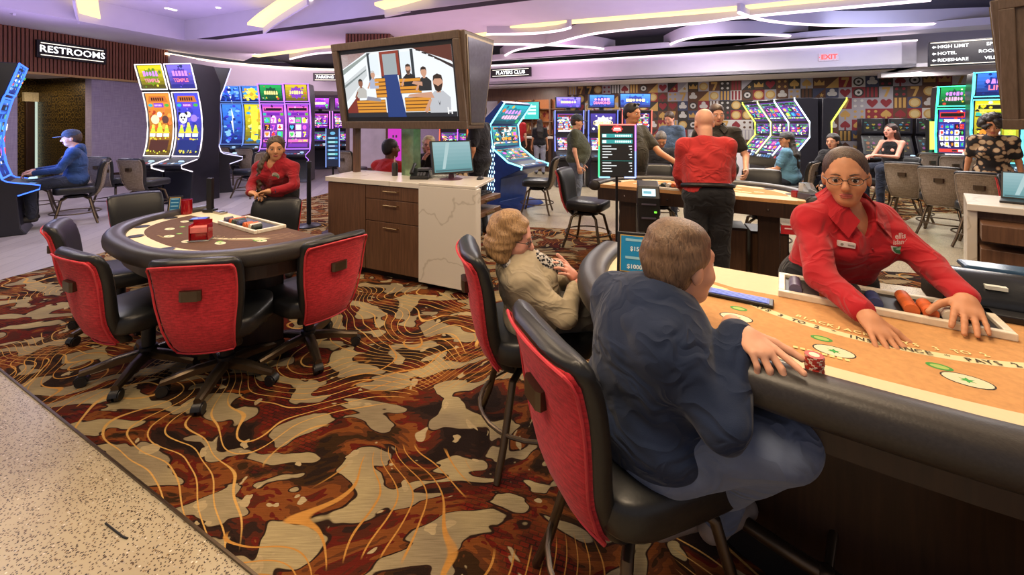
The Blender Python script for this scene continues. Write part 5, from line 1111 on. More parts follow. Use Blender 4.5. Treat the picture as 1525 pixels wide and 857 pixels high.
# ================================================================ things on the foreground table
def on2(x, y): return pz(x, y, TH2)
easel('limit_sign', 'blue table limit sign on the foreground table behind the man in navy', on2(945, 411)+Vector((0, 0, .002)), -.35, .14, .17, [None, '$15', None, '$1000'], '#1a86c0')
tb = thing('tablet', 'long dark tablet with blue screen on the foreground table', 'tablet', on2(1100, 446)+Vector((0, 0, .003)), math.atan2(-.547, .837)-.0); MB().box((-.105, -.032, 0), (.105, .032, .01)).build('case', PLASTIC, tb, .003, False)
pr = Print(lambda u, v, e: Vector((u, v, .011+e))); pr.rect(-.092, -.025, .092, .025, '#3a4a9a'); pr.layer(3)
for k in range(4): pr.rect(-.085, -.02+k*.011, .085, -.014+k*.011, '#7080c8')
pr.build('picture', SCREEN, tb)
chipstack('chip_stack', 'tall stack of red chips on the foreground table edge', on2(1213, 571)+Vector((0, 0, .002)), 20, '#a83226', '#e0c8b0')
for k, (x, y, n, col, ed, lab) in enumerate([(1180, 556, 3, '#d8d4c8', '#3a3a3a', 'low stack of white chips nearest the red chip stack'), (1165, 550, 4, '#20402c', '#d0d8d0', 'green chips under the pointing hand, beside the white chips'), (1150, 548, 2, '#20402c', '#d0d8d0', 'pair of green chips at the table rail by the man in navy'), (1138, 541, 2, '#22242a', '#d8d8d8', 'two black chips by the rail nearest the navy sleeve')]):
    chipstack('chip_stack', lab, on2(x, y)+Vector((0, 0, .002)), n, col, ed)
# card shuffler at the dealer's left hand
sf = thing('card_shuffler', 'black curved card shuffler with a green light at the foreground table', 'shuffler', tw(T2C, NT_P, -.40, -.13, TH2-.0), math.atan2(.547, -.837)+PI)
prf = [(-.14, -.05), (.16, -.05), (.16, .045), (.10, .085), (.0, .105), (-.08, .09), (-.14, .04)]
MB().rings([[(sx*.15, y, z) for y, z in prf] for sx in (-1, 1)]).build('housing', mat('shuffler_black', c('#23262a'), .22, .1, .1, 30), sf, .015, True)
MB().box((-.12, -.20, -.0), (.12, -.135, .022)).build('card_slot', PLASTIC, sf, .004, False); pr = Print(lambda u, v, e: Vector((u, -.06-v, .094+e)))
MB().cbox((-.02, -.10, .078), (.05, .02, .012)).build('label_plate', mat('label_white', c('#cfd4cc'), .6), sf, 0, False); MB().cbox((.09, -.105, .08), (.02, .02, .012)).build('status_light', glow('#40ff60', 2.0), sf, 0, False)
MB().box((-.06, .02, .09), (.13, .12, .11)).build('blue_lid', mat('steel_blue', c('#34506a'), .2, .3), sf, .01, False)
ch = thing('card_shoe', 'flat black card tray under the dealer hand at the right', 'card tray', tw(T2C, NT_P, -.50, .09, TH2+.002), math.atan2(.547, -.837)+PI); MB().box((-.07, -.05, 0), (.07, .05, .012)).build('tray', PLASTIC, ch, .003, False); MB().box((-.045, -.03, .012), (.045, .035, .018)).build('cards', mat('card_white', c('#d8d8d8'), .5), ch, .001, False)
FRP = [(.62, .20), (.50, .34), (.36, .42), (.10, .49), (-.15, .49), (-.40, .41), (-.60, .22)]
rt = thing('foot_rail_assembly', 'bronze foot rail running round the base of the foreground table', 'foot rail', (T2C[0], T2C[1], .006), math.atan2(-NT_P[0], NT_P[1]))
MB().tube(smooth_path([(x, y, .19) for x, y in FRP], 5), .022, 10).build('rail_tube', BRONZE, rt)
for x, y in ((.50, .34), (.10, .49), (-.40, .41)): MB().cyl((x, y, .19), (x*.72, y*.74, .25), .012).ball((x, y, .19), .028).build('bracket', BRONZE, rt)
# ================================================================ things at the middle table
bv = thing('bill_validator', 'black banknote machine with a small lit screen at the middle table', 'device', (1.215, 3.72, .55), -.25)
MB().rings([[(x, y, 0) for x, y in ((-.085, -.09), (.085, -.09), (.085, .09), (-.085, .09))], [(x, y, .30) for x, y in ((-.095, -.11), (.095, -.11), (.095, .10), (-.095, .10))], [(x, y, z) for x, y, z in ((-.09, -.06, .40), (.09, -.06, .40), (.09, .10, .43), (-.09, .10, .43))]]).build('housing', PLASTIC, bv, .008, False)
pr = Print(lambda u, v, e: Vector((u, -.105+v*.5-e-.004, .35+v))); pr.rect(-.055, -.028, .055, .028, '#c8e8f0'); pr.layer(3); pr.rect(-.045, -.01, .02, .01, '#5a9aa8'); pr.build('picture', SCREEN, bv)
for z in (.24, .12): MB().box((-.06, -.118, z), (.06, -.10, z+.012)).build('note_slot', BODYG, bv, 0, False)
MB().cbox((.055, -.11, .18), (.02, .02, .012)).build('status_light', glow('#80ff40', 1.4), bv, 0, False)
MB().cyl((0, 0, -.545), (0, 0, .0), .03).build('leg', BLACKM, bv)
for k, (px, w_, z1, lab, vent) in enumerate([(1140, .30, .52, 'brown vented locker under the middle table', True), (1092, .24, .55, 'plain brown locker beside the vented locker', False), (1192, .16, .6, 'narrow brown pedestal box right of the vented locker', False)]):
    p = at(px, 300, 3.78-k*.02); lk = thing('locker', lab, 'locker', (p.x, 3.72+.05*k if k != 2 else 3.45, .006), -.35)
    MB().box((-w_/2, 0, 0), (w_/2, .32, z1)).build('body', DARKWOOD, lk, .004, False); d = MB().box((-w_/2+.015, -.012, .03), (w_/2-.015, 0, z1-.02)).build('door', WALNUT, lk, .003, False)
    if vent:
        for q in range(5): MB().box((.0, -.018, z1-.12-q*.022), (.08, -.012, z1-.11-q*.022)).build('vent_slot', PLASTIC, d, 0, False)
        MB().box((-.09, -.03, z1-.2), (-.075, -.012, z1-.09)).build('handle', BRASS, d, 0, False)
p = at(1176, 343, 3.35); rs = thing('red_notice', 'small red notice plate on the middle table end', 'sign', p, -.35); MB().box((-.06, 0, -.035), (.06, .01, .035)).build('plate', mat('notice_red', c('#b01a22'), .5), rs, 0, False); pr = Print(lambda u, v, e: Vector((u, -.001-e, v))); pr.rect(-.035, .006, .035, .016, '#f0c8c8'); pr.build('lettering', PRINT, rs)
gb = thing('card_dispenser', 'clear and grey card dispenser on the right end of the middle table', 'card holder', pz(1204, 297, TH3)+Vector((0, 0, .002)), .3); MB().box((-.05, -.06, 0), (.05, .06, .05)).build('base', BODYG, gb, .008, False); MB().rings([[(-.05, -.05, .05), (.05, -.05, .05), (.05, .05, .05), (-.05, .05, .05)], [(-.04, .0, .13), (.04, .0, .13), (.04, .05, .13), (-.04, .05, .13)]]).build('hood', ACR, gb, 0, False)
rb = thing('discard_holder', 'little red discard box near the right end of the middle table', 'card holder', pz(1186, 294, TH3)+Vector((0, 0, .002)), .3); MB().box((-.03, -.025, 0), (.03, .025, .05)).build('box', REDGLASS, rb, .003, False); MB().box((-.025, -.02, .05), (.025, .02, .056)).build('lid', REDGLASS, rb, 0, False)
# marble wall panel and magenta lit panel behind the podium
p = at(548, 230, 10.3); mw = thing('wood_pillar', 'square wood-slatted pillar with a pale marble panel behind the hanging screen', 'pillar', (p.x, 10.3, .004))
MB().box((-.55, 0, 0), (.55, .9, 3.71)).build('core', WALNUT, mw, 0, False); MB().box((-.44, -.03, .4), (.44, .0, 2.4)).build('marble_inset', mat('pink_marble', c('#b8a8b0'), .3, 0, .12, 4), mw, 0, False)
sm_ = MB().box((-.025, -.03, 2.45), (.025, 0, 3.71)).mesh('slat', SLATWOOD, False)
for k in range(14): mkobj('slat', sm_, mw).location = (-.52+k*.08, 0, 0)
p = at(588, 230, 9.6); mg = thing('magenta_panel', 'magenta lit wall panel right of the pale marble', 'light panel', (p.x, 9.6, .004)); MB().box((-.16, 0, 0), (.16, .1, 2.4)).build('frame', BODY, mg, 0, False); MB().box((-.15, -.02, .3), (.15, 0, 2.4)).build('diffuser', glow('#d030c0', .9), mg, 0, False)
for s in (0, 1): MB().cbox((-.03+s*.07, -.025, 1.2), (.035, .01, .06)).build('socket_plate', BODYG, mg, 0, False)
p = at(702, 230, 9.0); og = thing('orange_panel', 'orange lit strip panel right of the monitor', 'light panel', (p.x, 9.0, .004)); MB().box((-.12, 0, 0), (.12, .08, 2.2)).build('frame', BODY, og, 0, False); MB().box((-.10, -.02, .5), (.10, 0, 2.2)).build('diffuser', glow('#ff7040', .9), og, 0, False)
# ================================================================ people
def V(*a): return np.array(a, float)
def nrm(v): v = np.asarray(v, float); return v/(np.linalg.norm(v)+1e-9)
def cone(a, b, ra, rb=None, k=.02): return ('c', np.asarray(a, float), np.asarray(b, float), ra, ra if rb is None else rb, k)
def ell(cn, r, R=None, k=.02, sub=False): return ('s' if sub else 'e', np.asarray(cn, float), np.asarray(r, float), R, k)
def sdf_mesh(prims, res, disp=0, seed=0, freq=30):
    lo = np.full(3, 1e9); hi = -lo
    bbs = []
    for p in prims:
        if p[0] == 'c': r = max(p[3], p[4]); a = np.minimum(p[1], p[2])-r; b = np.maximum(p[1], p[2])+r; k = p[5]
        else: r = max(p[2]); a = p[1]-r; b = p[1]+r; k = p[4]
        bbs.append((a-k-2*res-disp, b+k+2*res+disp))
        if p[0] != 's': lo = np.minimum(lo, a-disp); hi = np.maximum(hi, b+disp)
    lo -= 3*res; hi += 3*res; n = np.ceil((hi-lo)/res).astype(int)+1
    ax = [(lo[i]+res*np.arange(n[i])).astype(np.float32) for i in range(3)]
    Fd = np.full(n, .2, np.float32)
    for p, (a, b) in zip(prims, bbs):
        i0 = np.maximum(0, np.floor((a-lo)/res).astype(int)); i1 = np.minimum(n, np.ceil((b-lo)/res).astype(int)+1)
        if (i1 <= i0).any(): continue
        sl = tuple(slice(x, y) for x, y in zip(i0, i1))
        X = ax[0][sl[0]][:, None, None]; Y = ax[1][sl[1]][None, :, None]; Z = ax[2][sl[2]][None, None, :]
        if p[0] == 'c':
            _, A, B, ra, rb, k = p; d = B-A; L2 = float(d @ d)+1e-12
            t = np.clip(((X-A[0])*d[0]+(Y-A[1])*d[1]+(Z-A[2])*d[2])/L2, 0, 1)
            D = np.sqrt((X-A[0]-t*d[0])**2+(Y-A[1]-t*d[1])**2+(Z-A[2]-t*d[2])**2)-(ra+(rb-ra)*t)
        else:
            _, C0, r, R, k = p; x, y, z = X-C0[0], Y-C0[1], Z-C0[2]
            if R is not None: x, y, z = (R[0, 0]*x+R[1, 0]*y+R[2, 0]*z), (R[0, 1]*x+R[1, 1]*y+R[2, 1]*z), (R[0, 2]*x+R[1, 2]*y+R[2, 2]*z)
            k0 = np.sqrt((x/r[0])**2+(y/r[1])**2+(z/r[2])**2)+1e-9; k1 = np.sqrt((x/r[0]**2)**2+(y/r[1]**2)**2+(z/r[2]**2)**2)+1e-9
            D = k0*(k0-1)/k1
        cur = Fd[sl]
        if p[0] == 's':
            h = np.clip(.5-.5*(cur+D)/max(k, 1e-4), 0, 1); Fd[sl] = cur*(1-h)-D*h+k*h*(1-h)
        else:
            h = np.clip(.5+.5*(D-cur)/max(k, 1e-4), 0, 1); Fd[sl] = D*(1-h)+cur*h-k*h*(1-h)
    if disp:
        rg = np.random.RandomState(seed)
        X, Y, Z = ax[0][:, None, None], ax[1][None, :, None], ax[2][None, None, :]; w = 0
        for q in range(5):
            kx, ky, kz = rg.normal(0, freq*.6, 3); kz *= 1.2
            w = w+np.sin(kx*X+ky*Y+kz*Z+rg.uniform(0, 6)+2.0*np.sin(freq*.5*Z+rg.uniform(0, 6)))
        Fd = Fd+w.astype(np.float32)*disp/2.2
    S = Fd < 0
    m = np.zeros(tuple(n-1), np.uint8)
    for dx in (0, 1):
        for dy in (0, 1):
            for dz in (0, 1): m += S[dx:n[0]-1+dx, dy:n[1]-1+dy, dz:n[2]-1+dz]
    act = np.argwhere((m > 0) & (m < 8)); 
    if not len(act): return np.zeros((0, 3)), np.zeros((0, 4), int)
    idx = -np.ones(tuple(n-1), np.int64); idx[tuple(act.T)] = np.arange(len(act))
    corners = np.array([(dx, dy, dz) for dx in (0, 1) for dy in (0, 1) for dz in (0, 1)])
    vals = np.stack([Fd[tuple((act+o).T)] for o in corners], 1)
    acc = np.zeros((len(act), 3)); cnt = np.zeros(len(act))
    for a in range(8):
        for b in range(a+1, 8):
            if abs(corners[a]-corners[b]).sum() != 1: continue
            va, vb = vals[:, a], vals[:, b]; x = (va < 0) != (vb < 0); t = np.where(x, va/(va-vb+1e-12), 0)
            acc[x] += (corners[a]+t[:, None]*(corners[b]-corners[a]))[x]; cnt[x] += 1
    verts = lo+res*(act+acc/cnt[:, None]); faces = []
    for axn in range(3):
        sh = [slice(0, n[i]-(1 if i == axn else 0)) for i in range(3)]; s2 = list(sh); s2[axn] = slice(1, n[axn])
        A = S[tuple(sh)]; B = S[tuple(s2)]; e = np.argwhere(A != B); u, v = (axn+1) % 3, (axn+2) % 3
        ok = (e[:, u] > 0) & (e[:, v] > 0) & (e[:, u] < n[u]-1) & (e[:, v] < n[v]-1); e = e[ok]
        if not len(e): continue
        flip = A[tuple(e.T)]
        q = []
        for du, dv in ((1, 1), (0, 1), (0, 0), (1, 0)):
            g = e.copy(); g[:, u] -= du; g[:, v] -= dv; q.append(idx[tuple(g.T)])
        q = np.stack(q, 1); q[~flip] = q[~flip][:, ::-1]; faces.append(q)
    return verts, np.concatenate(faces)
def np_mesh(name, parts, m, tf=None):
    vs = []; fs = []; o = 0
    for v, f in parts: vs.append(v); fs.append(f+o); o += len(v)
    v = np.concatenate(vs); f = np.concatenate(fs)
    me = bpy.data.meshes.new(name); me.vertices.add(len(v)); me.vertices.foreach_set('co', v.astype(np.float32).ravel())
    me.loops.add(len(f)*4); me.loops.foreach_set('vertex_index', f.astype(np.int32).ravel()); me.polygons.add(len(f)); me.polygons.foreach_set('loop_start', np.arange(0, len(f)*4, 4, dtype=np.int32))
    me.update(calc_edges=True); me.validate(); me.materials.append(m); me.shade_smooth(); return me
def Rmat(yaw=0, pitch=0, roll=0): return np.array((Matrix.Rotation(yaw, 3, 'Z') @ Matrix.Rotation(pitch, 3, 'X') @ Matrix.Rotation(roll, 3, 'Y')))
def hand_prims(w, d, n, side, curl=(.35, .35, .3), spread=.10, s=1.0, thumb=.6):
    d = nrm(d); n = nrm(n-np.dot(n, d)*d); ac = np.cross(d, n)*side       # towards the thumb side
    P = [ell(w+d*.045*s, V(.037, .048, .016)*s, np.stack([ac, d, n], 1), .012), cone(w-d*.03*s, w+d*.02*s, .027*s, .026*s, .02)]
    for i, (o, L) in enumerate(((.030, .072), (.010, .080), (-.011, .074), (-.031, .058))):
        b = w+d*(.082-.006*abs(i-1.2))*s+ac*o*s; a = spread*(1.4-i)*.6; dr = nrm(d*math.cos(a)+ac*math.sin(a)); r = .0092*s if i < 3 else .0078*s; P.append(cone(b-dr*.03*s, b, r*1.05, r, .006)); ang = 0
        cu = curl[i] if isinstance(curl[0], (tuple, list)) else curl
        for q, fr in enumerate((.46, .30, .24)):
            ang += cu[q]; dd = dr*math.cos(ang)+n*math.sin(ang); e = b+dd*L*fr*s; P.append(cone(b, e, r, r*.92, .003)); b = e; r *= .92
    b = w+d*.022*s+ac*.026*s; dd = nrm(ac*.75+d*.65+n*.35*thumb)
    for L, r in ((.040, .0125), (.032, .0105), (.026, .009)): e = b+dd*L*s; P.append(cone(b, e, r*s, r*.92*s, .005)); b = e; dd = nrm(dd+d*.35+n*.15*thumb)
    return P
from mathutils.bvhtree import BVHTree
def on_shirt(t, o, d):      # first point of the shirt surface met from outside, with its normal
    me = [ch for ch in t.children if ch.name.startswith('shirt')][0].data
    bv_ = BVHTree.FromPolygons([v.co for v in me.vertices], [tuple(p.vertices) for p in me.polygons])
    h, n, _, _ = bv_.ray_cast(Vector(o)+Vector(d)*.6, -Vector(d)); return np.array(h), np.array(n)
def ik(sh, wr, pole, l1, l2):
    d = wr-sh; L = min(np.linalg.norm(d), (l1+l2)*.995); d = nrm(d); a = (l1*l1-l2*l2+L*L)/(2*L); h = math.sqrt(max(0, l1*l1-a*a)); p = nrm(pole-np.dot(pole, d)*d); return sh+d*a+p*h
SKIN = {k: mat('skin_'+k, c(v), .5, 0, .06, 25, .05, spec=.35) for k, v in dict(fair='#d29c80', tan='#c08662', olive='#bd8862', dark='#6b4430', pink='#d79a86').items()}
def cloth(name, hx, rough=.85, fold=.6):
    if 'cloth_'+name in MATS: return MATS['cloth_'+name]
    t = NT('cloth_'+name); v = t.coord(); col = c(hx)
    wv = t.n('VectorMath', operation='MULTIPLY_ADD', ins={0: t.n('TexNoise', ins={'Vector': v, 'Scale': 5.0, 'Detail': 2}).outputs[1], 1: (.22, .22, .22), 2: v}).outputs[0]
    n1 = t.noise(t.mapping(wv, (1, 1, 1.5), (.5, .4, .2)), 7.5, 1.5, .45, .8); rid = t.math('SUBTRACT', 1.0, t.math('MULTIPLY', t.math('ABSOLUTE', t.math('SUBTRACT', n1, .5)), 5.0))
    rid = t.math('MAXIMUM', rid, 0.0); weave = t.noise(v, 420, 1)
    h = t.math('ADD', rid, t.math('MULTIPLY', weave, .05))
    t.link(t.ramp(t.noise(v, 9, 3), [(.3, tuple(x*.86 for x in col[:3])+(1,)), (.7, tuple(min(1, x*1.1) for x in col[:3])+(1,))]), t.b.inputs['Base Color'])
    t.b.inputs['Roughness'].default_value = rough; t.b.inputs['Specular IOR Level'].default_value = .25; t.b.inputs['Sheen Weight'].default_value = .12
    t.bump(h, fold, .012); MATS['cloth_'+name] = t.m; return t.m
def hairm(name, a, b):
    if 'hair_'+name in MATS: return MATS['hair_'+name]
    t = NT('hair_'+name); v = t.coord(); w = t.mapping(v, (90, 90, 16)); n = t.noise(w, 1.6, 3, .6, .8); t.link(t.ramp(n, [(.3, c(a)), (.7, c(b))]), t.b.inputs['Base Color']); t.b.inputs['Roughness'].default_value = .5; t.bump(n, .6, .006); MATS['hair_'+name] = t.m; return t.m
EYEW = mat('eye_white', c('#dcd6d0'), .3, 0, .02); IRIS = mat('eye_dark', c('#1d120c'), .2); LIPS = mat('lip_skin', c('#a8584e'), .45, 0, .05)
TALLY = []
def person(label, pos, face, Ht=1.72, pose='stand', seat=.5, J=None, JW=None, head=(0, 0, 0), shirt=('grey', '#777777', 'short'), pants=('jeans', '#2a3040'), shoes='#26221f', skin='fair', hair=('short', 'brown', '#2a1c12', '#4a3220'), cap=None,
           fem=False, bulk=1.0, lean=0.0, res=.013, faceit=True, hands=None, tuck=False, glasses=False, neckline=None, collar=False, hs=1.0, arms=None, disp=.004, legs=True, cat='person', extra=None, shirt_mat=None):
    s = Ht/1.72; rz = math.atan2(face[1], face[0])-PI/2; base = np.array([pos[0], pos[1], 0.006]); Rw = np.array(rotz(rz)); loc_ = lambda w: (np.asarray(w, float)-base) @ Rw
    t = thing('person', label, cat, tuple(base), rz)
    if pose == 'stand':
        K = dict(pelvis=V(0, 0, .95), chest=V(0, .0, 1.26), neck=V(0, -.015, 1.45), head=V(0, .012, 1.595))
        for sd, sn in ((1, 'R'), (-1, 'L')):
            K.update({'sh'+sn: V(sd*.175, -.01, 1.385), 'wr'+sn: V(sd*.25, .06, .86), 'hip'+sn: V(sd*.09, 0, .92), 'kn'+sn: V(sd*.105, .02, .50), 'an'+sn: V(sd*.11, -.03, .085), 'pole'+sn: V(sd*.4, -1, -.1)})
    else:
        h_ = seat/s; K = dict(pelvis=V(0, 0, h_+.09), chest=V(0, .0, h_+.38), neck=V(0, .02, h_+.575), head=V(0, .045, h_+.715))
        for sd, sn in ((1, 'R'), (-1, 'L')):
            K.update({'sh'+sn: V(sd*.175, .01, h_+.51), 'wr'+sn: V(sd*.14, .34, h_+.20), 'hip'+sn: V(sd*.09, .03, h_+.08), 'kn'+sn: V(sd*.13, .44, h_+.07), 'an'+sn: V(sd*.12, .42, .18/s), 'pole'+sn: V(sd*.6, -.5, -.8)})
    if fem:
        for sn, sd in (('R', 1), ('L', -1)): K['sh'+sn] = K['sh'+sn]*V(.90, 1, 1)
    if lean:
        pv = K['pelvis'].copy(); Rl = Rmat(0, -lean)
        for k in ('chest', 'neck', 'head', 'shR', 'shL', 'wrR', 'wrL'): K[k] = pv+Rl @ (K[k]-pv)
    if J:
        for k, v in J.items(): K[k] = V(*v)
    for k in K:
        if not k.startswith('pole'): K[k] = K[k]*s
    if JW:
        for k, v in JW.items(): K[k] = loc_(v)
    for sn in 'RL':
        if 'el'+sn not in K: K['el'+sn] = ik(K['sh'+sn], K['wr'+sn], K['pole'+sn], .285*s, .255*s)
    up = nrm(K['neck']-K['pelvis']); rt = nrm(K['shR']-K['shL']); fw = nrm(np.cross(up, rt)); rt = np.cross(fw, up); RT = np.stack([rt, fw, up], 1); b = bulk; cm_ = (K['chest'])
    mid = (K['pelvis']+K['chest'])/2
    hR = Rmat(*head); hc = K['head']; hs_ = hs*s**.5
    def hp(x, y, z): return hc+hR @ (V(x, y, z)*hs_)
    def torso(i, kk=.05):
        P = [ell(cm_, V(.158*b+i, .112*b+i, .185+i*.5)*s, RT, kk), ell(mid, V(.138*b+i, .108*b+i, .17)*s, RT, kk), ell(K['pelvis'], V(.160*b+i, .118*b+i, .125+i)*s, RT, kk)]
        for sn in 'RL': P.append(cone(K['neck']-up*.05*s, K['sh'+sn], .058*s+i, .050*s*b**.5+i, .05))
        if fem:
            for sd in (1, -1): P.append(ell(cm_+(rt*sd*.065+fw*.085+up*.0)*s, V(.062, .055, .065)*s*1.0+i, RT, .03))
        elif b > 1.1: P.append(ell(mid+fw*.05*s*b, V(.13, .12, .15)*s*b+i*1.6, RT, .06))
        return P
    def arm(sn, i, upto=1.0):
        A, B, C0 = K['sh'+sn], K['el'+sn], K['wr'+sn]; f_ = .9 if fem else 1.0
        P = [cone(A, A+(B-A)*min(1, upto*2), .050*s*f_*b**.4+i, (.050+(.040-.050)*min(1, upto*2))*s*f_+i, .045)]
        if upto > .5: u_ = (upto-.5)*2; P.append(cone(B, B+(C0-B)*u_, .040*s*f_+i, (.040-.012*u_)*s*f_+i, .015))
        return P
    def leg(sn, i): return [cone(K['hip'+sn], K['kn'+sn], .088*s*b**.6+i, .060*s+i, .03), cone(K['kn'+sn], K['an'+sn], .058*s+i, .042*s+i, .03)]
    def head_prims():
        P = [cone(K['neck']-up*.06*s, hp(0, -.02, -.07), .054*s*(.88 if fem else 1), .053*hs_*(.88 if fem else 1), .02),
             ell(hp(0, -.012, .035), V(.074, .094, .088)*hs_, hR, .02), ell(hp(0, .022, -.02), V(.060 if fem else .064, .068, .090)*hs_, hR, .025), ell(hp(0, .047, -.086), V(.030 if fem else .044, .036, .030)*hs_, hR, .03),
             cone(hp(0, .088, .012), hp(0, .108, -.026), .008*hs_, .0125*hs_, .012), ell(hp(0, .100, -.033), V(.017, .011, .009)*hs_, hR, .008), cone(hp(-.035, .074 if fem else .076, .026), hp(.035, .074 if fem else .076, .026), (.007 if fem else .010)*hs_, None, .02)]
        for sd in (1, -1):
            P += [ell(hp(sd*.074, -.004, -.012), V(.010, .020, .031)*hs_, hR, .006), ell(hp(sd*.045, .056, -.030), V(.018, .018, .018)*(.85 if fem else 1.1)*hs_, hR, .03), ell(hp(sd*.031, .096, .003), V(.019, .014, .012)*hs_, hR, .012, True)]
        for sd in (1, -1): P += [ell(hp(sd*.031, .0775, .0100), V(.0165, .0105, .0055)*hs_, hR, .004), ell(hp(sd*.031, .0765, -.0085), V(.0155, .0095, .004)*hs_, hR, .004)]
        return P
    sleeve = shirt[2]; upto = dict(long=.97, short=.33, tank=0)[sleeve]
    # body: one continuous skin surface under the clothes
    BP = torso(-.022)
    for sn in 'RL': BP += arm(sn, -.004 if upto < .9 else -.012)+(leg(sn, -.02) if legs else [])
    BP += head_prims()
    parts = [sdf_mesh(BP, max(res*.8, .0065))]
    H_ = dict(R=None, L=None); H_.update(hands or {})
    for sn, sd in (('R', 1), ('L', -1)):
        fd = nrm(K['wr'+sn]-K['el'+sn]); spec = H_[sn]
        if spec == 'none': continue
        if spec is None: spec = (fd, nrm(-rt*sd if pose == 'stand' else V(0, 0, -1)), (.45, .5, .4), .08)
        d_, n_, cu, sp = spec[:4]
        parts.append(sdf_mesh(hand_prims(K['wr'+sn]+nrm(d_)*.01, V(*d_), V(*n_), sd, cu, sp, s**.5), .0045 if res < .011 else .006))
    mkobj('body', np_mesh('body', parts, SKIN[skin]), t)
    # clothes
    sm = shirt_mat or cloth(shirt[0], shirt[1])
    if sleeve != 'none':
        SP = torso(.010); 
        for sn in 'RL':
            if upto: SP += arm(sn, .012 if upto > .9 else .020, upto)
        if upto == 0: SP = SP[:3]
        if tuck: SP.append(ell(K['pelvis']-up*.40*s, V(.45, .45, .46)*s, RT, .01, True))
        else: SP.append(ell(K['pelvis']+up*.03*s, V(.168*b+.012, .126*b+.012, .09)*s, RT, .04))
        if neckline:
            SP.append(ell(K['neck']+(up*.0+fw*.075)*s, V(.045, .07, .12)*s*neckline, RT, .008, True))
        SP.append(ell(K['neck']+up*.055*s, V(.058, .062, .06)*s, RT, .006, True))
        mkobj('shirt', np_mesh('shirt', [sdf_mesh(SP, res, disp, hash(label) % 1000 if False else len(label), 34)], sm), t)
    if collar:
        cw = MB()
        for sd in (1, -1):
            def rp(x, y, z): return tuple(K['neck']+(rt*x*sd*1.12+fw*(y*1.18+.008)+up*(z+.012))*s)
            top = [rp(0, -.068, .045), rp(.045, -.055, .045), rp(.066, -.01, .035), rp(.058, .045, .012), rp(.030, .085, -.03)]
            bot = [rp(0, -.085, -.005), rp(.06, -.075, -.005), rp(.092, -.01, -.012), rp(.105, .055, -.035), rp(.075, .105, -.085)]
            n_ = len(top); o = len(cw.v); th = [tuple(np.array(p)+fw*.006+up*.004) for p in top]; bh = [tuple(np.array(p)+(np.array(p)-K['neck'])*.06) for p in bot]
            for k in range(n_-1): cw.add([top[k], top[k+1], bot[k+1], bot[k], th[k], th[k+1], bh[k+1], bh[k]], [(0, 1, 2, 3), (7, 6, 5, 4), (0, 4, 5, 1), (3, 2, 6, 7), (1, 5, 6, 2), (0, 3, 7, 4)])
        cw.build('collar', sm, t, .003)
    if legs:
        pm = cloth(pants[0], pants[1]); PP = [ell(K['pelvis']-up*.01*s, V(.168*b, .124*b, .13 if tuck else .12)*s, RT, .04)]
        if tuck: PP.append(ell(K['pelvis']+up*.04*s, V(.150*b+.008, .112*b+.012, .09)*s, RT, .03))
        for sn in 'RL': PP += leg(sn, .012)
        mkobj('trousers', np_mesh('trousers', [sdf_mesh(PP, res, disp, len(label)+3, 26)], pm), t)
        for sn, sd in (('R', 1), ('L', -1)):
            a = K['an'+sn]; fdir = nrm(V(sd*.12, 1, 0)); z_ = -.055*s
            SH = [cone(a+V(0, -.03, z_+.012), a+fdir*.14*s+V(0, 0, z_+.008), .036*s, .034*s, .02), cone(a, a+V(0, -.01, z_+.02), .040*s, .038*s, .02), cone(a+fdir*.05*s+V(0, 0, z_+.03), a+fdir*.14*s+V(0, 0, z_+.01), .036*s, .030*s, .02)]
            mkobj('shoe', np_mesh('shoe', [sdf_mesh(SH, min(res, .014))], mat('shoe_'+shoes.strip('#'), c(shoes), .6)), t)
    # face
    if faceit:
        for sd in (1, -1):
            q = hp(sd*.031, .0752, .001); e_ = MB().ball((0, 0, 0), .0125*hs_, 12, 8).build('eye', EYEW, t, loc=tuple(q)); i_ = MB().ball((0, 0, 0), (.0068*hs_, .004*hs_, .0068*hs_), 10, 6).build('iris', IRIS, e_)
            i_.location = tuple(hR @ V(0.0, .0102, -.0015)*hs_); i_.rotation_euler = Matrix(hR.tolist()).to_euler()
            MB().tube([tuple(hp(sd*x, y, z)) for x, y, z in ((.014, .090, .022), (.030, .089, .028), (.046, .078, .024))], [.0019*hs_, .0022*hs_, .0011*hs_] if fem else [.0026*hs_, .003*hs_, .0015*hs_], 6).build('eyebrow', hairm(hair[1], hair[2], hair[3]) if hair[0] not in ('bald', 'fringe') else mat('brow', c('#7a5a44'), .8), t)
        if fem:
            for sd in (1, -1): MB().tube([tuple(hp(sd*x, y, z)) for x, y, z in ((.016, .0855, .0035), (.024, .0885, .0072), (.033, .0885, .0080), (.043, .083, .0055), (.049, .077, .004))], [.0008*hs_, .0015*hs_, .0017*hs_, .0015*hs_, .0008*hs_], 6).build('eyelashes', mat('lash', c('#15100e'), .6), t)
        lp_ = [ell(hp(0, .088, -.058), V(.024, .010, .0050)*hs_, hR, .003), ell(hp(0, .0865, -.0672), V(.020, .0095, .0062)*hs_, hR, .003)]
        mkobj('lips', np_mesh('lips', [sdf_mesh(lp_, .003)], LIPS), t)
    # hair and headgear
    st = hair[0]
    if st != 'bald':
        hm = hairm(hair[1], hair[2], hair[3]); HP = []
        cut = ell(hp(0, .105, -.022), V(.074, .074, .100)*hs_, hR, .008, True); cut2 = ell(hp(0, .04, -.15), V(.085, .10, .075)*hs_, hR, .01, True)
        ear = [ell(hp(sd*.085, .0, -.03), V(.025, .026, .034)*hs_, hR, .006, True) for sd in (1, -1)]
        if st in ('short', 'crop'): HP = [ell(hp(0, -.016, .040), V(.082, .102, .092)*hs_, hR, .02), ell(hp(0, -.045, -.015), V(.074, .066, .072)*hs_, hR, .03), cut, cut2]+ear
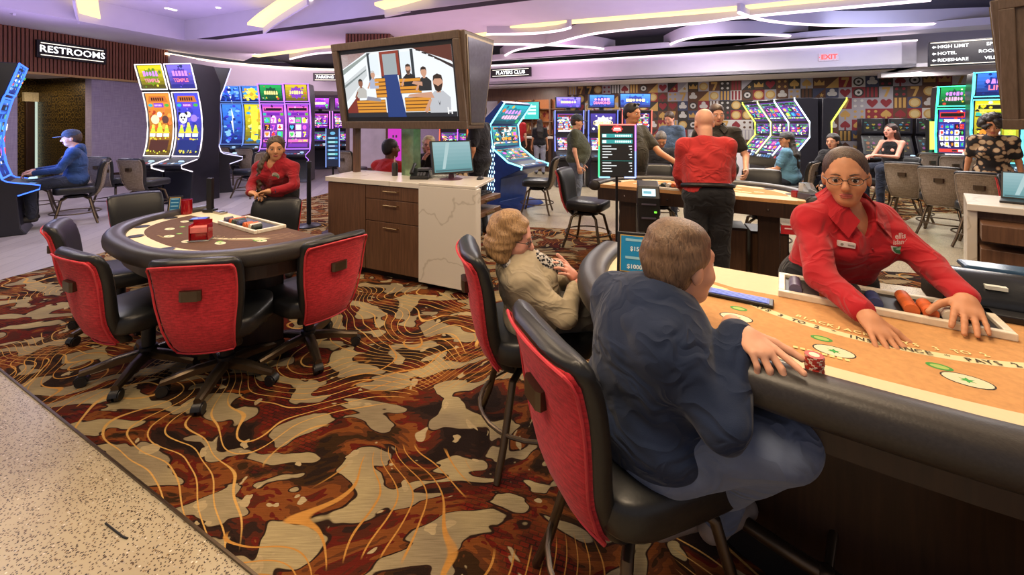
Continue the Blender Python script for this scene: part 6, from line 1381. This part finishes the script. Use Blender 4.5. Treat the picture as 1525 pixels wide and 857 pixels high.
        if st == 'fringe': HP = [ell(hp(0, -.03, -.01), V(.0765, .076, .05)*hs_, hR, .02), cut, cut2]+ear
        if st == 'bun': HP = [ell(hp(0, -.016, .036), V(.0785, .098, .0895)*hs_, hR, .02), ell(hp(0, -.045, -.015), V(.073, .062, .07)*hs_, hR, .03), ell(hp(0, .112, -.008), V(.080, .076, .118)*hs_, hR, .008, True), cut2]+ear+[ell(hp(0, -.135, .03), V(.04, .045, .04)*hs_, hR, .01)]
        if st == 'bob':
            HP = [ell(hp(0, -.022, .040), V(.090, .106, .096)*hs_, hR, .02), ell(hp(0, -.055, -.045), V(.090, .072, .078)*hs_, hR, .03)]+[ell(hp(sd*.070, -.030, -.05), V(.030, .050, .070)*hs_, hR, .03) for sd in (1, -1)]+[ell(hp(0, .128, -.025), V(.085, .106, .118)*hs_, hR, .01, True)]
        if st in ('long', 'braid'):
            HP = [ell(hp(0, -.016, .040), V(.083, .102, .093)*hs_, hR, .02), ell(hp(0, -.05, -.03), V(.078, .066, .09)*hs_, hR, .03), cut]
            if st == 'long':
                for sd in (1, -1, 0): HP += [cone(hp(sd*.05, -.06, -.05), K['neck']+(rt*sd*.06-fw*.10-up*.10)*s, .045*hs_, .05*s, .03), cone(K['neck']+(rt*sd*.06-fw*.10-up*.10)*s, K['neck']+(rt*sd*.05-fw*.12-up*.30)*s, .05*s, .03*s, .03)]
            else:
                q0 = hp(.066, -.02, -.05); q1 = K['neck']+(rt*.095+fw*.12-up*.04)*s; q2 = K['neck']+(rt*.095+fw*.215-up*.30)*s
                for k in range(18):
                    f_ = k/17; q = q0+(q1-q0)*min(1, f_*2.2) if f_ < .45 else q1+(q2-q1)*(f_-.45)/.55; HP.append(ell(q+rt*(.008 if k % 2 else -.008), V(.030, .028, .026)*(1-.3*f_), None, .008))
        if st == 'curly':
            rg = random.Random(5)
            for k in range(60):
                a, b_ = rg.uniform(0, 2*PI), rg.uniform(-.3, 1); r_ = .105; cz = math.sqrt(max(0, 1-b_*b_)); HP.append(ell(hp(r_*cz*math.cos(a), -.03+r_*1.05*cz*math.sin(a), .03+r_*b_), V(.034, .034, .034)*hs_, None, .006))
            HP.append(ell(hp(0, .125, -.045), V(.065, .075, .09)*hs_, hR, .01, True))
        dsp = .005 if st == 'bob' else (.003 if st in ('short', 'long') else 0)
        mkobj('hair', np_mesh('hair', [sdf_mesh(HP, min(res, .009) if res < .016 else .013, dsp, 5, 85 if st == 'bob' else 60)], hm), t)
    if cap:
        CM = cloth('cap_'+cap.strip('#'), cap, .8); CP = [ell(hp(0, -.010, .055), V(.086, .105, .082)*hs_, hR, .01), ell(hp(0, 0, -.05), V(.2, .2, .085)*hs_, hR, .006, True)]
        o = mkobj('cap', np_mesh('cap', [sdf_mesh(CP, min(res, .01))], CM), t)
        BP_ = [ell(hp(0, .115, .036), V(.066, .075, .008)*hs_, hR, .004)]; mkobj('cap_brim', np_mesh('cap_brim', [sdf_mesh(BP_, .006)], CM), t)
    if glasses:
        g = MB()
        for sd in (1, -1):
            g.tube([tuple(hp(sd*.032+.024*math.cos(a)*1.05, .098-.012*abs(math.cos(a)) if False else .097-.35*abs(sd*.032+.024*math.cos(a)-0)**1.5, .000+.0165*math.sin(a))) for a in np.linspace(0, 2*PI, 18, endpoint=False)], .0017*hs_, 6, True)
            g.tube([tuple(hp(sd*.057, .088, .004)), tuple(hp(sd*.074, .05, .006)), tuple(hp(sd*.078, -.01, .004))], .0018*hs_, 6)
        g.tube([tuple(hp(-.009, .099, .002)), tuple(hp(0, .103, .005)), tuple(hp(.009, .099, .002))], .0016*hs_, 6); g.build('glasses', mat('glasses_frame', c('#2a2220'), .3), t)
    K.update(rt=rt, fw=fw, up=up, hp=hp, hR=hR, s=s, RT=RT); t_info = K
    if extra: extra(t, K)
    return t, K
# ---------------------------------------------------------------- foreground
def dealer_extra(t, K):
    rt, fw, up, s = K['rt'], K['fw'], K['up'], K['s']
    def onchest(x, z, off=.0): return K['chest']+(rt*x+up*z+fw*(.125+off))*s
    # badge on the right breast, round crest on the left breast
    def fr(o, yaw): 
        R = np.array(Matrix.Rotation(yaw, 3, Vector(up))); u = R @ (-rt); n = R @ fw; v = np.cross(n, u); return (lambda a, b_, h: Vector(o+u*a+v*b_+n*h))
    def fs(x, z):
        h, n = on_shirt(t, K['chest']+(rt*x+up*z)*s, fw); n = nrm(n*.5+nrm(fw+rt*np.sign(x)*.25)); u = nrm(np.cross(up, n)); v = np.cross(n, u); return (lambda a, b_, e: Vector(h+u*a+v*b_+n*(e+.007)))
    f = fs(.108, .048); mb = MB(); mb.rings([[tuple(f(a, b_, -.012)) for a, b_ in ((-.026, -.009), (.026, -.009), (.026, .009), (-.026, .009))], [tuple(f(a, b_, .004)) for a, b_ in ((-.026, -.009), (.026, -.009), (.026, .009), (-.026, .009))]]); mb.build('name_badge', mat('badge_white', c('#d6d0cc'), .4), t, 0, False)
    pr = Print(lambda u, v, h: f(u, v, .0042+h)); pr.disc(-.016, 0, .005, '#8a8478'); pr.rect(.002, -.003, .022, .003, '#9a948c'); pr.build('badge_print', PRINT, t)
    g = fs(-.092, .062)
    pr = Print(lambda u, v, h: g(u, v, h)); pr.e = .0012
    pr.shape([(-1, .1), (-.85, -.45), (-.45, -.85), (0, -1), (.45, -.85), (.85, -.45), (1, .1), (0, -.12)], 0, -.012, .036, '#e8e4dc', .030); pr.layer(4)
    pr.shape([(-.8, -.05), (-.7, -.45), (-.35, -.8), (0, -.9), (.35, -.8), (.7, -.45), (.8, -.05), (.3, .12), (-.3, -.08)], 0, -.013, .036, '#2f7a4a', .030); pr.shape([(-.5, -.3), (0, -.1), (.55, -.3), (.2, -.45), (-.3, -.45)], 0, -.012, .036, '#9ac8a8', .03)
    pr.text('ellis', 0, .026, .030, '#efe6da', bold=.02); pr.text('island', 0, .004, .026, '#efe6da', bold=.02); pr.build('shirt_crest', PRINT, t)
    for k in range(4): 
        q = K['chest']+(up*(.03-.075*k)+fw*(.13 if k < 2 else .118))*s; MB().ball(tuple(q), .004, 8, 6).build('button', mat('button_red', c('#8a1820'), .4), t)
    for sd in (1, -1): MB().ball(tuple(K['hp'](sd*.084, .004, -.044)), .006, 8, 6).build('earring', mat('pearl', c('#e8e4de'), .2), t)
person('woman dealer in red shirt with glasses leaning over the foreground blackjack table', (1.285, 1.70), (-.14, -1), 1.60, 'stand', J=dict(pelvis=(0, 0, .93)),
       JW=dict(chest=(1.31, 1.645, 1.045), neck=(1.295, 1.615, 1.185), head=(1.262, 1.575, 1.300), shR=(1.160, 1.62, 1.118), shL=(1.445, 1.635, 1.118), elR=(1.085, 1.46, .965), wrR=(1.068, 1.262, .925), elL=(1.475, 1.47, 1.00), wrL=(1.415, 1.30, .955)),
       head=(-.55, -.12, .05), shirt=('dealer_red', '#a81a24', 'long'), tuck=True, pants=('black', '#1a1a1e'), skin='tan', hair=('bun', 'darkbrown', '#2a1a12', '#4e3424'), fem=True, res=.0085, glasses=True, neckline=.95, collar=True, hs=.93,
       hands=dict(R=((.02, .99, -.35), (.1, -.35, -1), (.18, .12, .1), .20), L=((.55, .8, -.30), (0, -.3, -1), (.12, .12, .1), .16)), disp=.0035, extra=dealer_extra)
def navy_extra(t, K):
    up, fw, rt = K['up'], K['fw'], K['rt']
    SP = [cone(K['neck']+fw*-.055+up*.0+rt*x*.6, K['neck']+fw*(.02)+rt*x*1.25-up*.005, .020, .018, .02) for x in (.05, -.05)]+[cone(K['neck']-fw*.062+rt*.04, K['neck']-fw*.062-rt*.04, .022, None, .02)]
    mkobj('jacket_collar', np_mesh('jacket_collar', [sdf_mesh(SP, .007)], cloth('navy_jacket', '#1b2740')), t)
    w = K['wrR']; d = nrm(w-K['elR']); MB().tube([tuple(w-d*.012+np.cross(d, V(0, 0, 1))*.031*math.cos(a)+V(0, 0, 1)*.026*math.sin(a)) for a in np.linspace(0, 2*PI, 14, endpoint=False)], .006, 6, True).build('watch_band', PLASTIC, t)
    q = K['pelvis']+V(.18, .14, .04); MB().tube([tuple(q), tuple(q+V(.01, .03, -.02)), tuple(q+V(.004, .05, -.05))], [.006, .012, .006], 6).build('shirt_hem', mat('hem_blue', c('#7fa8dc'), .7), t)
person('man in navy jacket and blue jeans seated in the foreground, reaching to the table', (.36, 1.20), (.93, .36), 1.80, 'sit', .55,
       JW=dict(pelvis=(.395, 1.235, .635), chest=(.40, 1.21, .865), neck=(.455, 1.215, .99), head=(.497, 1.232, 1.090), shR=(.40, 1.075, .925), shL=(.335, 1.37, .925), elR=(.49, .965, .80), wrR=(.592, 1.09, .958), wrL=(.62, 1.42, .70), hipR=(.44, 1.14, .63), hipL=(.39, 1.33, .63), knR=(.665, 1.02, .715), anR=(.50, 1.36, .24), knL=(.78, 1.30, .64), anL=(.66, 1.34, .25)),
       head=(-.06, -.06, 0), shirt=('navy_jacket', '#1b2740', 'long'), pants=('blue_jeans', '#66718a'), shoes='#8f837c', skin='fair', hair=('short', 'browngrey', '#4a3626', '#80634a'), bulk=1.18, res=.0085, hs=1.0, disp=.0045,
       hands=dict(R=((.98, -.15, -.12), (-.1, .1, -1), ((.10, .08, .05), (.55, .55, .4), (.75, .7, .5), (.85, .7, .5)), .12)), extra=navy_extra)
def scarf(t, K):
    up, fw, rt, s = K['up'], K['fw'], K['rt'], K['s']
    SC_ = [cone(K['neck']+rt*.06-fw*.02, K['neck']+fw*.10-up*.05+rt*.03, .032, .034, .02), cone(K['neck']-rt*.06-fw*.02, K['neck']+fw*.10-up*.05-rt*.02, .032, .034, .02), cone(K['neck']+fw*.10-up*.05+rt*.05, K['chest']+fw*.15+up*.03+rt*.05, .034, .034, .03)]
    m = NT('patterned_scarf'); vo = m.n('TexVoronoi', ins={'Vector': m.coord(), 'Scale': 90}); m.link(m.ramp(vo.outputs['Distance'], [(.35, c('#17161a')), (.5, c('#b8b2ac'))], 'CONSTANT'), m.b.inputs['Base Color']); m.b.inputs['Roughness'].default_value = .9
    mkobj('scarf', np_mesh('scarf', [sdf_mesh(SC_, .008, .003, 2, 60)], m.m), t)
    w = K['wrR']; MB().tube([tuple(w+V(.028*math.cos(a), .012*math.sin(a), .026*math.sin(a))) for a in np.linspace(0, 2*PI, 12, endpoint=False)], .004, 6, True).build('bracelet', CHROME, t)
person('blonde woman in beige cardigan and patterned scarf seated with hands together', (.12, 2.0), (.985, .17), 1.60, 'sit', .55,
       JW=dict(pelvis=(.11, 1.97, .60), chest=(.07, 1.95, .765), neck=(.0, 1.93, .880), head=(-.002, 1.92, .975), shR=(.05, 1.81, .815), shL=(.03, 2.08, .815), elR=(.225, 1.74, .69), wrR=(.285, 1.87, .765), elL=(.22, 2.10, .70), wrL=(.295, 1.95, .775), knR=(.52, 1.93, .60), knL=(.52, 2.12, .60), anR=(.5, 1.95, .2), anL=(.5, 2.12, .2)),
       head=(-.30, -.22, 0), shirt=('beige_cardigan', '#a3957c', 'long'), pants=('grey_slacks', '#5a5650'), skin='pink', hair=('bob', 'blonde', '#6a4c2e', '#ac8658'), fem=True, res=.009, glasses=True, hs=.98, disp=.0045, bulk=1.12,
       hands=dict(R=((.35, .6, .45), (-.3, .5, -.6), (.35, .4, .3), .06), L=((.35, -.5, .55), (-.3, -.5, -.4), (.25, .3, .3), .10)), extra=scarf)
# ---------------------------------------------------------------- middle distance
def braid_extra(t, K):
    BC_ = on_shirt(t, K['chest']-K['rt']*.085+K['up']*.05, K['fw'])
    f = lambda u, v, h: Vector(K['chest']+(-K['rt']*(-.085+u)*1+K['up']*(.03+v)+K['fw']*(.152+h+.3*u))*K['s']) if False else Vector(BC_[0]-K['rt']*u+K['up']*v+K['fw']*(.004+h))
    pr = Print(f); pr.e = .004; pr.disc(0, 0, .036, '#d8cfc0', 16); pr.layer(8); pr.disc(0, -.004, .028, '#5a8a62', 16); pr.rect(-.02, .006, .02, .016, '#d8cfc0'); pr.build('shirt_crest', PRINT, t)
    w = K['wrL']; d = nrm(w-K['elL']); MB().tube([tuple(w-d*.02+np.cross(d, V(0, 0, 1))*.03*math.cos(a)+V(0, 0, 1)*.026*math.sin(a)) for a in np.linspace(0, 2*PI, 14, endpoint=False)], .007, 6, True).build('watch_band', mat('watch_blue', c('#28405a'), .3), t)
    hb = MB(); [hb.ball(tuple(K['hp'](.085*math.sin(a), -.012+.0, .035+.088*math.cos(a))), .008, 8, 6) for a in np.linspace(-1.3, 1.3, 11)]; hb.build('beaded_headband', mat('headband', c('#3a3438'), .3), t)
person('woman dealer in dark red shirt with a long braid leaning on a chair', (-2.28, 4.10), (.12, -1), 1.56, 'stand', JW=dict(chest=(-2.27, 3.99, 1.03), neck=(-2.25, 3.96, 1.17), head=(-2.235, 3.94, 1.262), shR=(-2.41, 3.98, 1.08), shL=(-2.09, 3.96, 1.08), elR=(-2.43, 3.88, .91), elL=(-2.02, 3.87, .92), wrR=(-2.36, 3.75, .875), wrL=(-2.16, 3.75, .89)),
       head=(.38, -.05, 0), shirt=('dark_red', '#8a1420', 'long'), pants=('black', '#1a1a1e'), skin='olive', hair=('braid', 'braidbrown', '#1e140e', '#5a4630'), fem=True, res=.0095, neckline=.9, collar=True,
       hands=dict(R=((-.8, .35, -.1), (.0, .2, -.9), (.45, .5, .4), .08), L=((.85, .3, -.05), (-.0, .3, -.9), (.4, .5, .4), .08)), extra=braid_extra)
def belt(t, K): MB().tube([tuple(K['pelvis']+K['up']*.085+K['rt']*.192*math.cos(a)+K['fw']*.152*math.sin(a)) for a in np.linspace(0, 2*PI, 24, endpoint=False)], .018, 8, True).build('belt', PLASTIC, t)
person('bald dealer in red shirt and black trousers seen from behind at the middle table', (1.60, 3.40), (.22, 1), 1.63, 'stand', J=dict(wrR=(.16, .38, .98), wrL=(-.16, .38, .98)), tuck=True, lean=.20, head=(.1, -.30, 0), shirt=('shirt_red', '#b5302f', 'long'), pants=('black', '#1a1a1e'), skin='fair', hair=('bald', 'silver', '#b89a86', '#d2b8a4'), bulk=1.22, res=.0115, disp=.006, extra=belt, faceit=False)
person('man in dark polo shirt standing opposite the bald dealer', (2.40, 4.88), (-.5, -.87), 1.72, 'stand', head=(.35, -.15, 0), shirt=('dark_polo', '#2a2622', 'short'), skin='fair', hair=('short', 'brown', '#2a1c12', '#4a3220'), bulk=1.3, collar=True, J=dict(wrR=(.30, .22, .98), wrL=(-.30, .22, .98)))
def shades(t, K): 
    g = MB()
    for sd in (1, -1): g.ball(tuple(K['hp'](sd*.034, .05, .115)), (.024, .014, .018), 10, 6)
    g.build('sunglasses', PLASTIC, t)
person('man with sunglasses on his head reaching past the menu sign', (1.44, 5.02), (.45, -.9), 1.74, 'stand', head=(.25, -.12, 0), shirt=('dark_olive', '#34322a', 'short'), skin='tan', hair=('crop', 'black', '#14100e', '#2a221e'), bulk=1.15, JW=dict(wrL=(1.93, 4.62, 1.0), elL=(1.72, 4.85, 1.16)), extra=shades, pants=('shorts', '#4a463e'))
person('man in olive shirt and cap standing in profile before the slot machines', (1.06, 6.85), (.95, -.25), 1.64, 'stand', shirt=('olive_tee', '#464a3c', 'short'), pants=('grey_jeans', '#5a6272'), skin='fair', cap='#3a4148', hair=('short', 'brown', '#2a1c12', '#4a3220'), bulk=1.38, head=(0, -.15, 0), res=.014)
person('man in blue-grey shirt bending behind the seated players', (2.95, 7.6), (-.8, -.55), 1.72, 'stand', lean=.18, shirt=('blue_grey', '#4c5f78', 'short'), pants=('dark', '#22242a'), skin='pink', hair=('crop', 'brown', '#2a1c12', '#4a3220'), bulk=1.25, head=(.2, -.4, 0), res=.015)
person('person in dark hooded top seated with lowered head behind the middle table', (2.30, 6.45), (-.2, -1), 1.68, 'sit', .55, head=(0, -.6, 0), shirt=('charcoal_hood', '#23252c', 'long'), skin='tan', hair=('short', 'greyhair', '#4a4644', '#7a746e'), res=.015, bulk=1.1)
person('seated player in light blue shirt and grey cap at the chevron machines', (4.30, 6.45), (-.55, .6), 1.66, 'sit', .55, head=(.75, 0, 0), shirt=('sky_tee', '#5a88a4', 'short'), skin='tan', cap='#55585c', hair=('long', 'black', '#14100e', '#2a221e'), res=.015, bulk=1.15)
person('seated woman with black hair and black top behind the foreground dealer', (4.88, 6.3), (-.9, -.35), 1.62, 'sit', .55, head=(.1, -.1, 0), shirt=('black_top', '#17161a', 'long'), skin='fair', hair=('long', 'black', '#14100e', '#2a221e'), fem=True, res=.014, J=dict(wrR=(.12, .45, .72), wrL=(-.12, .42, .68)))
person('long-haired woman in black tank top in profile at right', (6.38, 6.98), (-.97, -.2), 1.66, 'sit', .68, head=(0, .1, 0), shirt=('black_tank', '#131216', 'tank'), skin='pink', hair=('long', 'auburn', '#1e1210', '#3c2420'), fem=True, res=.014, J=dict(wrR=(.08, .40, .98), wrL=(-.08, .40, 1.0)))
FL_ = NT('floral_cloth'); vo = FL_.n('TexVoronoi', ins={'Vector': FL_.coord(), 'Scale': 16}); FL_.link(FL_.ramp(vo.outputs['Distance'], [(.25, c('#b8a080')), (.42, c('#8a6a50')), (.5, c('#1c1a1c'))], 'CONSTANT'), FL_.b.inputs['Base Color']); FL_.b.inputs['Roughness'].default_value = .85
person('curly-haired person in beige and black patterned top leaning at the right edge', (5.95, 5.15), (-.7, -.6), 1.62, 'stand', lean=.35, head=(0, -.3, 0), shirt=('patterned', '#8a6a50', 'short'), shirt_mat=FL_.m, skin='tan', hair=('curly', 'black', '#14100e', '#2a221e'), fem=True, res=.014)
# ---------------------------------------------------------------- left and rear
person('man in blue hoodie and cap playing the slot machine at the left edge', (-6.55, 6.25), (-.7, -.7), 1.74, 'sit', .55, head=(0, -.12, 0), shirt=('blue_hoodie', '#27406a', 'long'), pants=('dark_jeans', '#2a2e3a'), skin='fair', cap='#3a3f4c', hair=('crop', 'brown', '#2a1c12', '#4a3220'), bulk=1.1, res=.012, J=dict(wrR=(.12, .40, .80), wrL=(-.12, .40, .78)),
       extra=lambda t, K: mkobj('hood', np_mesh('hood', [sdf_mesh([cone(K['neck']-K['fw']*.06+K['rt']*.07, K['neck']-K['fw']*.06-K['rt']*.07, .05, None, .03), cone(K['neck']-K['fw']*.07, K['neck']-K['fw']*.10-K['up']*.10, .06, .04, .03)], .012)], cloth('blue_hoodie', '#27406a')), t))
person('man in red shirt with curly top hair seated behind the podium', (-1.56, 5.25), (.45, .9), 1.74, 'sit', .55, head=(-.5, 0, 0), shirt=('bright_red', '#a81e24', 'long'), skin='dark', hair=('crop', 'black', '#14100e', '#2a221e'), res=.012, faceit=False, bulk=1.1, J=dict(head=(0, .05, 1.16), neck=(0, .02, 1.02), chest=(0, 0, .83), shR=(.19, 0, .94), shL=(-.19, 0, .94)))
person('blonde woman with glasses in black behind the podium, hand at her chin', (-1.14, 5.75), (.05, -1), 1.62, 'sit', .58, head=(0, 0, .1), shirt=('black_top', '#17161a', 'long'), skin='pink', hair=('bob', 'ash', '#9a8560', '#d8c8a0'), fem=True, res=.012, glasses=True, J=dict(wrR=(.06, .16, 1.06), head=(0, .05, 1.28), neck=(0, .02, 1.14), chest=(0, 0, .95), shR=(.16, 0, 1.07), shL=(-.16, 0, 1.07)))
person('bald person in black floral shirt partly behind the monitor', (-.76, 4.92), (.3, -.95), 1.66, 'sit', .55, head=(.2, -.2, 0), shirt=('floral', '#8a6a50', 'short'), shirt_mat=FL_.m, skin='fair', hair=('bald', 'x', '#000000', '#000000'), res=.013, bulk=1.15, J=dict(head=(0, .05, 1.16), neck=(0, .02, 1.02), chest=(0, 0, .83), shR=(.18, 0, .94), shL=(-.18, 0, .94)))
person('standing person in dark shirt whose head is hidden by the hanging screen', (-.44, 5.6), (-.9, .3), 1.78, 'stand', shirt=('dark_grey', '#22222a', 'short'), pants=('dark', '#22242a'), skin='tan', hair=('short', 'brown', '#2a1c12', '#4a3220'), res=.015, bulk=1.15, faceit=False)
person('far customer in bright red shirt standing at the service counter', (.16, 12.4), (.1, 1), 1.80, 'stand', shirt=('bright_red', '#c01c22', 'short'), pants=('black', '#1a1a1e'), skin='fair', hair=('crop', 'black', '#14100e', '#2a221e'), res=.02, bulk=1.15, faceit=False)
person('far customer in black top and pale trousers at the service counter', (.82, 12.3), (.0, 1), 1.62, 'stand', shirt=('black_top', '#17161a', 'short'), pants=('pale_grey', '#8a8a98'), skin='tan', hair=('long', 'black', '#14100e', '#2a221e'), fem=True, res=.02, bulk=1.15, faceit=False)
